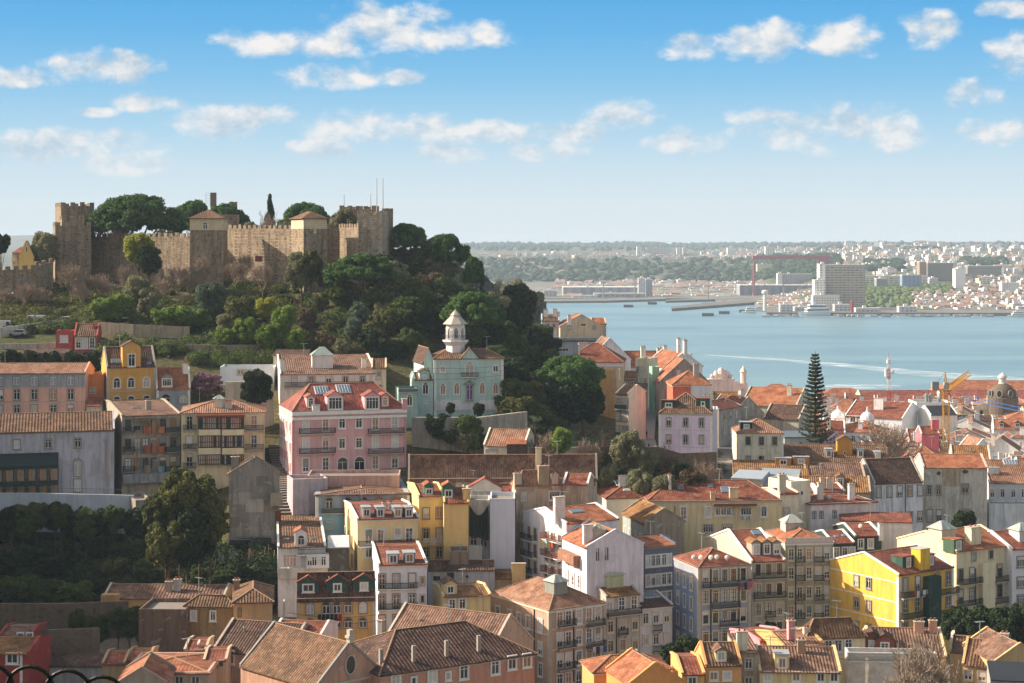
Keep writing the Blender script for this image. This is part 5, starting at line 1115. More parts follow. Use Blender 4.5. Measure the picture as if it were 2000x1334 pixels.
h = House('white three bay house with a red roof and grey dormers', 740, 834, 262, 8, 1103, 1077, xs=720, wall='cfcdd2', tl='red', corn='white', cop='white', dirt=.12); h.win('F', [746, 774, 805], [1136, 1176, 1216], .95, 2.2, 'door', 'grey').win('F', [825], [1134], .6, 1.1).win('F', [825], [1170], .6, 1.2).bal('F', 738, 816, 1150, .6, .9, 'white').bal('F', 738, 816, 1190, .6, .9, 'white').dorm(768, 1101, 1.7, 1.4, '5d636c', 'flat', None, 1.0, 1.1).dorm(800, 1099, 1.7, 1.4, '5d636c', 'flat', None, 1.0, 1.1)
h = House('long low outbuilding with a nearly black tile roof', 836, 966, 278, 2, 1113, 1094, dep=7, wall='a7a7a8', tl='dark', corn=None, cop=None, dirt=.4); h.win('F', [853, 880], [1126], 1.1, 1.3).win('F', [898, 912], [1126], .5, .5, 'oval')
h = House('patched brick shed between amber wall and dark roof', 878, 915, 280, 2, 1086, None, dep=5, roof='flat', wall='7c6a58', dirt=.9)
def meshmat():
    def fn(n, p):
        n.set(p, 'Base Color', lin('e4dfda')); n.set(p, 'Roughness', .9); tr = n.add('ShaderNodeBsdfTransparent')
        g = n.add('ShaderNodeNewGeometry'); ns = n.noise(g.outputs['Position'], .7, 4, .6)
        mx = n.add('ShaderNodeMixShader', ins={0: n.mr(ns, .35, .65, .35, .75), 1: tr.outputs[0], 2: p.outputs[0]}); n.l.new(mx.outputs[0], n.n['Material Output'].inputs[0])
    return mat('scaffoldmesh', fn)
# ---------------------------------------------------------------- lower centre and right
h = House('pale ochre house with a curved mossy roof and small white windows', 866, 958, 262, 12, 1165, 1143, xs=845, wall='cdb47c', tl='ochre', corn=None, dirt=.5); h.win('F', [883, 903], [1180], .9, 1.4, 'rect', 'white').dorm(880, 1160, 2.0, 1.6, 'cdb47c', 'gable', 'old', .9, 1.0); h.panel('F', 866, 956, 1196, 1215, plaster('bda066', .6), 1.5, 'terrace_wall')
h = House('long blank ochre party wall with satellite dishes behind the brown corner house', 905, 1020, 283, 2, 1130, 1122, dep=6, roof='shed', wall='b39d76', tl='ochre', corn=None, dirt=.7); h.win('F', [907, 928], [1143], .8, .9, 'rect', None).chim(1013, 1130, 2.2, 2.4, col='c5a468', pots=False)
for q in (917, 931, 940, 949): h.dish(q, 1127)
h = House('four storey tan corner apartment house with green balconies and hip roof', 1072, 1183, 262, 34, 1192, 1132, left=957, roof='hip', wall='a98b76', tl='pale', corn='cream', dirt=.28, over=.05)
h.quoins('stone')
h.win('L', [973, 996, 1014, 1032, 1056], [1196, 1239, 1279, 1318], 1.0, 1.9, 'rect', 'white').band([1222], 'cream', .06, .15, 'L').band([1222, 1262], 'cream', .06, .15)
h.win('F', [1093, 1110, 1130, 1150, 1167], [1209, 1250, 1291, 1330], 1.0, 2.1, 'door', 'white'); 
for py in (1224, 1266, 1308): h.bal('F', 1088, 1121, py, .8, 1.0, 'stone', False); h.bal('F', 1144, 1178, py, .8, 1.0, 'stone', False)
h.lant(1086, 1150, 2.5, 1.2, 'a3aaa6', '7b8078').pipe('L', 1044, 1190, 1330).pipe('F', 1120, 1195, 1330)
laundry(h, 'F', 1150, 1178, 1262, ['d5d2cf', '30343f', 'a9adb8', '3c4f86'], 'washing below the right balcony of the tan corner house')
h = House('beige grey apartment house with wide green top balcony right of the tan corner', 1184, 1249, 270, 26, 1165, 1127, dep=11, wall='aca294', tl='ochre', corn='stone', cop='stone', dirt=.35); h.win('F', [1190, 1214, 1238], [1181], 1.0, 1.9, 'door', 'white').win('F', [1192, 1216, 1240], [1224, 1262, 1300], .95, 1.7, 'rect', 'cream').bal('F', 1184, 1250, 1203, .8).bal('F', 1206, 1224, 1240, .7).lant(1193, 1138, 3.0, 1.4, 'b9b7a2', 'a9b08a').pipe('F', 1204, 1205, 1330)
h = House('narrow white apartment house with single iron balconies and dark roof', 1250, 1313, 273, 22, 1186, 1158, dep=11, wall='c3bfc0', tl='dark', corn='white', dirt=.25); h.win('F', [1261, 1281, 1302], [1208, 1250, 1290], .9, 1.7, 'rect', 'cream').bal('F', 1274, 1291, 1232, .6).bal('F', 1274, 1291, 1273, .6).sky(1275, 1168, 2.6, 2.2, True)
h = House('white house with stacked rear balconies and a flat orange roof', 1106, 1208, 282, 30, 1022, 988, left=1022, roof='gx', wall='d3cfd0', tl='orange', corn=None, cop='wall', dirt=.4)
h.win('L', [1034, 1046, 1068, 1080, 1094], [1040, 1072, 1104, 1134], .8, 1.9, 'door', 'stone', plain('warmreflect', 'a67f5d', .5))
for py in (1050, 1082, 1114, 1144): h.bal('L', 1026, 1050, py, 1.1, 1.0, 'white'); h.bal('L', 1066, 1098, py, 1.1, 1.0, 'white', False, plain('rustrail', '7a3f38'))
h.chim(1092, 1012, 1.9, 3.4, col='cfc6c0', pots=False).sky(1130, 1002, 2.5, 1.4)
laundry(h, 'L', 1068, 1090, 1052, ['d8c23c', '7fc3d6', 'c9a23c', 'b5483c'], 'yellow and blue washing on the white balcony house')
h = House('big white blank gable wall with tall chimney and orange roof', 1146, 1257, 272, 20, 1068, 1036, left=1098, roof='gy', wall='cdcad4', tl='orange', corn=None, cop='wall', dirt=.4)
h.win('F', [1165, 1169, 1183, 1187], [1083], .18, 2.0, 'rect', None).chim(1138 + 10, 1058, 1.6, 2.6, col='cfc6c4', pots=False).win('L', [1108, 1120, 1132], [1090], .9, 1.5, 'rect', 'white').win('L', [1108, 1120, 1132], [1125], .9, 2.0, 'door', 'white'); h.panel('L', 1103, 1134, 1072, 1104, plaster('8a6048', .7), 1.2, 'wooden_gallery'); h.lant(1167, 1045, 2.0, 1.0, 'b3ab98', 'b3a894')
h = House('grey green house with a stained brown gable and ochre roof', 1258, 1337, 300, 14, 1020, 994, xs=1216, roof='gy', wall='7d7466', tl='ochre', corn=None, dirt=.8, cop='wall'); h.panel('L', 1217, 1257, 1008, 1100, plaster('8f9692', .4), .08, 'painted_wall').win('L', [1222, 1232, 1243, 1252], [1038], .8, 1.8, 'rect', 'white')
h = House('dark grey tiled facade house with white framed windows', 1259, 1320, 287, 26, 1068, 1048, dep=10, wall='5c6070', tl='orange', corn='grey', dirt=.2); h.win('F', [1266, 1275, 1285, 1297, 1306], [1096, 1134, 1170], .85, 1.8, 'rect', 'white')
h = House('long cream back facade with a dark red skylit roof and drying washing', 1264, 1526, 314, 3, 978, 938, dep=14, wall='cdb98b', tl='red', roof='hip', corn='stone', dirt=.35, over=.1, hipin=5)
h.win('F', [1335], [1002], 1.0, 2.2, 'door', 'white').win('F', [1383, 1492], [1000], 1.0, 1.8, 'rect', 'white').win('F', [1408, 1418, 1457], [999], 1.9, 1.3, 'wide', 'white').win('F', [1430], [998], .6, .9).win('F', [1383, 1420], [1032], 1.8, 1.4, 'wide').panel('F', 1391, 1476, 982, 986, plaster('6b4636', .6), 1.3, 'canopy')
h.sky(1420, 962, 2.0, 2.0).sky(1330, 956, 1.2, 1.2).sky(1290, 956, 1.2, 1.2).sky(1388, 952, .9, 1.1).chim(1433, 972, 1.6, 1.7, col='cdb98b').chim(1308, 955, .5, 2.4, col='d5cec0').chim(1392, 974, .8, 1.1, col='b39b76').ant(1405, 942).pipe('F', 1318, 988, 1050)
laundry(h, 'F', 1446, 1468, 1006, ['8f9fb0', 'd5d2d0', 'a8b2bd', '8898a8', 'c9c8cc'], 'pale blue washing on the long cream back facade')
h = House('white ended house with a dark red skylit hip roof left of the cream facade', 1184, 1268, 318, 8, 972, 942, xs=1154, wall='d8d2c4', tl='red', roof='hip', corn='cream', dirt=.25); h.win('L', [1162, 1172, 1182], [988], .8, 1.5).sky(1225, 960, 1.4, 1.2, True).sky(1262, 952, 2.6, 2.6, True).chim(1270, 970, 1.8, 1.8, col='d5d0ca', pots=False)
h = House('blue tiled corner apartment house with satellite dishes on its roof', 1364, 1466, 272, 18, 1108, 1070, left=1316, roof='hip', wall='8c8f99', tl='red', corn='stone', dirt=.22, over=.1)
h.panel('L', 1317, 1363, 1118, 1300, plaster('6c7f9c', .3), .05, 'tiled_facade').quoins('stone').win('L', [1325, 1338, 1351], [1128, 1166, 1206, 1244], .85, 1.9, 'rect', 'cream').win('F', [1378, 1397, 1415, 1432, 1451], [1126, 1166, 1206, 1246], .9, 1.9, 'door', 'cream').bal('F', 1371, 1464, 1148, .8).bal('F', 1389, 1442, 1188, .8).bal('F', 1405, 1440, 1223, .7).band([1156, 1195, 1235], 'cream', .05, .14)
for q in (1355, 1368, 1388, 1400, 1420): h.dish(q, 1097)
laundry(h, 'F', 1436, 1466, 1136, ['8c2f3a', '5d6684', '20232d', 'b05a78', 'c0505a'], 'red and dark washing on the top balcony of the blue corner house')
h.pipe('F', 1388, 1110, 1280).pipe('F', 1443, 1110, 1280)
h = House('cream apartment house with a red mansard and three stone dormers', 1468, 1533, 282, 12, 1096, 1034, xs=1380, wall='aba392', tl='red', corn='stone', cop='white', dirt=.3); h.e.location.z -= 0
h.win('F', [1480, 1501, 1522], [1113, 1152, 1190, 1228], .9, 1.9, 'door', 'cream').bal('F', 1471, 1533, 1130, .8).bal('F', 1471, 1533, 1168, .8).bal('F', 1494, 1513, 1205, .6).sky(1480, 1045, 1.5, 1.6)
for q in (1477, 1498, 1517): h.dorm(q, 1083, 1.5, 2.0, '8d8578', 'gable', 'ochre', .9, 1.5)
h = House('olive grey apartment house with a flat orange roof and stacked iron balconies', 1534, 1626, 288, 8, 1060, 1030, dep=12, wall='a19a86', tl='orange', roof='hip', corn='white', dirt=.25, over=.1); h.band([1056], 'd3c6c0', .1, 1.1)
h.win('F', [1545, 1562, 1580, 1598, 1615], [1083, 1120, 1158, 1195], .85, 1.9, 'door', 'cream'); 
for py in (1098, 1134, 1172, 1208): h.bal('F', 1553, 1571, py, .6); h.bal('F', 1590, 1608, py, .6)
h.lant(1530 + 16, 1030, 3.0, 1.0, 'b0b2ac', 'a9a39a').pipe('F', 1554, 1064, 1240)
h = House('house with a dark green mansard storey and white windows', 1627, 1668, 305, 10, 1060, 1036, dep=11, wall='2f3d3a', tl='red', corn=None, cop='white', dirt=.1); h.win('F', [1634, 1650, 1664], [1080], .9, 1.8, 'rect', 'white').sky(1635, 1050, .8, .8).sky(1650, 1048, .8, .8)
h = House('second dark green mansard house with white party wall and dishes', 1670, 1722, 308, 10, 1046, 1022, dep=11, wall='2f3d3a', tl='red', corn=None, cop='white', dirt=.1); h.win('F', [1681, 1700], [1062], .9, 1.5, 'rect', 'white'); h.chim(1720, 1045, .8, 2, col='d5d0ca'); h.dish(1680, 1035)
h = House('bright lemon yellow corner house with a dark green lift bay', 1755, 1862, 276, 34, 1122, 1072, left=1621, roof='gx', wall='d0a538', tl='red', corn=None, cop='white', dirt=.32)
h.quoins('white').band([1162, 1200], 'white', .05, .16, 'L').band([1124], 'white', .05, .14, 'L').win('L', [1673, 1697], [1134, 1177], .95, 1.6, 'rect', 'grey').win('L', [1650, 1673, 1697, 1722], [1217], .95, 1.6, 'rect', 'grey')
h.win('F', [1768, 1792, 1830, 1852], [1142, 1184, 1222], .95, 2.1, 'door', 'grey').bal('F', 1757, 1800, 1168, .9).bal('F', 1757, 1800, 1210, .9).bal('F', 1829, 1866, 1162, .9).bal('F', 1829, 1866, 1203, .9)
h.panel('F', 1803, 1827, 1126, 1240, plaster('263a33', .2), 1.3, 'lift_bay').chim(1798, 1108, 2.2, 3.0, 2.0, 'e0a81c', pots=False).dorm(1774, 1108, 2.6, 1.7, '2f4a42', 'flat', 'red', .7, 1.3).dorm(1818, 1104, 1.7, 1.7, '2f4a42', 'flat', 'red', .8, 1.3)
laundry(h, 'F', 1775, 1806, 1154, ['b0302c', 'd8d4d0', '3f5a64', 'e0dcd8', 'a8a4a8'], 'mixed washing on the lemon yellow house balcony')
h = House('tall cream house with orange roof planes and copper topped lanterns', 1868, 1975, 292, 30, 1076, 1032, left=1752, roof='gx', wall='cdbf9c', tl='orange', corn=None, cop='wall', dirt=.3)
h.win('F', [1876, 1898, 1952], [1124, 1164], .95, 2.1, 'door', 'grey').win('F', [1921, 1933], [1118, 1158], .45, .6).win('F', [1902, 1935], [1073 + 14], .9, 1.4).bal('F', 1868, 1912, 1142, 1.0).bal('F', 1938, 1972, 1136, 1.0).bal('F', 1868, 1912, 1184, 1.0).bal('F', 1938, 1972, 1178, 1.0).panel('F', 1912, 1936, 1100, 1240, plaster('d5c8a4', .2), .9, 'stair_bay')
h.lant(1840, 1046, 3.2, 1.3, 'a4aca4', 'b7ae98').chim(1900, 1060, 2.2, 2.6, 1.6, 'd3c6a4').dorm(1872, 1074, 2.0, 1.7, '3c5340', 'flat', 'orange', .9, 1.3).pipe('F', 1905, 1110, 1240)
h = House('white house with brick red roof at the right edge beside the cream house', 1977, 2060, 296, 20, 1072, 1035, dep=12, wall='c9c8ce', tl='red', corn=None, cop='white', dirt=.15); h.win('F', [1994, 2015], [1097, 1137, 1172], 1.5, 1.7, 'wide', 'grey').lant(1995, 1050, 3.0, 1.4, 'a4aca4', 'b9b9b4')
# ---------------------------------------------------------------- bottom row
h = House('cream house with a broad hip roof below the blue corner house', 1575, 1690, 244, 10, 1247, 1207, dep=11, xs=1560, wall='d2c39e', tl='brown', roof='hip', corn=None, dirt=.45); h.win('F', [1618, 1637, 1657], [1262], 1.0, 1.6, 'rect', 'white').chim(1565 + 10, 1240, .9, .9, col='c9c0b0')
h = House('brown roofed house with two timber dormers under the yellow house', 1700, 1848, 246, -6, 1278, 1226, dep=13, wall='bfae8c', tl='old', corn=None, dirt=.4); h.dorm(1687 + 18, 1272, 2.6, 2.0, '7b4630', 'gable', 'dark', 1.0, 1.3).dorm(1728, 1276, 2.6, 2.0, '7b4630', 'gable', 'dark', 1.0, 1.3).chim(1795, 1234, 1.4, 1.4, col='b98f7c').chim(1822, 1234, 1.1, 1.5, col='b98f7c')
h = House('small ochre verged tiled roof beside the shaded hedge', 1855, 1912, 250, -18, 1272, 1242, dep=9, roof='gx', wall='a89a80', tl='brown', corn=None); h.dish(1853 + 8, 1245)
h = House('ochre brown house with a ridged brown roof at the lower right corner', 1880, 1975, 236, -22, 1296, 1250, dep=10, roof='gx', wall='b08e5c', tl='brown', corn=None, dirt=.4); h.win('F', [1871 + 20, 1898 + 20], [1318], 1.0, 1.3).chim(1962, 1262, 1.1, 1.6, col='d5ccc0')
h = House('tan gable end house at the bottom right edge', 1945, 2040, 232, 10, 1290, 1258, dep=10, roof='gy', wall='b89a68', tl='old', corn=None)
h = House('white mesh screened scaffold wall in front of the timber dormers', 1655, 1830, 236, -4, 1284, None, dep=1.2, roof='flat', wall=meshmat(), dirt=.2); h.bal('F', 1656, 1828, 1290, .2, 1.0, 'white', False, METAL)
h = House('low grey shed with black corrugated roof at the bottom right corner', 1935, 2040, 222, -12, 1326, 1302, dep=8, roof='shed', wall='8d8a86', tl='dark', tmat=plain('blackroof', '2c2f33', .6), corn=None)
h = House('ochre cottage with brown ribbed roof and a gabled dormer', 1378, 1448, 226, 4, 1298, 1254, dep=10, xs=1358, wall='c28e54', tl='brown', corn=None, dirt=.25); h.win('F', [1394, 1420], [1320], .95, 1.0, 'rect', 'white').dorm(1409, 1292, 1.5, 1.3, '9c9460', 'gable', 'old', .9, 1.0)
h = House('tiny ochre cottage with a stepped roof left of the ribbed roof cottage', 1332, 1376, 224, 2, 1316, 1282, dep=8, xs=1310, wall='c79a58', tl='red', corn=None, dirt=.25); h.win('F', [1352], [1330], 1.0, 1.0, 'rect', 'white')
h = House('narrow stained tower house between the ochre cottages', 1442, 1483, 229, 2, 1273, 1258, dep=9, roof='shed', wall='9f917c', tl='old', corn=None, dirt=.9); h.win('F', [1462], [1296], .95, 1.3, 'rect', 'stone').win('F', [1462], [1330], .95, 1.0).chim(1449, 1270, 1.4, 2.4, col='c9bfa8')
h = House('cream yellow house under a long ribbed striped roof', 1484, 1642, 228, -3, 1310, 1262, dep=12, wall='c9b27c', tl='old', corn=None, dirt=.3); h.win('F', [1499, 1555, 1603, 1629], [1321], .9, 1.1, 'rect', 'white').dorm(1520 + 8, 1306, 1.8, 1.8, 'c9b27c', 'flat', None, .9, 1.2).chim(1565, 1275, 1.0, 1.6, col='9a7d62').ant(1505, 1280)
h = House('tan gabled cottage with a pink chimney behind the ribbed roof', 1530, 1610, 240, 14, 1262, 1232, dep=10, roof='gx', wall='bd9458', tl='pale', corn=None, cop='wall'); h.win('F', [1558], [1268], .7, .9).chim(1500 + 45, 1250, 1.0, 2.6, col='c98a8c')
h = House('pink walled low house with a patched red roof', 1484, 1545, 246, 24, 1252, 1232, dep=8, wall='c0868c', tl='red', corn=None)
h = House('orange house with a broad salmon hip roof at the bottom centre', 1160, 1310, 226, 12, 1312, 1278, dep=14, xs=1137, roof='hip', wall='cf8f50', tl='orange', corn='white', dirt=.2); h.chim(1235, 1318 - 14, 1.1, 2.2, col='cf9a58', pots=False)
h = House('amber gable house at the bottom edge beside the salmon roof', 1230, 1330, 216, 18, 1334, 1296, dep=8, roof='gy', wall='c6843f', tl='orange', corn=None, dirt=.2)
h = House('long salmon pink convent range with dark red roof and stone vents', 742, 1044, 213, 31, 1318, None, dep=15, rise=3.4, roof='hip', hipin=6, wall='ad7c66', tl='dark', corn='stone', dirt=.4, pu=.5)
h.win('F', [773, 844, 906, 967], [1332], 1.1, 1.6, 'rect', 'white').win('F', [808, 875], [1330], .6, .9, 'rect', 'white').win('F', [1000, 1029], [1294], 1.1, 1.6, 'rect', 'white')
for q, y_ in ((744, 1300), (808, 1292), (872, 1282), (935, 1272)): h.chim(q, y_, .45, 2.0, .4, '8d8478', False, False)
h = House('old church with a mossy brown roof and pedimented front', 617, 748, 209, 44, 1340, None, left=470, rise=4.4, roof='gy', wall='a97f68', tl='brown', corn='stone', cop='grey', dirt=.6)
add_window(h.e, h.L / 2, -.04, h.H + .6, 0, 'oval', 1.4, 2.2, 'stone', glass('dark', '181c22'))
m = MB(); m.box(h.L / 2 - .3, h.L / 2 + .3, -.3, .3, h.H + h.rise, h.H + h.rise + 1.6, STONE); m.box(h.L / 2 - .5, h.L / 2 + .5, -.4, .4, h.H + h.rise + .6, h.H + h.rise + .9, STONE); m.build('finial', h.e)
h = House('house with a wide plain orange brown roof and tall flue behind the convent range', 742, 950, 246, -28, 1262, 1190, dep=14, roof='gx', wall='a58c74', tl='old', corn=None, cop='stone', dirt=.5); h.chim(744, 1262, .8, 3.6, col='8f8a80')
h = House('brown roofed low house behind the church with a white gable', 415, 560, 236, -16, 1270, 1214, dep=13, roof='gx', wall='9f8d80', tl='dark', corn=None, dirt=.5); h.win('F', [430, 450], [1282], 1.0, 1.7, 'rect', 'white')
h = House('low house with a striped reddish roof left of the church', 530, 625, 238, -10, 1240, 1212, dep=9, roof='gx', wall='c9bdb5', tl='red', corn=None); 
h = House('long ochre terrace with a sun striped roof and two leaning chimneys', 202, 436, 268, -2, 1167, 1141, dep=9, wall='c09358', tl='old', corn=None, cop='stone', dirt=.25, pu=.5); h.win('F', [221, 292, 316, 342], [1187], .95, 1.3, 'rect', 'grey').chim(330, 1155, 1.0, 1.4, col='a38f80').chim(347, 1153, 1.1, 1.6, col='b0aaa6').panel('F', 202, 235, 1158, 1190, plaster('a8834c', .4), 1.5, 'bay')
h = House('stained umber house with two small windows in front of the ochre terrace', 362, 456, 252, -6, 1182, 1162, dep=9, xs=352, roof='hip', wall='8a6f48', tl='brown', corn=None, dirt=1.0); h.win('F', [378, 416], [1202], .7, 1.3, 'rect', 'white')
h = House('tan house with a hipped brown roof right of the umber house', 456, 532, 250, 8, 1176, 1142, dep=11, roof='hip', wall='b58e5e', tl='brown', corn=None, dirt=.3); h.win('F', [468], [1196], .6, 1.4, 'rect', None).chim(462, 1152, .9, 1.4, col='8f6a52')
h = House('blackened blank wall block below the ochre terrace', 271, 362, 250, -2, 1199, None, dep=8, roof='flat', wall='6a5345', dirt=1.0)
h = House('brick red house with a mossy tile roof at the lower left edge', -30, 55, 228, -4, 1274, 1244, dep=9, wall='8e3226', tl='ochre', corn=None, dirt=.3); h.win('F', [24], [1286], 1.4, 1.2, 'rect', 'white').panel('F', 39, 44, 1274, 1334, 'white', .06, 'pilaster')
h = House('small red shed behind the brick red house', 0, 62, 238, 0, 1240, 1224, dep=7, wall='8a3a2c', tl='old', corn=None); h.win('F', [40, 58], [1244], .7, 1.0, 'rect', 'white')
h = House('house with a long striped terracotta hip roof at the bottom left', 240, 408, 222, 0, 1313, 1284, dep=11, roof='hip', wall='a39080', tl='orange', corn=None, dirt=.4, pu=.5); h.win('F', [350, 382], [1330], 1.0, 1.2, 'rect', 'stone')
h = House('lower striped roof wing with a white ridge at the bottom left corner', 228, 325, 214, 4, 1334, 1306, dep=8, roof='gy', wall='988676', tl='orange', corn=None, pu=.5)
h = House('narrow terracotta roofed cottage behind the striped hip roof', 248, 292, 232, 2, 1288, 1267, dep=7, wall='a8845a', tl='orange', corn=None, pu=.5)
h = House('small dark red roofed cottage left of the striped hip roof', 200, 243, 230, 2, 1296, 1272, dep=8, wall='9a8262', tl='red', corn=None)
h = House('beige cottage with a dark red roof right of the striped hip roof', 398, 442, 228, 4, 1290, 1272, dep=8, wall='b59f82', tl='red', corn=None); h.win('F', [432], [1296], .5, .7)
h = House('beige small house with a satellite dish behind the striped hip roof', 360, 402, 236, 2, 1270, 1250, dep=8, wall='ad9a80', tl='red', corn=None); h.win('F', [388], [1280], .8, 1.4).dish(388, 1264)
h = House('long low white shed in the dark garden at the lower left', 80, 200, 236, 0, 1300, 1290, dep=5, roof='shed', wall='9fa3a6', tl='dark', corn=None, dirt=.6)
# ---------------------------------------------------------------- named trees (photo column, crown top row, foot row, width, distance)
T = tree
T('pine', 266, 383, 480, 188, 462, 'huge dark green umbrella pine rising above the castle walls')
T('pine', 378, 392, 470, 84, 478, 'smaller umbrella pine beside the scaffolded stack in the castle')
T('pine', 440, 400, 470, 96, 470, 'flat topped umbrella pine behind the roofed castle tower')
T('pine', 597, 398, 470, 108, 468, 'umbrella pine behind the second roofed castle tower')
T('cypress', 527, 376, 470, 32, 462, 'slender dark conifer standing above the castle wall')
T('pine', 795, 437, 520, 84, 444, 'umbrella pine immediately right of the castle keep')
T('pine', 868, 458, 545, 98, 436, 'wide umbrella pine on the hill shoulder right of the castle')
T('pine', 925, 502, 575, 46, 428, 'small umbrella pine leaning out at the edge of the wooded hill')
T('pine', 704, 497, 600, 140, 404, 'broad bright topped umbrella pine below the castle keep')
T('pine', 925, 571, 690, 120, 392, 'flat topped umbrella pine behind the mint villa tower')
T('pine', 1112, 697, 870, 146, 372, 'large umbrella pine beside the old stone wall')
T('dark', 1085, 738, 868, 130, 368, 'dense dark tree below the large umbrella pine')
T('dark', 1140, 748, 862, 80, 369, 'dark tree against the old stone wall')
T('yellow', 272, 453, 500, 58, 424, 'yellow green tree glowing before the castle wall')
T('dark', 292, 478, 560, 52, 420, 'dark tree under the yellow green tree')
T('olive', 672, 405, 455, 56, 446, 'grey green olive tree beside the castle keep')
T('bare', 235, 420, 470, 80, 455, 'bare brown tree inside the castle below the huge pine')
T('bare', 525, 410, 460, 70, 452, 'bare tree behind the middle castle wall'); T('bare', 570, 425, 462, 60, 450, 'bare tree left of the second roofed tower')
T('olive', 490, 432, 462, 40, 452, 'pale olive behind the middle castle wall'); T('olive', 322, 448, 475, 44, 452, 'pale olive behind the western castle wall')
T('olive', 88, 452, 530, 60, 440, 'grey green tree beside the west castle tower'); T('dark', 2, 455, 540, 36, 430, 'dark tree at the left edge below the horizon')
T('pink', 404, 728, 790, 66, 356, 'pink blossoming tree behind the small orange roofed house')
T('dark', 500, 722, 800, 64, 342, 'round glossy laurel tree left of the long white house')
T('dark', 855, 806, 896, 58, 336, 'round dark tree in front of the dusty rose wall, left of two')
T('broad', 913, 808, 896, 60, 335, 'ivy covered round tree in front of the dusty rose wall, right of two')
T('gold', 350, 914, 1075, 92, 280, 'big spreading tree with yellowing leaves beside the grey derelict wall')
T('gold', 388, 930, 1080, 90, 281, 'rounded right hand crown of the yellowing trees by the derelict wall'); T('gold', 322, 962, 1090, 84, 279, 'low left hand crown of the yellowing trees by the derelict wall'); T('dark', 368, 985, 1095, 110, 277, 'broad dark undertree in front of the yellowing trees'); T('gold', 328, 1010, 1100, 90, 276, 'yellow green lower limb tree beside the big yellowing tree'); T('gold', 412, 975, 1100, 76, 279, 'dark lower tree under the big yellowing tree')
T('olive', 1228, 838, 935, 72, 326, 'silvery olive tree below the narrow street')
T('olive', 1255, 870, 940, 60, 325, 'second silvery olive right of the first below the street')
T('bright', 1096, 835, 885, 46, 326, 'bright green tree behind the long brown roof'); T('bare', 1060, 838, 885, 70, 328, 'pale bare tree left of the bright green tree')
T('bare', 1150, 850, 920, 60, 330, 'bare brown shrub tree right of the bright green tree'); T('baredark', 1180, 838, 900, 55, 334, 'dark crooked bare tree before the stone wall')
T('baredark', 1300, 860, 915, 60, 334, 'dark bare tree at the foot of the lilac house'); T('bare', 1380, 890, 945, 90, 326, 'bare twiggy thicket tree below the lilac house')
T('bare', 1735, 815, 905, 145, 402, 'large bare crowned tree left of the yellow crane')
T('bare', 1800, 1225, 1345, 170, 222, 'large bare tree in front of the timber dormer house')
T('dark', 1883, 995, 1045, 46, 338, 'dark round tree at the foot of the stained grey convent')
for i, (px, yt, yb, w) in enumerate([(1865, 1185, 1262, 60), (1905, 1180, 1262, 70), (1950, 1185, 1265, 70), (1990, 1175, 1265, 80)]): T('dark', px, yt, yb, w, 268 - i * 2, 'dark garden tree right of the lemon yellow house')
for px, yt, yb, w in ((1345, 1240, 1300, 50), (1365, 1255, 1310, 46), (1310, 1255, 1310, 40)): T('dark', px, yt, yb, w, 254, 'dark green tree in the shaded gap below the blue corner house')
for px, yt, yb, w in ((1500, 1215, 1265, 46), (1525, 1222, 1268, 44)): T('dark', px, yt, yb, w, 270, 'dark palm like bush at the foot of the cream dormer house')
# bare plane trees along the castle foot road
for px, yt, yb, w in ((140, 510, 602, 62), (192, 530, 598, 56), (160, 548, 606, 50), (245, 515, 590, 50), (215, 545, 600, 46), (318, 540, 600, 48), (350, 515, 592, 56), (395, 492, 585, 66), (372, 535, 590, 46), (460, 508, 575, 60), (513, 512, 590, 52), (48, 550, 612, 66), (85, 560, 610, 50), (12, 560, 608, 50), (480, 492, 560, 40), (290, 500, 580, 44)):
    T('bare', px, yt, yb, w, None, 'bare winter tree at the castle wall foot', 'bare trees along the castle foot')
for px, yt, yb, w, k in ((590, 490, 600, 66, 'olive'), (608, 487, 605, 50, 'gold'), (575, 520, 600, 40, 'olive'), (640, 510, 590, 50, 'olive'), (665, 545, 610, 60, 'broad'), (740, 560, 630, 70, 'broad'), (780, 540, 620, 60, 'olive'),
                         (415, 548, 640, 64, 'blue'), (265, 538, 625, 56, 'olive'), (290, 560, 630, 50, 'olive'), (205, 580, 640, 60, 'bright'), (232, 572, 640, 60, 'bright'), (320, 600, 650, 60, 'bright'), (350, 596, 648, 70, 'bright'), (385, 602, 650, 50, 'bright'), (445, 610, 670, 50, 'olive'),
                         (470, 575, 670, 66, 'gold'), (480, 620, 690, 50, 'bright'), (520, 580, 640, 44, 'yellow'), (555, 595, 690, 50, 'bright'), (530, 630, 700, 60, 'bright'), (577, 640, 705, 44, 'bright'), (440, 640, 688, 46, 'bright'), (600, 600, 660, 40, 'brown'), (625, 570, 640, 36, 'gold'),
                         (700, 588, 650, 44, 'blue'), (690, 620, 690, 40, 'blue'), (720, 640, 700, 50, 'dark'), (760, 600, 660, 50, 'gold'), (800, 610, 670, 60, 'dark'), (770, 660, 705, 60, 'dark'), (640, 650, 700, 50, 'brown'), (665, 660, 710, 40, 'olive'), (745, 590, 640, 40, 'olive'),
                         (800, 640, 700, 50, 'broad'), (830, 600, 670, 60, 'dark'), (860, 590, 660, 60, 'broad')):
    T(k, px, yt, yb, w, None, {'olive': 'grey green tree', 'gold': 'yellow tinged tree', 'broad': 'mid green tree', 'blue': 'blue green tree', 'bright': 'bright green sunlit tree', 'yellow': 'yellow green tree', 'brown': 'brownish tree', 'dark': 'dark green tree'}[k] + ' on the slope below the castle', None)
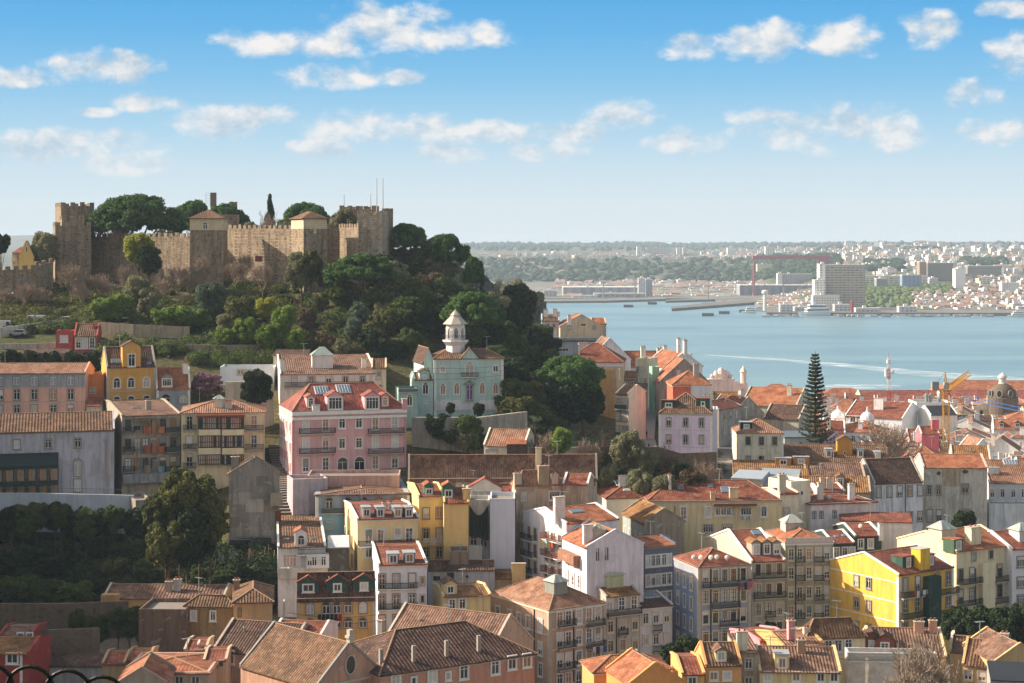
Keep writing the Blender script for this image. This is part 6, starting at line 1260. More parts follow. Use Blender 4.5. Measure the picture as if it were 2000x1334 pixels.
# dense wood on the right shoulder of the hill
wr = random.Random(21)
wood = [(780, 500), (820, 500), (850, 520), (885, 515), (905, 540), (930, 555), (800, 530), (835, 550), (870, 560), (900, 575), (940, 590), (965, 590), (785, 560), (815, 580), (850, 590), (880, 600), (960, 610), (990, 590), (1010, 585), (1035, 600), (1050, 620),
        (980, 640), (1010, 630), (1040, 650), (1000, 670), (1030, 690), (970, 690), (1000, 720), (1035, 725), (1060, 700), (1075, 735), (1000, 760), (1030, 765), (1060, 770), (1010, 800), (1045, 810), (960, 650), (945, 640), (1070, 670), (990, 700), (1060, 650), (1020, 740), (920, 640), (1085, 760),
        (760, 530), (740, 520), (790, 600), (760, 570), (1045, 585), (1000, 565), (975, 570)]
for px, py in wood:
    w = wr.uniform(52, 84); k = wr.choice(['olive', 'dark', 'dark', 'broad', 'gold', 'brown', 'olive'] if py < 600 else ['dark', 'dark', 'dark', 'broad', 'broad', 'gold'])
    T(k, px + wr.uniform(-8, 8), py - w * .30, py + w * .75, w, None, {'olive': 'grey green tree', 'gold': 'brownish green tree', 'broad': 'mid green tree', 'brown': 'dull brown tree', 'dark': 'dark green tree'}[k] + ' in the wood right of the castle', 'trees of the wood right of the castle')
for e in THINGS:
    if 'wood right' in e['label'] or 'slope under the castle' in e['label']: pass
T('cypress', 940, 528, 575, 9, 424, 'tiny pointed cypress at the edge of the wooded hill')
T('dark', 1008, 552, 640, 84, 430, 'tall dark evergreen at the outer edge of the wood above the river')
for px in range(5, 270, 24): T(trnd.choice(['dark', 'dark', 'broad']), px + trnd.uniform(-6, 6), 978 + trnd.uniform(0, 24), 1030, trnd.uniform(34, 62), 301 + trnd.uniform(-2, 1), 'dark hedge tree against the bluish white retaining wall')
# shaded garden, lower left
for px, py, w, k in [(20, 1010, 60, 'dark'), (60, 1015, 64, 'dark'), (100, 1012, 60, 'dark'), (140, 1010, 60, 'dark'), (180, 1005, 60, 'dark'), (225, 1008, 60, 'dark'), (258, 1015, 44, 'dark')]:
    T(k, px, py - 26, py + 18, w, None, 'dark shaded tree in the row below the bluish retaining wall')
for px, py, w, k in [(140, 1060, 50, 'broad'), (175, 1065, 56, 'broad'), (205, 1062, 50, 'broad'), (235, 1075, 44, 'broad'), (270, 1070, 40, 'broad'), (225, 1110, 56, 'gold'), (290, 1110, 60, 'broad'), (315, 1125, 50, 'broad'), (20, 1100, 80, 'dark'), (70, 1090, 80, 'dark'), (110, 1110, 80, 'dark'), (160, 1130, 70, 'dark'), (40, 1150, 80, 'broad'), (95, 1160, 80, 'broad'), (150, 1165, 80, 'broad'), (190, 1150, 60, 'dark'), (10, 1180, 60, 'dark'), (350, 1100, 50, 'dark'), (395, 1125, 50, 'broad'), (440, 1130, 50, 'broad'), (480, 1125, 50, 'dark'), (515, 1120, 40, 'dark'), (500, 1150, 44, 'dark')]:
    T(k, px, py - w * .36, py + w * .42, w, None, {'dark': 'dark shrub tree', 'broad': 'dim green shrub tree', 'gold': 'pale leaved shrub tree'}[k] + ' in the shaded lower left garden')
for px, yt, yb, w in ((255, 1195, 1232, 46), (230, 1185, 1230, 40), (190, 1200, 1245, 50), (165, 1215, 1255, 40), (270, 1182, 1220, 50), (150, 1190, 1230, 36)): T('broad', px, yt, yb, w, 257, 'sunlit green shrub beside the ochre terrace at the lower left')
# evergreen shrubs around houses
for px, yt, yb, w, D in ((20, 680, 712, 50, 360), (60, 684, 712, 50, 360), (100, 684, 712, 50, 360), (140, 686, 715, 46, 360), (180, 684, 716, 40, 360), (880, 786, 800, 20, 345), (935, 786, 800, 24, 345)): T('dark', px, yt, yb, w, D, 'dark clipped shrub tree behind the salmon apartment house' if px < 300 else 'dark round shrub beside the mint villa steps')
for px, yt, yb, w, D in ((1170, 880, 925, 60, 332), (1200, 900, 945, 60, 328), (1290, 905, 950, 70, 326), (1330, 900, 945, 60, 328), (1350, 915, 955, 60, 322), (1250, 915, 955, 60, 322), (1300, 925, 958, 60, 320)): T(wr.choice(['dark', 'olive', 'brown']), px, yt, yb, w, D, 'tangled garden tree below the narrow street')
# undergrowth that nobody could count
def undergrowth(name, regions, n, mt, size, seed, label=None, d1=520):
    r = random.Random(seed); B = []
    for i in range(n):
        x0, y0, x1, y1 = r.choice(regions); px, py = r.uniform(x0, x1), r.uniform(y0, y1); X, Y, Z = ground(px, py)
        if Y > d1: continue
        s = r.uniform(.6, 1.5) * size; B.append((X, Y, Z + s * .35, s, s, s * r.uniform(.5, .8)))
    o = ob(name, blobs_leaf(name, B, mt, .22, 130, seed, core=.8)); o['kind'] = 'stuff'; return o
undergrowth('ground_cover', [(400, 600, 840, 700), (150, 600, 420, 650), (400, 560, 800, 640), (380, 700, 540, 720), (0, 640, 140, 650), (200, 668, 560, 700)], 480, LEAF['broad'], 1.5, 1)
for i, px in enumerate((880, 905, 925, 948, 965, 985, 1005, 1022)): T(('dark', 'olive', 'broad')[i % 3], px, 838 + (i * 7) % 13, 866, 26 + (i * 5) % 12, 333, 'shrub growing against the tall grey retaining wall')
undergrowth('hillside_scrub', [(780, 500, 1000, 640), (950, 600, 1100, 830), (500, 640, 840, 700), (150, 560, 560, 620), (0, 585, 200, 645), (0, 560, 120, 620)], 560, LEAF['gold'], 1.7, 2)
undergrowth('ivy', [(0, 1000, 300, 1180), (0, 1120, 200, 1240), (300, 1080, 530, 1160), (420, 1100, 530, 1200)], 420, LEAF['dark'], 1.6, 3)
undergrowth('thicket', [(1160, 880, 1420, 950), (1030, 850, 1180, 890)], 160, LEAF['olive'], 1.1, 4)
# ---------------------------------------------------------------- araucaria (tiered conifer)
def araucaria():
    X, Y, Z = (1592 - 1000) * 396 / F, 396, gz(68.9, 396); h = ZC - (686 - 480) * Y / F - Z
    e = thing('araucaria', 'tall tiered monkey puzzle pine standing over the orange roofs and river', 'pine tree', (X, Y, Z)); m = MB(); m.taper((0, 0, -1), (0, 0, h), .38, .05, BARK, 8); m.build('trunk', e)
    r = random.Random(4); C = []; N = []; S = []; br = MB(); z = h * .97; k = 0
    while z > h * .16:
        t = 1 - z / h; ln = .6 + 4.6 * t ** .85 if t < .55 else 3.4 + 1.9 * min(1, (t - .2)); ln *= r.uniform(.9, 1.06); nb = 7 if t > .12 else 5
        for i in range(nb):
            a = 2 * math.pi * (i + (k % 2) * .5) / nb + r.uniform(-.15, .15); d = Vector((math.cos(a), math.sin(a), 0)); sd_ = Vector((-d.y, d.x, 0)); prev = Vector((0, 0, z)); l2 = ln * r.uniform(.8, 1.08)
            for j in range(1, 6):
                q = j / 5; p = Vector((0, 0, z)) + d * l2 * q + Vector((0, 0, (.30 * q * q - .12 * q) * l2)); br.taper(prev, p, .06, .035, BARK, 3); prev = p
                for w in range(24 if t > .1 else 9):
                    o = sd_ * r.uniform(-.55, .55) * (.35 + .65 * math.sin(q * 3)) * min(1, l2 / 3) + Vector((0, 0, r.uniform(-.26, .24))); C.append(tuple(p + o)); N.append((r.uniform(-.3, .3), r.uniform(-.3, .3), 1)); S.append(r.uniform(.16, .34))
        z -= .72 + .68 * t; k += 1
    N = np.array(N); N /= np.linalg.norm(N, axis=1)[:, None]; br.build('branches', e); ob('foliage', quads_mesh('foliage', np.array(C), N, np.array(S), leafmat('arauc', '3c4c32', '6b7446', .2), None, 3), e)
araucaria()
def palm(px, yt, D, label):
    X, Y = (px - 1000) * D / F, D; Z = gz(X, Y); h = ZC - (yt - 480) * D / F - Z; e = thing('palm_tree', label, 'palm', (X, Y, Z)); m = MB(); m.taper((0, 0, -1), (0, 0, h - .8), .22, .16, BARK, 7); m.build('trunk', e); m = MB(); r = random.Random(2)
    for i in range(26):
        a = r.random() * 6.28; el = r.uniform(-.5, 1.1); d = Vector((math.cos(a) * math.cos(el), math.sin(a) * math.cos(el), math.sin(el))); p = Vector((0, 0, h - .8)); s_ = Vector((-d.y, d.x, 0)).normalized() if abs(d.z) < .95 else Vector((1, 0, 0))
        for j in range(5): q = p + d * 1.1 + Vector((0, 0, -.3)); 
        q = p + d * 1.2; m.bar(p, q, .05, LEAF['blue'])
        for j in range(-4, 5): m.poly([q, q + (d + s_ * j * .22).normalized() * .9 + s_ * .05, q + (d + s_ * j * .22).normalized() * .85 - s_ * .06], LEAF['blue'])
    m.build('fronds', e)
palm(1045, 822, 330, 'pale grey fan palm behind the long brown roof')
# ---------------------------------------------------------------- low town by the river: specific landmarks
def pxD(px, D): return (px - 1000) * D / F
# long arcaded ministry ranges with orange roofs
House('long riverside range with a dark red roof along the water', 1460, 1700, 735, -8, 782, 770, dep=16, roof='gx', wall='cdbf9a', tl='rose', corn='white', cop='white')
House('pale orange roof end range beside the moored catamaran', 1478, 1560, 765, -4, 768, 750, dep=14, roof='hip', wall='d9cbb0', tl='orange', corn='white')
House('bright orange riverside range roof right of the monkey puzzle', 1605, 1700, 752, 3, 772, 758, dep=13, roof='hip', wall='d9cbb0', tl='orange', corn='white')
House('maroon roofed range crossing behind the radio mast', 1690, 1870, 700, 4, 796, 762, dep=22, roof='gx', wall='cdbf9a', tl='rose', corn='white', cop='white')
House('great orange roofed riverside palace wing right of the crane', 1830, 2080, 745, -5, 766, 743, dep=20, roof='hip', wall='d9cbb0', tl='orange', corn='white')
House('maroon roofed palace wing in front of the great orange roof', 1840, 2080, 700, -3, 786, 762, dep=16, roof='gx', wall='cdbf9a', tl='rose', corn='white', cop='white')
h = House('white gabled warehouse with a rust red roof and blank lavender gable', 1650, 1762, 548, -28, 812, 784, dep=24, roof='gx', wall='d3d4dc', tl='red', corn=None, cop='white', dirt=.12); h.win('F', [1655, 1666, 1678], [818], 1.6, 2.0, 'rect', 'white'); h.chim(1655, 800, 3, 3.4, col='e5e5e5', pots=False)
h = House('white rooftop plant building with silver ducts left of the crane', 1790, 1860, 575, 0, 790, None, dep=12, roof='flat', wall='e6e3db', dirt=.15)
m = MB()
for q in (4, 5.4, 8.5): m.lathe([(.55, h.H), (.55, h.H + 3.2), (0, h.H + 3.6)], METAL, 10, q, 3)
m.build('duct', h.e)
h = House('black slate roofed house left of the yellow crane', 1818, 1870, 545, 10, 810, 792, dep=10, roof='gx', wall='dcd8cf', tl='dark', tmat=plain('slate', '2f3136', .6), corn=None)
h = House('coral pink house with a projecting red chimney right of the bare tree', 1800, 1834, 470, 10, 846, 832, dep=4, roof='gx', wall='d0606a', tl='orange', corn=None, cop='white'); h.chim(1826, 838, 2, 2.4, col='d0606a', pots=False)
h = House('violet pink gabled house right of the monkey puzzle', 1608, 1658, 405, 0, 865, 846, dep=9, roof='gy', wall='b38ab0', tl='red', corn=None, cop='white', dirt=.15); h.win('F', [1640], [857], 1.0, 1.0, 'rect', 'white')
h = House('long orange ribbed roof behind the stained convent', 1860, 1935, 405, -10, 902, 870, dep=12, roof='gx', wall='c9bca8', tl='ochre', corn=None)
h = House('bluish white gabled house with one window behind the convent roof', 1900, 1940, 425, 8, 880, 858, dep=9, roof='gy', wall='c6cfdb', tl='pale', corn=None, cop='white'); h.win('F', [1924], [892], .9, 1.6)
# domed church
def lathe_thing(name, label, cat, px, D, parts):
    x = pxD(px, D); z = gz(x, D); e = thing(name, label, cat, (x, D, z)); Z = lambda py: ZC - (py - 480) * D / F - z
    for nm, mt, prof, n in parts(Z): m = MB(); m.lathe(prof, mt, n); m.build(nm, e)
    return e, Z
dk = plain('domestone', '6a5d50', .9); wl = plain('whitestone', 'cdc8c0', .8)
e, Z = lathe_thing('domed_church', 'dark weathered dome with a white lantern near the right edge', 'church dome', 1958, 620, lambda Z: [
    ('drum', dk, [(5.4, 0), (5.4, Z(776)), (4.8, Z(775))], 24), ('dome', dk, [(4.8 * math.cos(a), Z(776) + (Z(748) - Z(776)) * math.sin(a)) for a in [i * math.pi / 2 / 8 for i in range(8)]] + [(1.3, Z(748))], 24),
    ('lantern', wl, [(1.5, Z(749)), (1.3, Z(747)), (1.3, Z(738)), (1.7, Z(738)), (1.5, Z(734)), (.8, Z(731)), (.1, Z(728)), (0, Z(724))], 12)])
for i in range(8):
    a = i * math.pi / 4 + .3; o = add_window(e, 4.9 * math.cos(a), 4.9 * math.sin(a), Z(774), a + math.pi / 2, 'oval', 1.7, 2.4, 'stone', PANES[2])
for px, D, lb in ((1636, 560, 'small white domed bell tower, left of a pair, right of the monkey puzzle'), (1694, 520, 'small white domed bell tower, right of a pair, behind the bare tree')):
    e, Z = lathe_thing('bell_tower', lb, 'bell tower', px, D, lambda Z, D=D, px=px: [('tower_wall', plaster('d8b8ac', .3), [(2.1, 0), (2.1, Z(817 if px < 1660 else 821)), (2.4, Z(816 if px < 1660 else 820)), (2.4, Z(815 if px < 1660 else 819)), (0, Z(815 if px < 1660 else 819))], 8),
         ('dome', plain('whitedome', 'dfe2e8', .7), [(2.15 * math.cos(a), Z(815 if px < 1660 else 819) + 2.3 * math.sin(a)) for a in [i * math.pi / 2 / 7 for i in range(7)]] + [(.3, Z(815 if px < 1660 else 819) + 2.7), (.2, Z(815 if px < 1660 else 819) + 3.6), (0, Z(815 if px < 1660 else 819) + 3.8)], 16)])
# triumphal arch seen from behind
def arch():
    D = 700; x = pxD(1408, D); z = gz(x, D); e = thing('triumphal_arch', 'pale pink stone triumphal arch top with crowning statue group by the river', 'monument', (x, D, z)); Z = lambda py: ZC - (py - 480) * D / F - z; s = plaster('cdb8ae', .4); m = MB()
    m.box(-5, 5, -2, 2, 0, Z(742), s); m.box(-5.4, 5.4, -2.4, 2.4, Z(742), Z(742) + .5, s)
    for i in range(6): q = -5 + i * 1.9; m.box(q, q + .5, -2.3, -2.003, 0, Z(750), s)
    m.build('arch_wall', e); m = MB(); r = random.Random(3)
    for q, w, hh in ((0, 3.4, 5.0), (-2.0, 2.4, 3.8), (2.0, 2.4, 3.9), (-3.6, 1.8, 2.4), (3.6, 1.8, 2.6), (-1, 2.6, 3.0), (1, 2.6, 3.2)):
        zt = Z(742); m.lathe([(w / 2, zt), (w / 2 * .8, zt + hh * .3), (w / 2 * 1.0, zt + hh * .5), (w / 2 * .8, zt + hh * .75), (w * .3, zt + hh * .85), (w * .22, zt + hh * .95), (0, zt + hh)], s, 8, q, 0)
        m.bar((q, 0, zt + hh * .6), (q + w * .7, -.2, zt + hh * .85), .35, s)
    m.build('statue_group', e)
arch()
h = House('pale pink stone building with a small corner turret beside the arch', 1420, 1460, 712, 0, 752, None, dep=10, roof='flat', wall='cfb9ae', dirt=.3); m = MB(); m.lathe([(1.2, h.H), (1.2, h.H + 5), (1.6, h.H + 5.3), (.6, h.H + 7), (0, h.H + 8)], h.wm, 8, h.L - 1.5, 1.5); m.build('turret', h.e)
def lattice(m, x0, x1, y0, y1, z0, z1, mt, bay=2.0, r=.09):
    for x in (x0, x1):
        for y in (y0, y1): m.bar((x, y, z0), (x, y, z1), r * 1.6, mt)
    n = max(1, int((z1 - z0) / bay))
    for i in range(n):
        a, b = z0 + (z1 - z0) * i / n, z0 + (z1 - z0) * (i + 1) / n
        for (p, q) in (((x0, y0), (x1, y0)), ((x1, y0), (x1, y1)), ((x1, y1), (x0, y1)), ((x0, y1), (x0, y0))):
            if i % 2: p, q = q, p
            m.bar((p[0], p[1], a), (q[0], q[1], b), r, mt); m.bar((p[0], p[1], b), (q[0], q[1], b), r * .8, mt)
def crane():
    D = 470; x = pxD(1848, D); z = gz(x, D); Z = lambda py: ZC - (py - 480) * D / F - z; e = thing('tower_crane', 'yellow lattice tower crane with a foreshortened jib among orange roofs', 'crane', (x, D, z)); Y = plain('craneyellow', 'c9932c', .5)
    m = MB(); lattice(m, -.75, .75, -.75, .75, 0, Z(764), Y, 1.6, .09); m.build('mast', e)
    m = MB(); m.box(-1.1, 1.1, -1.1, 1.1, Z(764), Z(761), Y); m.build('slewing_ring', e)
    m = MB(); z0 = Z(760); j = Vector((6.8, 5, (Z(735) - z0))); d = j.normalized(); s_ = Vector((-d.y, d.x, 0)).normalized() * .8; u = Vector((0, 0, 1.3))
    a, b, c = Vector((.6, 0, z0)) + s_, Vector((.6, 0, z0)) - s_, Vector((.6, 0, z0)) + u
    for p in (a, b, c): m.bar(p, p + j, .16, Y)
    for i in range(12): q, q2 = j * (i / 12), j * ((i + 1) / 12); m.bar(a + q, b + q2, .09, Y); m.bar(b + q, a + q2, .09, Y); m.bar(a + q, c + q2, .09, Y); m.bar(c + q, b + q2, .09, Y); m.bar(a + q, b + q, .09, Y)
    m.build('jib', e); m = MB(); top = Vector((-.3, 0, Z(727)))
    for p in ((-.7, -.6), (.5, -.6), (.5, .6), (-.7, .6)): m.bar((p[0], p[1], z0), top, .14, Y)
    m.bar(top, a + j * .8, .05, IRON); m.bar(top, (-4, -2.4, z0 + .6), .05, IRON); m.build('tower_head', e)
    m = MB(); m.box(-4.4, -1.2, -2.6, -1.2, z0 - .2, z0 + .1, Y); m.box(-4.4, -2.6, -2.7, -1.0, z0 + .1, z0 + 2.2, plain('ballast', '8f8e8c')); m.build('counterweight', e); m = MB(); m.box(-1.0, .2, -2.2, -.9, z0 + .05, z0 + 2.0, plain('cab', 'a9a49a')); m.build('cab', e)
crane()
def bluecrane():
    D = 540; x = pxD(2035, D); z = gz(x, D); Z = lambda py: ZC - (py - 480) * D / F - z; e = thing('tower_crane', 'blue lattice crane jib reaching in from the right edge', 'crane', (x, D, z)); B = plain('craneblue', '2f6fb8', .5); m = MB()
    lattice(m, -.8, .8, -.8, .8, 0, Z(800), B, 2, .1); m.build('mast', e); m = MB(); a = Vector((0, 0, Z(812))); b = Vector((pxD(1885, 560) - x, 20, Z(792))); j = b - a
    for o in (Vector((0, .7, 0)), Vector((0, -.7, 0)), Vector((0, 0, 1.2))): m.bar(a + o, b + o, .17, B)
    for i in range(20): p, q = a + j * i / 20, a + j * (i + 1) / 20; m.bar(p + Vector((0, .7, 0)), q + Vector((0, 0, 1.2)), .09, B); m.bar(p + Vector((0, -.7, 0)), q + Vector((0, .7, 0)), .09, B)
    m.build('jib', e)
bluecrane()
def mast():
    D = 640; x = pxD(1736, D); z = gz(x, D); Z = lambda py: ZC - (py - 480) * D / F - z; e = thing('radio_mast', 'red and white lattice radio mast rising in front of the river', 'mast', (x, D, z)); m = MB(); rd, wt = plain('mastred', 'a9423a'), plain('mastwhite', 'd8d4d2'); h_ = Z(697); n = 8
    for i in range(n): lattice(m, -.75 + i * .06, .75 - i * .06, -.7, .7, h_ * i / n, h_ * (i + 1) / n, rd if i % 2 == 0 else wt, 1.6, .09)
    m.bar((0, 0, h_), (0, 0, h_ + 2), .1, rd); m.build('lattice', e); m = MB(); 
    for py, q in ((706, -.5), (726, 1.2), (732, -1.2), (724, -1.2)): m.lathe([(.0, Z(py) - .8), (.55, Z(py) - .7), (.55, Z(py) + .7), (0, Z(py) + .8)], wt, 8, q, -.9)
    m.build('antenna_drum', e)
mast()
# ---------------------------------------------------------------- low town: crowd of roofs
def town():
    r = random.Random(77); n = 0; zones = []
    ang = -14
    blocked = [(1608, 1665, 395, 425), (1640, 1790, 535, 600), (1560, 1625, 385, 408), (1690, 1790, 392, 412), (1780, 1835, 445, 475), (1895, 1945, 415, 440), (1855, 1940, 395, 420), (1830, 1862, 460, 480)]
    wc = ['e2dad0', 'd9cdb8', 'e4e2e0', 'd8b9a8', 'ddd0d2', 'cfd3d6', 'd9c69a', 'e0d9d4', 'c98a70', 'd6cfc6', 'e4e2e0']; nm = {'e2dad0': 'white', 'd9cdb8': 'cream', 'e4e2e0': 'bright white', 'd8b9a8': 'pale pink', 'ddd0d2': 'rosy white', 'cfd3d6': 'grey white', 'd9c69a': 'pale yellow', 'e0d9d4': 'off white', 'c98a70': 'terracotta', 'd6cfc6': 'beige'}
    tn = dict(orange='orange', red='red', dark='dark brown', pale='pale tile', rose='maroon', old='weathered brown'); c, s = math.cos(R(ang)), math.sin(R(ang))
    # rows of deep blocks parallel to the river, with lanes between them
    for row in range(27):
        Y0 = 392 + row * 12.6; X = -60.0
        while X < 260:
            w = r.uniform(9, 17); Xc, Yc = X + 20, Y0 - (X - 40) * .12 + r.uniform(-1, 1); X += w + (r.uniform(2.5, 4) if r.random() < .16 else .25)
            D = Yc; px = 1000 + F * Xc / D
            if px < 1395 or px > 2060 or D > 722 or D < 398: continue
            if D < 440 and px < 1590: continue
            if D < 470 and px < 1500: continue
            if any(a - 30 < px < b + 8 and d0 - 14 < D < d1 for a, b, d0, d1 in blocked): continue
            g = gz(Xc, D); x1 = 1000 + F * (Xc + w) / D; z = g + r.choice([9, 11, 12, 13.5, 15]) + r.uniform(-.8, .8)
            if D > 640: z = min(z, g + 12)
            ye = 480 + (ZC - z) * F / D; tl = r.choice(['orange'] * 5 + ['red'] * 3 + ['pale', 'rose', 'dark', 'old']); wl_ = r.choice(wc); rf = r.choice(['gx', 'gx', 'gx', 'hip', 'gy', 'flat', 'gy'])
            zone = 'left of the crane' if px < 1840 else 'right of the crane'; dz = 'by the river' if D > 600 else 'in mid town' if D > 480 else 'in near town'
            lab = '%s house, %s %s roof, %s %s' % (nm[wl_], tn[tl] if rf != 'flat' else 'parapeted', {'gx': 'ridged', 'hip': 'hip', 'gy': 'front gable', 'flat': 'flat'}[rf], dz, zone)
            h = House(lab, px, x1, D, r.choice([-8, -6, -10, 4, -20]) if rf != 'gx' else r.uniform(-12, -5), ye, None, dep=r.uniform(9, 11.5), roof=rf, rise=r.uniform(1.8, 3.4), wall=wl_, tl=tl, corn='white' if r.random() < .5 else None, cop='white' if r.random() < .5 else 'wall', dirt=r.uniform(.15, .5), group='houses of the low town', zb=g - 1)
            nw = max(2, int(w / 3)); h.auto('F', nw, 2 if D < 560 else 1, .95, 1.6, 3.1, 1.9, 'rect', r.choice(['white', 'stone', None]))
            if rf == 'gx' and r.random() < .55: 
                for k in range(r.choice([1, 2, 3])): q = px + (x1 - px) * (k + .5) / 3; h.dorm(q, ye - (3 if D > 550 else 4), 1.7, 1.5, r.choice(['e2dcd4', 'd8d0c8', '5d6064']), r.choice(['flat', 'gable', 'shed']), None, 1.0, 1.0)
            for k in range(r.choice([1, 1, 2, 3])): h.chim(px + (x1 - px) * r.uniform(.1, .9), ye - r.uniform(2, 7), r.uniform(.9, 1.8), r.uniform(1.4, 2.6), col=r.choice(['e0dcd6', 'd3cabb', 'c9a08c']), pots=False)
            if r.random() < .35: h.ant(px + (x1 - px) * .5, ye - 4)
            if rf == 'flat':
                m = MB(); 
                for k in range(3): q = r.uniform(1, h.L - 2); m.box(q, q + r.uniform(.8, 2), 2 + k, 3.2 + k, h.H + .1, h.H + r.uniform(.9, 2.2), plain('plant', 'b8b8b4'))
                m.build('roof_plant', h.e)
            n += 1
    print('town houses', n)
town()
# ---------------------------------------------------------------- street with steps and people, cars
def strip_road(name, pts, w, col, dz=.12, steps=False):
    def fn(n, p):
        g = n.add('ShaderNodeNewGeometry'); ns = n.noise(g.outputs['Position'], 2.0, 4); n.set(p, 'Base Color', n.mix(ns, lin(col), tuple(x * .7 for x in lin(col)))); n.set(p, 'Roughness', .9)
    mt = mat(('road', col), fn); m = MB(); P = []
    for px, D in pts: x = pxD(px, D); P.append(Vector((x, D, gz(x, D) + dz)))
    Q = []
    for a, b in zip(P, P[1:]):
        k = max(2, int((b - a).length / 1.2))
        for i in range(k): q = a.lerp(b, i / k); Q.append(Vector((q.x, q.y, max(gz(q.x, q.y), gz(q.x - w / 2, q.y), gz(q.x + w / 2, q.y)) + dz)))
    Q.append(P[-1])
    for a, b in zip(Q, Q[1:]):
        u = (b - a); u.z = 0; u.normalize(); s = Vector((-u.y, u.x, 0)) * w / 2
        if steps: z = max(a.z, b.z); m.poly([(a - s)[:2] + (z,), (a + s)[:2] + (z,), (b + s)[:2] + (z,), (b - s)[:2] + (z,)], mt); l = a if a.z < b.z else b; m.poly([(l - s)[:2] + (z - 1.3,), (l + s)[:2] + (z - 1.3,), (l + s)[:2] + (z,), (l - s)[:2] + (z,)], plain('riser', '5d574f'))
        else: m.poly([a - s, a + s, b + s, b - s], mt)
    struct(m.build(name)); return Q
strip_road('stairs', [(575, 296), (568, 308), (560, 322), (545, 338)], 4.4, '8a8278', .3, True)
strip_road('street', [(1290, 335), (1268, 352), (1258, 372), (1254, 392), (1262, 430)], 5.5, '8a8782')
strip_road('street', [(1425, 345), (1418, 362), (1412, 385), (1405, 410)], 5.0, '85817a')
strip_road('road', [(-60, 398), (0, 396), (60, 396), (120, 397), (180, 399), (260, 402), (340, 404), (420, 404), (520, 402), (620, 404)], 6.5, '5b5853')
def car(label, X, Y, rz, col, van=False):
    Z = gz(X, Y) + .35; e = thing('parked_van' if van else 'parked_car', label, 'van' if van else 'car', (X, Y, Z), rz, 'vehicles parked under the castle'); p = plain('carpaint', col, .3, 0, .6); g = glass('dark', '181c22'); m = MB()
    L, Wd, Hh = (5.0, 1.95, 2.2) if van else (4.2, 1.75, 1.45)
    prof = [(-L / 2, .35), (L / 2, .35), (L / 2, .95), (L / 2 - .9, 1.15), (L / 2 - 1.3, Hh), (-L / 2 + .05, Hh)] if van else [(-L / 2, .35), (L / 2, .35), (L / 2, .75), (L / 2 - 1.0, .95), (L / 2 - 1.8, Hh), (-L / 2 + .8, Hh), (-L / 2 + .1, .95)]
    n = len(prof)
    for i in range(n): a, b = prof[i], prof[(i + 1) % n]; m.poly([(a[0], -Wd / 2, a[1]), (b[0], -Wd / 2, b[1]), (b[0], Wd / 2, b[1]), (a[0], Wd / 2, a[1])][::-1], p)
    m.poly([(a[0], -Wd / 2, a[1]) for a in prof], p); m.poly([(a[0], Wd / 2, a[1]) for a in prof][::-1], p); m.build('body', e); m = MB()
    for s in (-1, 1):
        y = s * (Wd / 2 + .01)
        q = [(L / 2 - 1.2, 1.2), (L / 2 - 1.5, Hh - .2), (L / 2 - 2.1, Hh - .2), (L / 2 - 2.1, 1.2)] if van else [(L / 2 - 1.3, .95), (L / 2 - 1.9, Hh - .12), (-L / 2 + .95, Hh - .12), (-L / 2 + .5, .95)]
        m.poly([(a, y, b) for a, b in q], g)
    m.build('window', e)
    for x in (-L / 2 + .8, L / 2 - .8):
        for y in (-Wd / 2, Wd / 2): w = MB(); w.lathe([(0, -.1), (.32, -.1), (.32, .1), (0, .1)], plain('tyre', '1c1c1c'), 10); w.v = [(a, c, b) for a, b, c in w.v]; w.build('wheel', e, (x, y, .32))
for lb, px, D, rz, col, van in (('white van parked by the castle gate road', 67, 398, 3.0, 'cfd3d4', True), ('white van cut by the left edge under the castle', 10, 394, .1, 'c2c6c8', True), ('silver car parked below the white van', 34, 389, 3.2, '9aa3a8', False), ('silver white car parked above the red cottage', 133, 398, .15, 'c6ccd0', False),
                                ('white car half hidden behind bright bushes, left of two', 332, 404, .2, 'd3d7d8', False), ('white car half hidden behind bright bushes, right of two', 358, 405, .2, 'd3d7d8', False), ('grey car parked behind the olive trees under the castle', 285, 403, .1, '8b9094', False)):
    car(lb, pxD(px, D), D, rz, col, van)
def person(px, D, label, col, rz=0):
    """standing figure: one skinned body"""
    import bmesh
    X, Y = pxD(px, D), D; Z = gz(X, Y) + .2; e = thing('person', label, 'person', (X, Y, Z), rz)
    V = [(0, 0, .95), (0, 0, 1.15), (0, 0, 1.40), (0, 0, 1.52), (0, .01, 1.66), (-.18, 0, 1.40), (-.24, .02, 1.12), (-.24, -.06, .88), (.18, 0, 1.40), (.24, .02, 1.12), (.24, -.08, .90), (-.10, 0, .88), (-.11, -.06, .48), (-.11, .0, .06), (-.11, -.16, .04), (.10, 0, .88), (.11, .08, .48), (.12, .12, .06), (.12, -.02, .04)]
    E_ = [(0, 1), (1, 2), (2, 3), (3, 4), (2, 5), (5, 6), (6, 7), (2, 8), (8, 9), (9, 10), (0, 11), (11, 12), (12, 13), (13, 14), (0, 15), (15, 16), (16, 17), (17, 18)]
    Rr = [.15, .14, .16, .06, .10, .07, .045, .035, .07, .045, .035, .09, .06, .04, .035, .09, .06, .04, .035]
    me = bpy.data.meshes.new('body'); me.from_pydata(V, E_, []); o = ob('body', me, e); me.materials.append(plain('cloth', col)); sk = o.modifiers.new('s', 'SKIN')
    for i, q in enumerate(Rr): me.skin_vertices[0].data[i].radius = (q, q * .8)
    me.skin_vertices[0].data[0].use_root = True; o.modifiers.new('u', 'SUBSURF').levels = 1
    m = MB(); m.lathe([(0, 1.80), (.07, 1.78), (.105, 1.70), (.10, 1.63), (.0, 1.62)], plain('hair', '2b2420'), 8, 0, .03); m.build('hair', e)
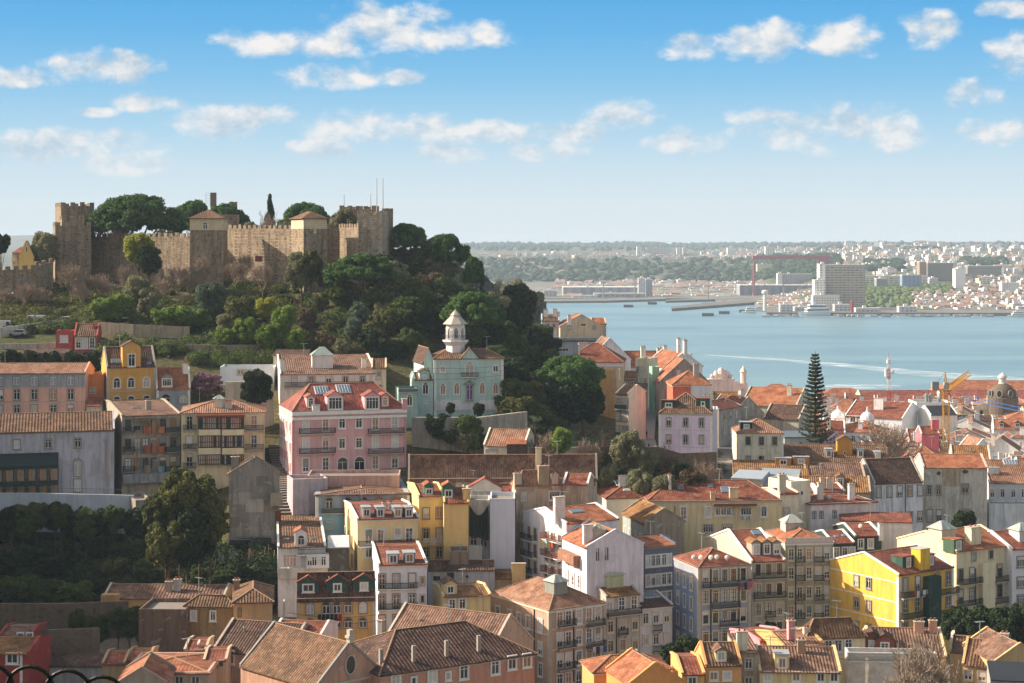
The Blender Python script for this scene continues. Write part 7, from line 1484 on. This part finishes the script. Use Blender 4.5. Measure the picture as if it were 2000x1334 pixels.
for px, D, lb, c in ((1267, 372, 'person in dark clothes walking up the narrow street', '23262c'), (1263, 392, 'person in black further up the narrow street', '1b1c20'), (1280, 352, 'person in dark clothes near the foot of the narrow street', '2a2c33')): person(px, D, lb, c, rnd.random() * 6)
for px, yt, yb, lb in ((224, 560, 600, 'slim street lamp at the castle foot among bare trees, left one'), (490, 540, 578, 'slim street lamp below the middle castle wall'), (25, 575, 628, 'slim street lamp beside the parked vans')):
    X, Y, Z = ground(px, yb); h_ = ZC - (yt - 480) * Y / F - Z; e = thing('street_lamp', lb, 'street lamp', (X, Y, Z)); m = MB(); m.taper((0, 0, -.5), (0, 0, h_), .09, .05, IRON, 6); m.build('post', e); m = MB(); m.lathe([(.08, h_), (.22, h_ + .1), (.25, h_ + .4), (0, h_ + .6)], plain('lampglass', 'a8a8a0'), 8); m.build('lamp_head', e)
# scrolled iron railing of the viewpoint, close to the lens at the lower left
def view_rail():
    D = 6.0; o = W(0, 1334, D); m = MB(); P = lambda px, py: Vector(W(px, py, D)) - Vector(o)
    for cx, cy, r in ((-20, 1345, 46), (58, 1348, 46), (132, 1356, 46), (200, 1368, 46)):
        q = None
        for i in range(13): a = math.pi * i / 12; p = P(cx - r * math.cos(a), cy - r * math.sin(a)); q and m.bar(q, p, .014, IRON, None, 6); q = p
    for px in (-20, 58, 132, 200): m.bar(P(px, 1345 + px * .1), P(px, 1900), .016, IRON)
    m.bar(P(-80, 1350), P(245, 1380), .02, IRON); m.bar(P(-80, 1890), P(245, 1890), .03, IRON)
    tag(m.build('railing', None, o), 'dark scrolled iron railing tops cut by the bottom left corner', 'railing')
view_rail()
# yellow house beyond the castle, left
h = House('yellow gabled house beyond the low castle wall at the left', 37, 66, 436, 14, 500, 471, dep=12, roof='gy', wall='dcb062', tl='red', corn=None, cop='wall', dirt=.15, zb=62); h.win('F', [52], [486], .4, 1.6, 'rect', None)
h = House('low house with a red roof left of the yellow gabled house', 24, 40, 440, 0, 493, 482, dep=8, roof='shed', wall='9fa9b0', tl='red', corn=None, zb=62); h.win('F', [29, 35], [508], .9, 2.4)
# building materials in the scrapyard
X, Y, Z = ground(490, 1092)
for i, (px, py) in enumerate(((440, 1098), (452, 1100), (462, 1096), (475, 1100), (520, 1118), (347, 1140))):
    X, Y, Z = ground(px, py); me = blobs_leaf('rubble_sack', [(rnd.uniform(-.5, .5), rnd.uniform(-.3, .3), .35, .6, .5, .4) for _ in range(3)], plain('sack', 'b9bcc2', .6), .12, 30, i, core=1.0); tag(ob('rubble_sack', me, None, (X, Y, Z)), 'pale plastic rubble sack dumped in the scrapyard garden', 'sack')
for i in range(12):
    px = 432 + i * 9; X, Y = pxD(px, 287), 287; Z = gz(X, Y); m = MB(); a = rnd.uniform(-.5, .5); m.bar((0, 0, 0), (a, .4, rnd.uniform(2.4, 4.2)), rnd.choice([.12, .2, .35]), plain('timber', rnd.choice(['8f7d66', '7a6a58', '9aa2a8', 'a8937a']))); tag(m.build('plank', None, (X, Y - rnd.uniform(0, 1.5), Z)), 'upright salvaged plank leaning below the grey derelict wall', 'plank')
# ---------------------------------------------------------------- the far shore
def facade(col, sx=3.2, sz=3.0, dk='5d6066', fr=.5):
    def fn(n, p):
        g = n.add('ShaderNodeNewGeometry'); sp = n.add('ShaderNodeSeparateXYZ', ins={0: g.outputs['Position']}); hx = n.m('ADD', sp.outputs[0], sp.outputs[1])
        a = n.m('GREATER_THAN', n.m('FRACT', n.m('DIVIDE', hx, sx)), fr); b = n.m('GREATER_THAN', n.m('FRACT', n.m('DIVIDE', sp.outputs[2], sz)), .55); nz = n.add('ShaderNodeSeparateXYZ', ins={0: g.outputs['Normal']})
        f = n.m('MULTIPLY', n.m('MULTIPLY', a, b), n.m('LESS_THAN', n.m('ABSOLUTE', nz.outputs[2]), .5)); wn = n.add('ShaderNodeTexWhiteNoise', noise_dimensions='2D', ins={0: n.add('ShaderNodeCombineXYZ', ins={0: n.m('FLOOR', n.m('DIVIDE', hx, sx)), 1: n.m('FLOOR', n.m('DIVIDE', sp.outputs[2], sz))}).outputs[0]})
        n.set(p, 'Base Color', n.mix(n.m('MULTIPLY', f, n.mr(wn.outputs[0], 0, 1, .5, 1)), lin(col), lin(dk))); n.set(p, 'Roughness', .8)
    return mat(('facade', col, sx, sz, fr), fn)
def block(label, x0, x1, yt, yb, D, dep=14, col='dcd8d0', roof=None, name='apartment_block', cat='building', group=None, sx=3.2, crowd=False, fr=.5, yaw=0, z0=None):
    X0, X1 = pxD(x0, D), pxD(x1, D); zt, zb_ = ZC - (yt - 480) * D / F, ZC - (yb - 480) * D / F
    if z0 is not None: zb_ = z0
    L = X1 - X0; m = MB(); H = zt - zb_; e = thing(name, label, cat, (X0, D, zb_), R(yaw), group); m.box(0, L, 0, dep, -8, H, facade(col, sx, 3.0, fr=fr)); m.build('wall', e)
    m = MB()
    if roof: 
        t = plain('farroof', roof); r = min(dep * .28, 4); roof_poly(m, [(-.4, -.5, H), (L + .4, -.5, H), (L + .4, dep / 2, H + r), (-.4, dep / 2, H + r)], t, (1, 0, 0)); roof_poly(m, [(L + .4, dep + .5, H), (-.4, dep + .5, H), (-.4, dep / 2, H + r), (L + .4, dep / 2, H + r)], t, (-1, 0, 0)); m.build('roof', e)
    else: m.box(-.2, L + .2, -.2, dep + .2, H + .003, H + 1.0, plain('farwhite', 'd6d4cf')); m.box(L * .3, L * .3 + 4, 3, 7, H + 1.003, H + 3.5, plain('farwhite', 'd6d4cf')); m.build('parapet', e)
    if crowd: e['crowd'] = 1
    return e
block('wide banded high rise slab with white end tower on the far shore', 1612, 1690, 518, 592, 2110, 18, 'b0a594', sx=5, fr=.2, name='high_rise'); block('tall white end tower of the banded far high rise', 1601, 1612, 517, 590, 2108, 20, 'e6e2da', sx=9, name='high_rise'); block('stepped white podium at the foot of the far high rise', 1591, 1612, 548, 592, 2095, 16, 'e6e2da', sx=4); block('low white podium left of the far high rise', 1588, 1640, 578, 592, 2085, 14, 'dcd8d0')
block('long pale slab block on the far hilltop behind the docks', 1262, 1322, 484, 503, 4600, 20, 'b9bfc4', sx=6); block('tall white tower at the left end of the far hilltop slab', 1244, 1253, 482, 503, 4600, 22, 'e0dedb', sx=6); block('white tower at the right end of the far hilltop slab', 1322, 1333, 485, 505, 4580, 20, 'dcdad6', sx=5); block('second white tower right of the far hilltop slab', 1334, 1342, 484, 503, 4700, 20, 'd3d3d2', sx=5)
block('brown banded apartment tower pair on the far shore, left one', 1796, 1812, 512, 556, 2700, 18, 'a8895e', sx=4, fr=.3); block('brown grid apartment tower on the far shore, right of the first', 1812, 1862, 514, 560, 2690, 20, '7d756f', sx=4, fr=.3); block('windowless white party wall tower on the far shore', 1866, 1886, 526, 556, 2500, 16, 'e4e3e0', sx=400, fr=2)
block('cream and blue terraced apartments on the far shore', 1690, 1812, 540, 566, 2550, 18, 'cfc4ae', sx=7, fr=.3); block('grey apartment block in front of the cream terraced apartments', 1712, 1733, 545, 566, 2490, 16, '8d8f94', sx=4); block('blue sided apartments left of the brown tower pair', 1762, 1800, 538, 564, 2480, 14, '7f95b0', sx=6); block('grey grid apartments right of the white party wall tower', 1890, 1956, 520, 556, 2750, 18, '8b8681', sx=4, fr=.3)
block('white waterfront apartments at the far right shore', 1957, 1990, 553, 578, 2400, 14, 'dcdad8', sx=3.5); block('cream hillside palace on the far wooded bank', 1479, 1508, 517, 528, 3500, 16, 'e0cfa0', sx=4); block('long pale apartments below the far wooded hill', 1520, 1585, 536, 556, 2950, 14, 'b3b0b0', sx=4); block('white end block of the far pale apartments', 1519, 1527, 535, 553, 2930, 16, 'e4e2df')
block('pale tower with narrow windows above the far town', 1495, 1510, 482, 500, 4300, 18, 'e2e0dc', sx=5); block('white cylinder like block on the far hill left of the gantry', 1421, 1438, 484, 497, 4500, 20, 'dcdad6', sx=5)
block('long dark shipyard hall behind the moored docks', 1445, 1600, 558, 578, 2700, 40, '8d8f98', sx=12); block('grey shipyard office tower on the far docks', 1261, 1274, 546, 580, 2640, 16, '8f99a8', sx=4, z0=3); block('pale side of the shipyard office tower', 1247, 1261, 544, 580, 2650, 16, 'bfc0c0', sx=4, z0=3)
block('large grey shipyard shed left of the office tower', 1100, 1250, 562, 584, 2700, 60, '9a9ca4', sx=14, z0=3); block('low white workshop in front of the grey shipyard shed', 1118, 1168, 578, 585, 2590, 16, 'c4c4c4', sx=8, z0=3); block('long low shipyard workshop on the quay', 1160, 1260, 574, 584, 2600, 20, '9fa1a8', sx=8, z0=3); block('low quay shed at the left end of the far docks', 1062, 1088, 568, 582, 2640, 16, 'b3b4b8', sx=6, z0=3)
fr_ = random.Random(9); ok = 0
cols = ['e8e6e2', 'e0dcd4', 'd8d4cc', 'e6e0d0', 'd8cfc8', 'e2e2e4', 'ccc8c4', 'd8c8a8', 'e8e6e2', 'c8ccd2', 'e0c8b8']
def crowd(n, xr, yr, wpx, hpx, lab, red=.3, seed=1, grp=None):
    r = random.Random(seed)
    for i in range(n):
        px = r.uniform(*xr); yb = r.uniform(*yr); D = shore(px) + 30
        while D < 9000 and ZC - (yb - 480) * D / F > fgz(px, D): D += 30
        if D >= 9000: continue
        w = r.uniform(*wpx); h = r.uniform(*hpx)
        block(lab, px, px + w, yb - h, yb, D, r.uniform(10, 18), r.choice(cols), r.choice(['a88878', 'a08070', '988478']) if r.random() < red * .7 else None, 'town_block', 'building', lab, r.choice([3, 4, 5]), True, r.choice([.3, .5]), r.uniform(-25, 25))
crowd(85, (1640, 2010), (484, 512), (8, 24), (6, 14), 'small pale apartment block in the hazy hilltop town at the right', .1, 1)
crowd(75, (1640, 2010), (512, 560), (6, 18), (6, 14), 'small pale building on the far hillside above the right waterfront', .35, 2)
crowd(60, (1860, 2010), (565, 606), (6, 16), (4, 9), 'small tile roofed building at the right waterfront of the far shore', .75, 3)
crowd(38, (920, 1420), (496, 506), (6, 16), (2, 7), 'small white building on the far plateau above the wood', .2, 4)
crowd(26, (1380, 1660), (486, 505), (5, 14), (3, 7), 'small white building on the far plateau left of the hazy town', .2, 5)
crowd(34, (1080, 1480), (552, 562), (7, 22), (2, 6), 'low white and tile roofed building behind the shipyard', .6, 6)
crowd(14, (960, 1110), (518, 535), (6, 14), (2, 5), 'small house in the far wood left of the shipyard', .7, 7)
def town_mass(name, regions, n, seed):
    """the remaining hundreds of far buildings, too small to single out"""
    r = random.Random(seed); m = MB()
    for i in range(n):
        x0, y0, x1, y1, s0, s1 = r.choice(regions); px, py = r.uniform(x0, x1), r.uniform(y0, y1); D = shore(px) + 40
        while D < 9000 and ZC - (py - 480) * D / F > fgz(px, D): D += 30
        if D >= 9000: continue
        k = D / F; w, h, d = r.uniform(4, 12) * k * s1, r.uniform(2.5, 7) * k * s0, r.uniform(8, 14); X, z = pxD(px, D), fgz(px, D); mt = facade(r.choice(cols), 4, 3.0, fr=.4)
        m.box(X, X + w, D, D + d, z - 6, z + h, mt)
        if r.random() < .32: q = min(3, d * .3); t = plain('farroof', r.choice(['a88878', 'a08070', '988478'])); m.poly([(X - .3, D - .4, z + h), (X + w + .3, D - .4, z + h), (X + w + .3, D + d / 2, z + h + q), (X - .3, D + d / 2, z + h + q)], t)
    o = m.build(name); o['kind'] = 'stuff'
town_mass('far_town', [(1640, 486, 2010, 545, 1, 1), (1640, 484, 2010, 510, 1, 1), (1880, 545, 2010, 606, .9, .8), (1780, 572, 1880, 604, .8, .8), (930, 497, 1480, 507, .6, 1), (1080, 552, 1480, 562, .5, 1.6), (1060, 562, 1480, 580, .4, 2.2), (1480, 556, 1620, 600, .4, 1.6), (1380, 484, 1660, 506, .7, 1)], 1300, 5)
# far woods read as one mass each
def far_wood(name, regions, n, seed, col=('223420', '36472b'), size=(9, 16)):
    r = random.Random(seed); iv, iff = ico(); V = []; Fc = []; c = 0; sub = [f for f in iff]
    for i in range(n):
        x0, y0, x1, y1 = r.choice(regions); px, py = r.uniform(x0, x1), r.uniform(y0, y1); D = shore(px) + 60
        while D < 9400 and ZC - (py - 480) * D / F > fgz(px, D): D += 25
        if D >= 9400: continue
        s = r.uniform(*size); nr = np.random.default_rng(i); v = iv * (1 + nr.uniform(-.25, .25, (len(iv), 1))) * np.array([s, s, s * .75]) + np.array([pxD(px, D), D, fgz(px, D) + s * .25]); V.append(v); Fc += [[a + c for a in f] for f in sub]; c += len(iv)
    me = bpy.data.meshes.new(name); me.from_pydata(np.vstack(V).tolist(), [], Fc); me.materials.append(leafmat('far' + name, col[0], col[1], .0)); o = ob(name, me); o['kind'] = 'stuff'
far_wood('far_wood', [(880, 508, 1480, 552), (1480, 500, 1640, 545), (1690, 515, 1760, 530), (1880, 510, 1960, 520)], 2200, 1, size=(6, 11))
far_wood('ridge_wood', [(860, 476, 2000, 490), (860, 475, 1640, 484)], 1300, 2, ('34473a', '45583f'), (8, 14))
far_wood('headland_scrub', [(1625, 566, 1780, 602), (1640, 562, 1740, 580), (1700, 560, 1860, 575)], 1000, 3, ('56683a', '71804a'), (3, 6))
# quay, piers and floating docks
def slab(name, label, cat, pts, z, col, kind=None, grp=None):
    """flat topped quay or pontoon from (column, distance) corners"""
    P = [(pxD(a, b), b) for a, b in pts]; o = P[0]; m = MB(); mt = plain('quay', col, .9); n = len(P); T_ = [(x - o[0], y - o[1], z) for x, y in P]; B_ = [(x, y, -z - 1) for x, y, _ in T_]; m.poly(T_, mt)
    for i in range(n): j = (i + 1) % n; m.poly([B_[i], B_[j], T_[j], T_[i]], mt)
    w = m.build(name, None, (o[0], o[1], 0))
    if kind: struct(w)
    else: tag(w, label, cat, grp)
slab('pier', 'long low curved pier reaching left across the river mouth', 'pier', [(1312, 2130), (1400, 2250), (1470, 2360), (1500, 2420), (1500, 2520), (1440, 2460), (1360, 2300), (1310, 2180)], 3.2, '6d6a66')
slab('pier', 'far straight pier behind the curved pier', 'pier', [(1300, 2440), (1480, 2560), (1480, 2640), (1300, 2480)], 3.0, '74716c'); slab('pier', 'low grey quay edge left of the shipyard', 'pier', [(1050, 2420), (1180, 2440), (1300, 2520), (1300, 2570), (1050, 2500)], 3.0, '75726e')
for px, D, w in ((1218, 2260, 19), (1265, 2370, 18), (1371, 1980, 23), (1404, 2040, 21), (1444, 2090, 20), (1300 + 70, 2330, 16)): slab('pontoon', 'dark floating mooring pontoon on the river', 'pontoon', [(px, D), (px + w, D), (px + w, D + 12), (px, D + 12)], 3.2, '5c6268')
slab('promenade', '', '', [(1497, 1995), (1760, 1985), (2300, 1975), (2300, 2080), (1497, 2080)], 3.6, '77726c', 'structure')
slab('pier', 'ferry pier with sheds in front of the banded high rise', 'pier', [(1497, 2020), (1560, 2000), (1570, 2060), (1500, 2070)], 3.0, '6a6864')
for x0, x1, yt, D, lb in ((1524, 1548, 596, 2010, 'low ferry terminal shed on the pier'), (1552, 1585, 601, 2030, 'second low terminal shed beside the ferry'), (1630, 1660, 596, 2030, 'glass roofed boat terminal right of the ferry'), (1756, 1790, 600, 2000, 'low white waterfront shed under the headland'), (1672, 1720, 603, 2000, 'long low quay shed right of the boat terminal')): block(lb, x0, x1, yt, 612, D, 12, 'b9bcc0', None, 'quay_shed', 'shed', None, 5, z0=3.4)
def boat(label, px, D, L, Hh, hull, cat='boat', rz=0, cabin=.6, name='boat', wh='e6e8ea', mast=0):
    X = pxD(px, D); e = thing(name, label, cat, (X, D, 0), rz); m = MB(); hm = plain('hull', hull, .4); w = L * .2; h0 = Hh * .35
    sec = [(-L / 2, w * .42), (-L * .3, w * .5), (L * .15, w * .5), (L * .38, w * .3), (L / 2, .05)]; T_ = [(x, -y, h0 * (1 + .25 * max(0, x / L))) for x, y in sec] + [(x, y, h0 * (1 + .25 * max(0, x / L))) for x, y in sec[::-1]]; B_ = [(x * .92, y * .7, -.4) for x, y, z in T_]; n = len(T_)
    for i in range(n): j = (i + 1) % n; m.poly([B_[i], B_[j], T_[j], T_[i]], hm)
    m.poly(T_, plain('deck', wh, .5)); m.build('hull', e); m = MB(); a, b = -L * .42, L * .25; g = glass('boatglass', '39444f'); nd = 2 if Hh > 5 else 1; z = h0
    for k in range(nd):
        dz = (Hh - h0) / nd; sh = L * .08 * k; c0 = w * (.42 - .08 * k); x0, x1 = a + sh, b - sh
        m.box(x0, x1, -c0, c0, z, z + dz * .35, plain('deck', wh, .5)); m.box(x0 + .2, x1 - .3, -c0 + .1, c0 - .1, z + dz * .35, z + dz * .75, g); m.box(x0 - .1, x1, -c0 - .1, c0 + .1, z + dz * .75, z + dz - .003, plain('deck', wh, .5)); z += dz
    if Hh > 5: m.box(-L * .05, L * .05, -w * .15, w * .15, z, z + Hh * .18, hm)
    m.build('cabin', e)
    if mast: m = MB(); m.taper((0, 0, h0), (0, 0, mast), .12, .04, METAL, 5); m.bar((-L * .3, 0, h0 + 1), (0, 0, h0 + 1.1), .15, METAL); m.build('mast', e)
    return e
boat('white two deck passenger ferry moored at the far pier', 1590, 1985, 42, 13, 'e2e6ea', 'ferry', R(200), name='ferry')
boat('large navy and white fast catamaran moored behind the orange roofs', 1512, 790, 30, 8.5, '2c4a68', 'catamaran', R(184), name='catamaran'); boat('white motor yacht moored at the far right shore', 1985, 1955, 22, 6, 'dfe3e8', 'yacht', R(190), name='yacht')
boat('small white tour boat left of the ferry pier', 1463, 2060, 18, 7, 'd8dcdf', 'boat', R(185)); boat('white boat moored beside the small tour boat', 1482, 2120, 20, 6, 'cfd4d8', 'boat', R(175)); boat('small white boat behind the white gabled ridge house', 1222, 800, 9, 3.5, 'd8dcdf', 'boat', R(190))
r_ = random.Random(31)
for i in range(34):
    px = 1500 + i * 13 + r_.uniform(-4, 4)
    if 1570 < px < 1625: continue
    boat('small moored sailing boat in the far marina line', px, r_.uniform(1955, 1972), r_.uniform(8, 12), 2.6, r_.choice(['d8dcdf', 'b8bec4', '4c5a6a']), 'sailing boat', R(r_.uniform(160, 200)), name='sailing_boat', mast=r_.uniform(9, 14))['crowd'] = 1
# gantry crane of the shipyard, harbour crane, beacons
def gantry():
    D = 2700; x0, x1 = pxD(1472, D), pxD(1621, D); zt = ZC - (499 - 480) * D / F; e = thing('gantry_crane', 'huge dull red shipyard gantry crane on the far shore', 'gantry crane', (x0, D, 3)); g = plain('gantryred', 'a0606c', .6); m = MB(); L = x1 - x0; H = zt - 3; m.box(-2, L, -4, 4, H - 5.5, H, g); m.build('girder', e)
    for x in (0, L - 4):
        m = MB(); m.bar((x - 1, -10, 0), (x + 1, -2, H - 5.6), 2.4, g); m.bar((x - 1, 14, 0), (x + 1, 3, H - 5.6), 2.0, g); m.box(x - 2.5, x + 2.5, -13, 17, 0, 3, g); m.build('leg', e)
    m = MB(); m.box(L - 18, L - 2, -3, 3, H - 15, H - 5.503, g); m.build('trolley', e)
gantry()
e = thing('water_tower', 'pale harbour control tower on the pier left of the high rise', 'tower', (pxD(1494, 2090), 2090, 2)); m = MB(); m.lathe([(2.4, 0), (1.9, 18), (1.9, 19), (4, 21), (4, 24), (1, 25), (0, 25)], plain('farwhite', 'd6d4cf'), 12); m.build('tower_wall', e)
e = thing('beacon', 'small dark red beacon on the far right quay', 'beacon', (pxD(1664, 2000), 2000, 3)); m = MB(); m.lathe([(1.8, 0), (1.4, 11), (2.0, 11.2), (2.0, 12), (1, 14), (0, 15)], plain('beaconred', 'a03a3a'), 10); m.build('tower_wall', e)
for px, yt, lb in ((1383, 548, 'thin harbour crane mast above the dock sheds'), (1240, 545, 'thin lattice jib beside the shipyard tower'), (1178, 540, 'white pierced shipyard derrick on the docks'), (1530, 540, 'dark thin mast right of the far control tower'), (1560, 556, 'short thin mast beside the far control tower')):
    D = 2560; e = thing('harbour_crane', lb, 'harbour crane', (pxD(px, D), D, 3)); h_ = ZC - (yt - 480) * D / F - 3; m = MB(); m.taper((0, 0, 0), (0, 0, h_), 1.2, .4, plain('cranegrey', '7d838c'), 5); m.build('mast', e); m = MB(); m.bar((0, 0, h_ * .6), (12, 0, h_), .8, plain('cranegrey', '7d838c')); m.build('jib', e)
# overhead cables
def wires(label, ends, sag=.6):
    o = W(*ends[0][0]); m = MB()
    for a, b in ends:
        a, b = Vector(W(*a)) - Vector(o), Vector(W(*b)) - Vector(o); p = a
        for i in range(1, 9): q = a.lerp(b, i / 8) - Vector((0, 0, sag * 4 * (i / 8) * (1 - i / 8))); m.bar(p, q, .045, IRON); p = q
    tag(m.build('overhead_cable', None, o), label, 'cables')
wires('thin overhead cables crossing in front of the mint villa facade', [((790, 716, 345), (1000, 712, 347)), ((790, 726, 345), (1000, 722, 347)), ((790, 738, 345), (1000, 730, 347))])
wires('thin cables sagging across the ochre yellow house facade', [((560, 1196, 255), (740, 1200, 256)), ((560, 1210, 255), (740, 1212, 256))])
wires('loose cables strung over the cottage roofs below the yellow block', [((1480, 1248, 238), (1660, 1232, 242)), ((1500, 1240, 238), (1640, 1255, 236)), ((1590, 1250, 240), (1660, 1290, 234))])
# ---------------------------------------------------------------- the air over the river
m = MB(); hz = bpy.data.materials.new('haze'); hz.use_nodes = True; n = NT(hz.node_tree); n.n.remove(n.n['Principled BSDF'])
pv = n.add('ShaderNodeVolumePrincipled'); pv.inputs['Color'].default_value = (.68, .84, 1, 1); pv.inputs['Density'].default_value = .000085; pv.inputs['Anisotropy'].default_value = 0; n.l.new(pv.outputs[0], n.n['Material Output'].inputs['Volume'])
m.box(-7000, 7000, -80, 14000, -10, 150, hz); o = m.build('haze'); o['kind'] = 'stuff'
finish_labels()
for o in THINGS:
    if len(o['label'].split()) > 16: print('LONG', len(o['label'].split()), o['label'])
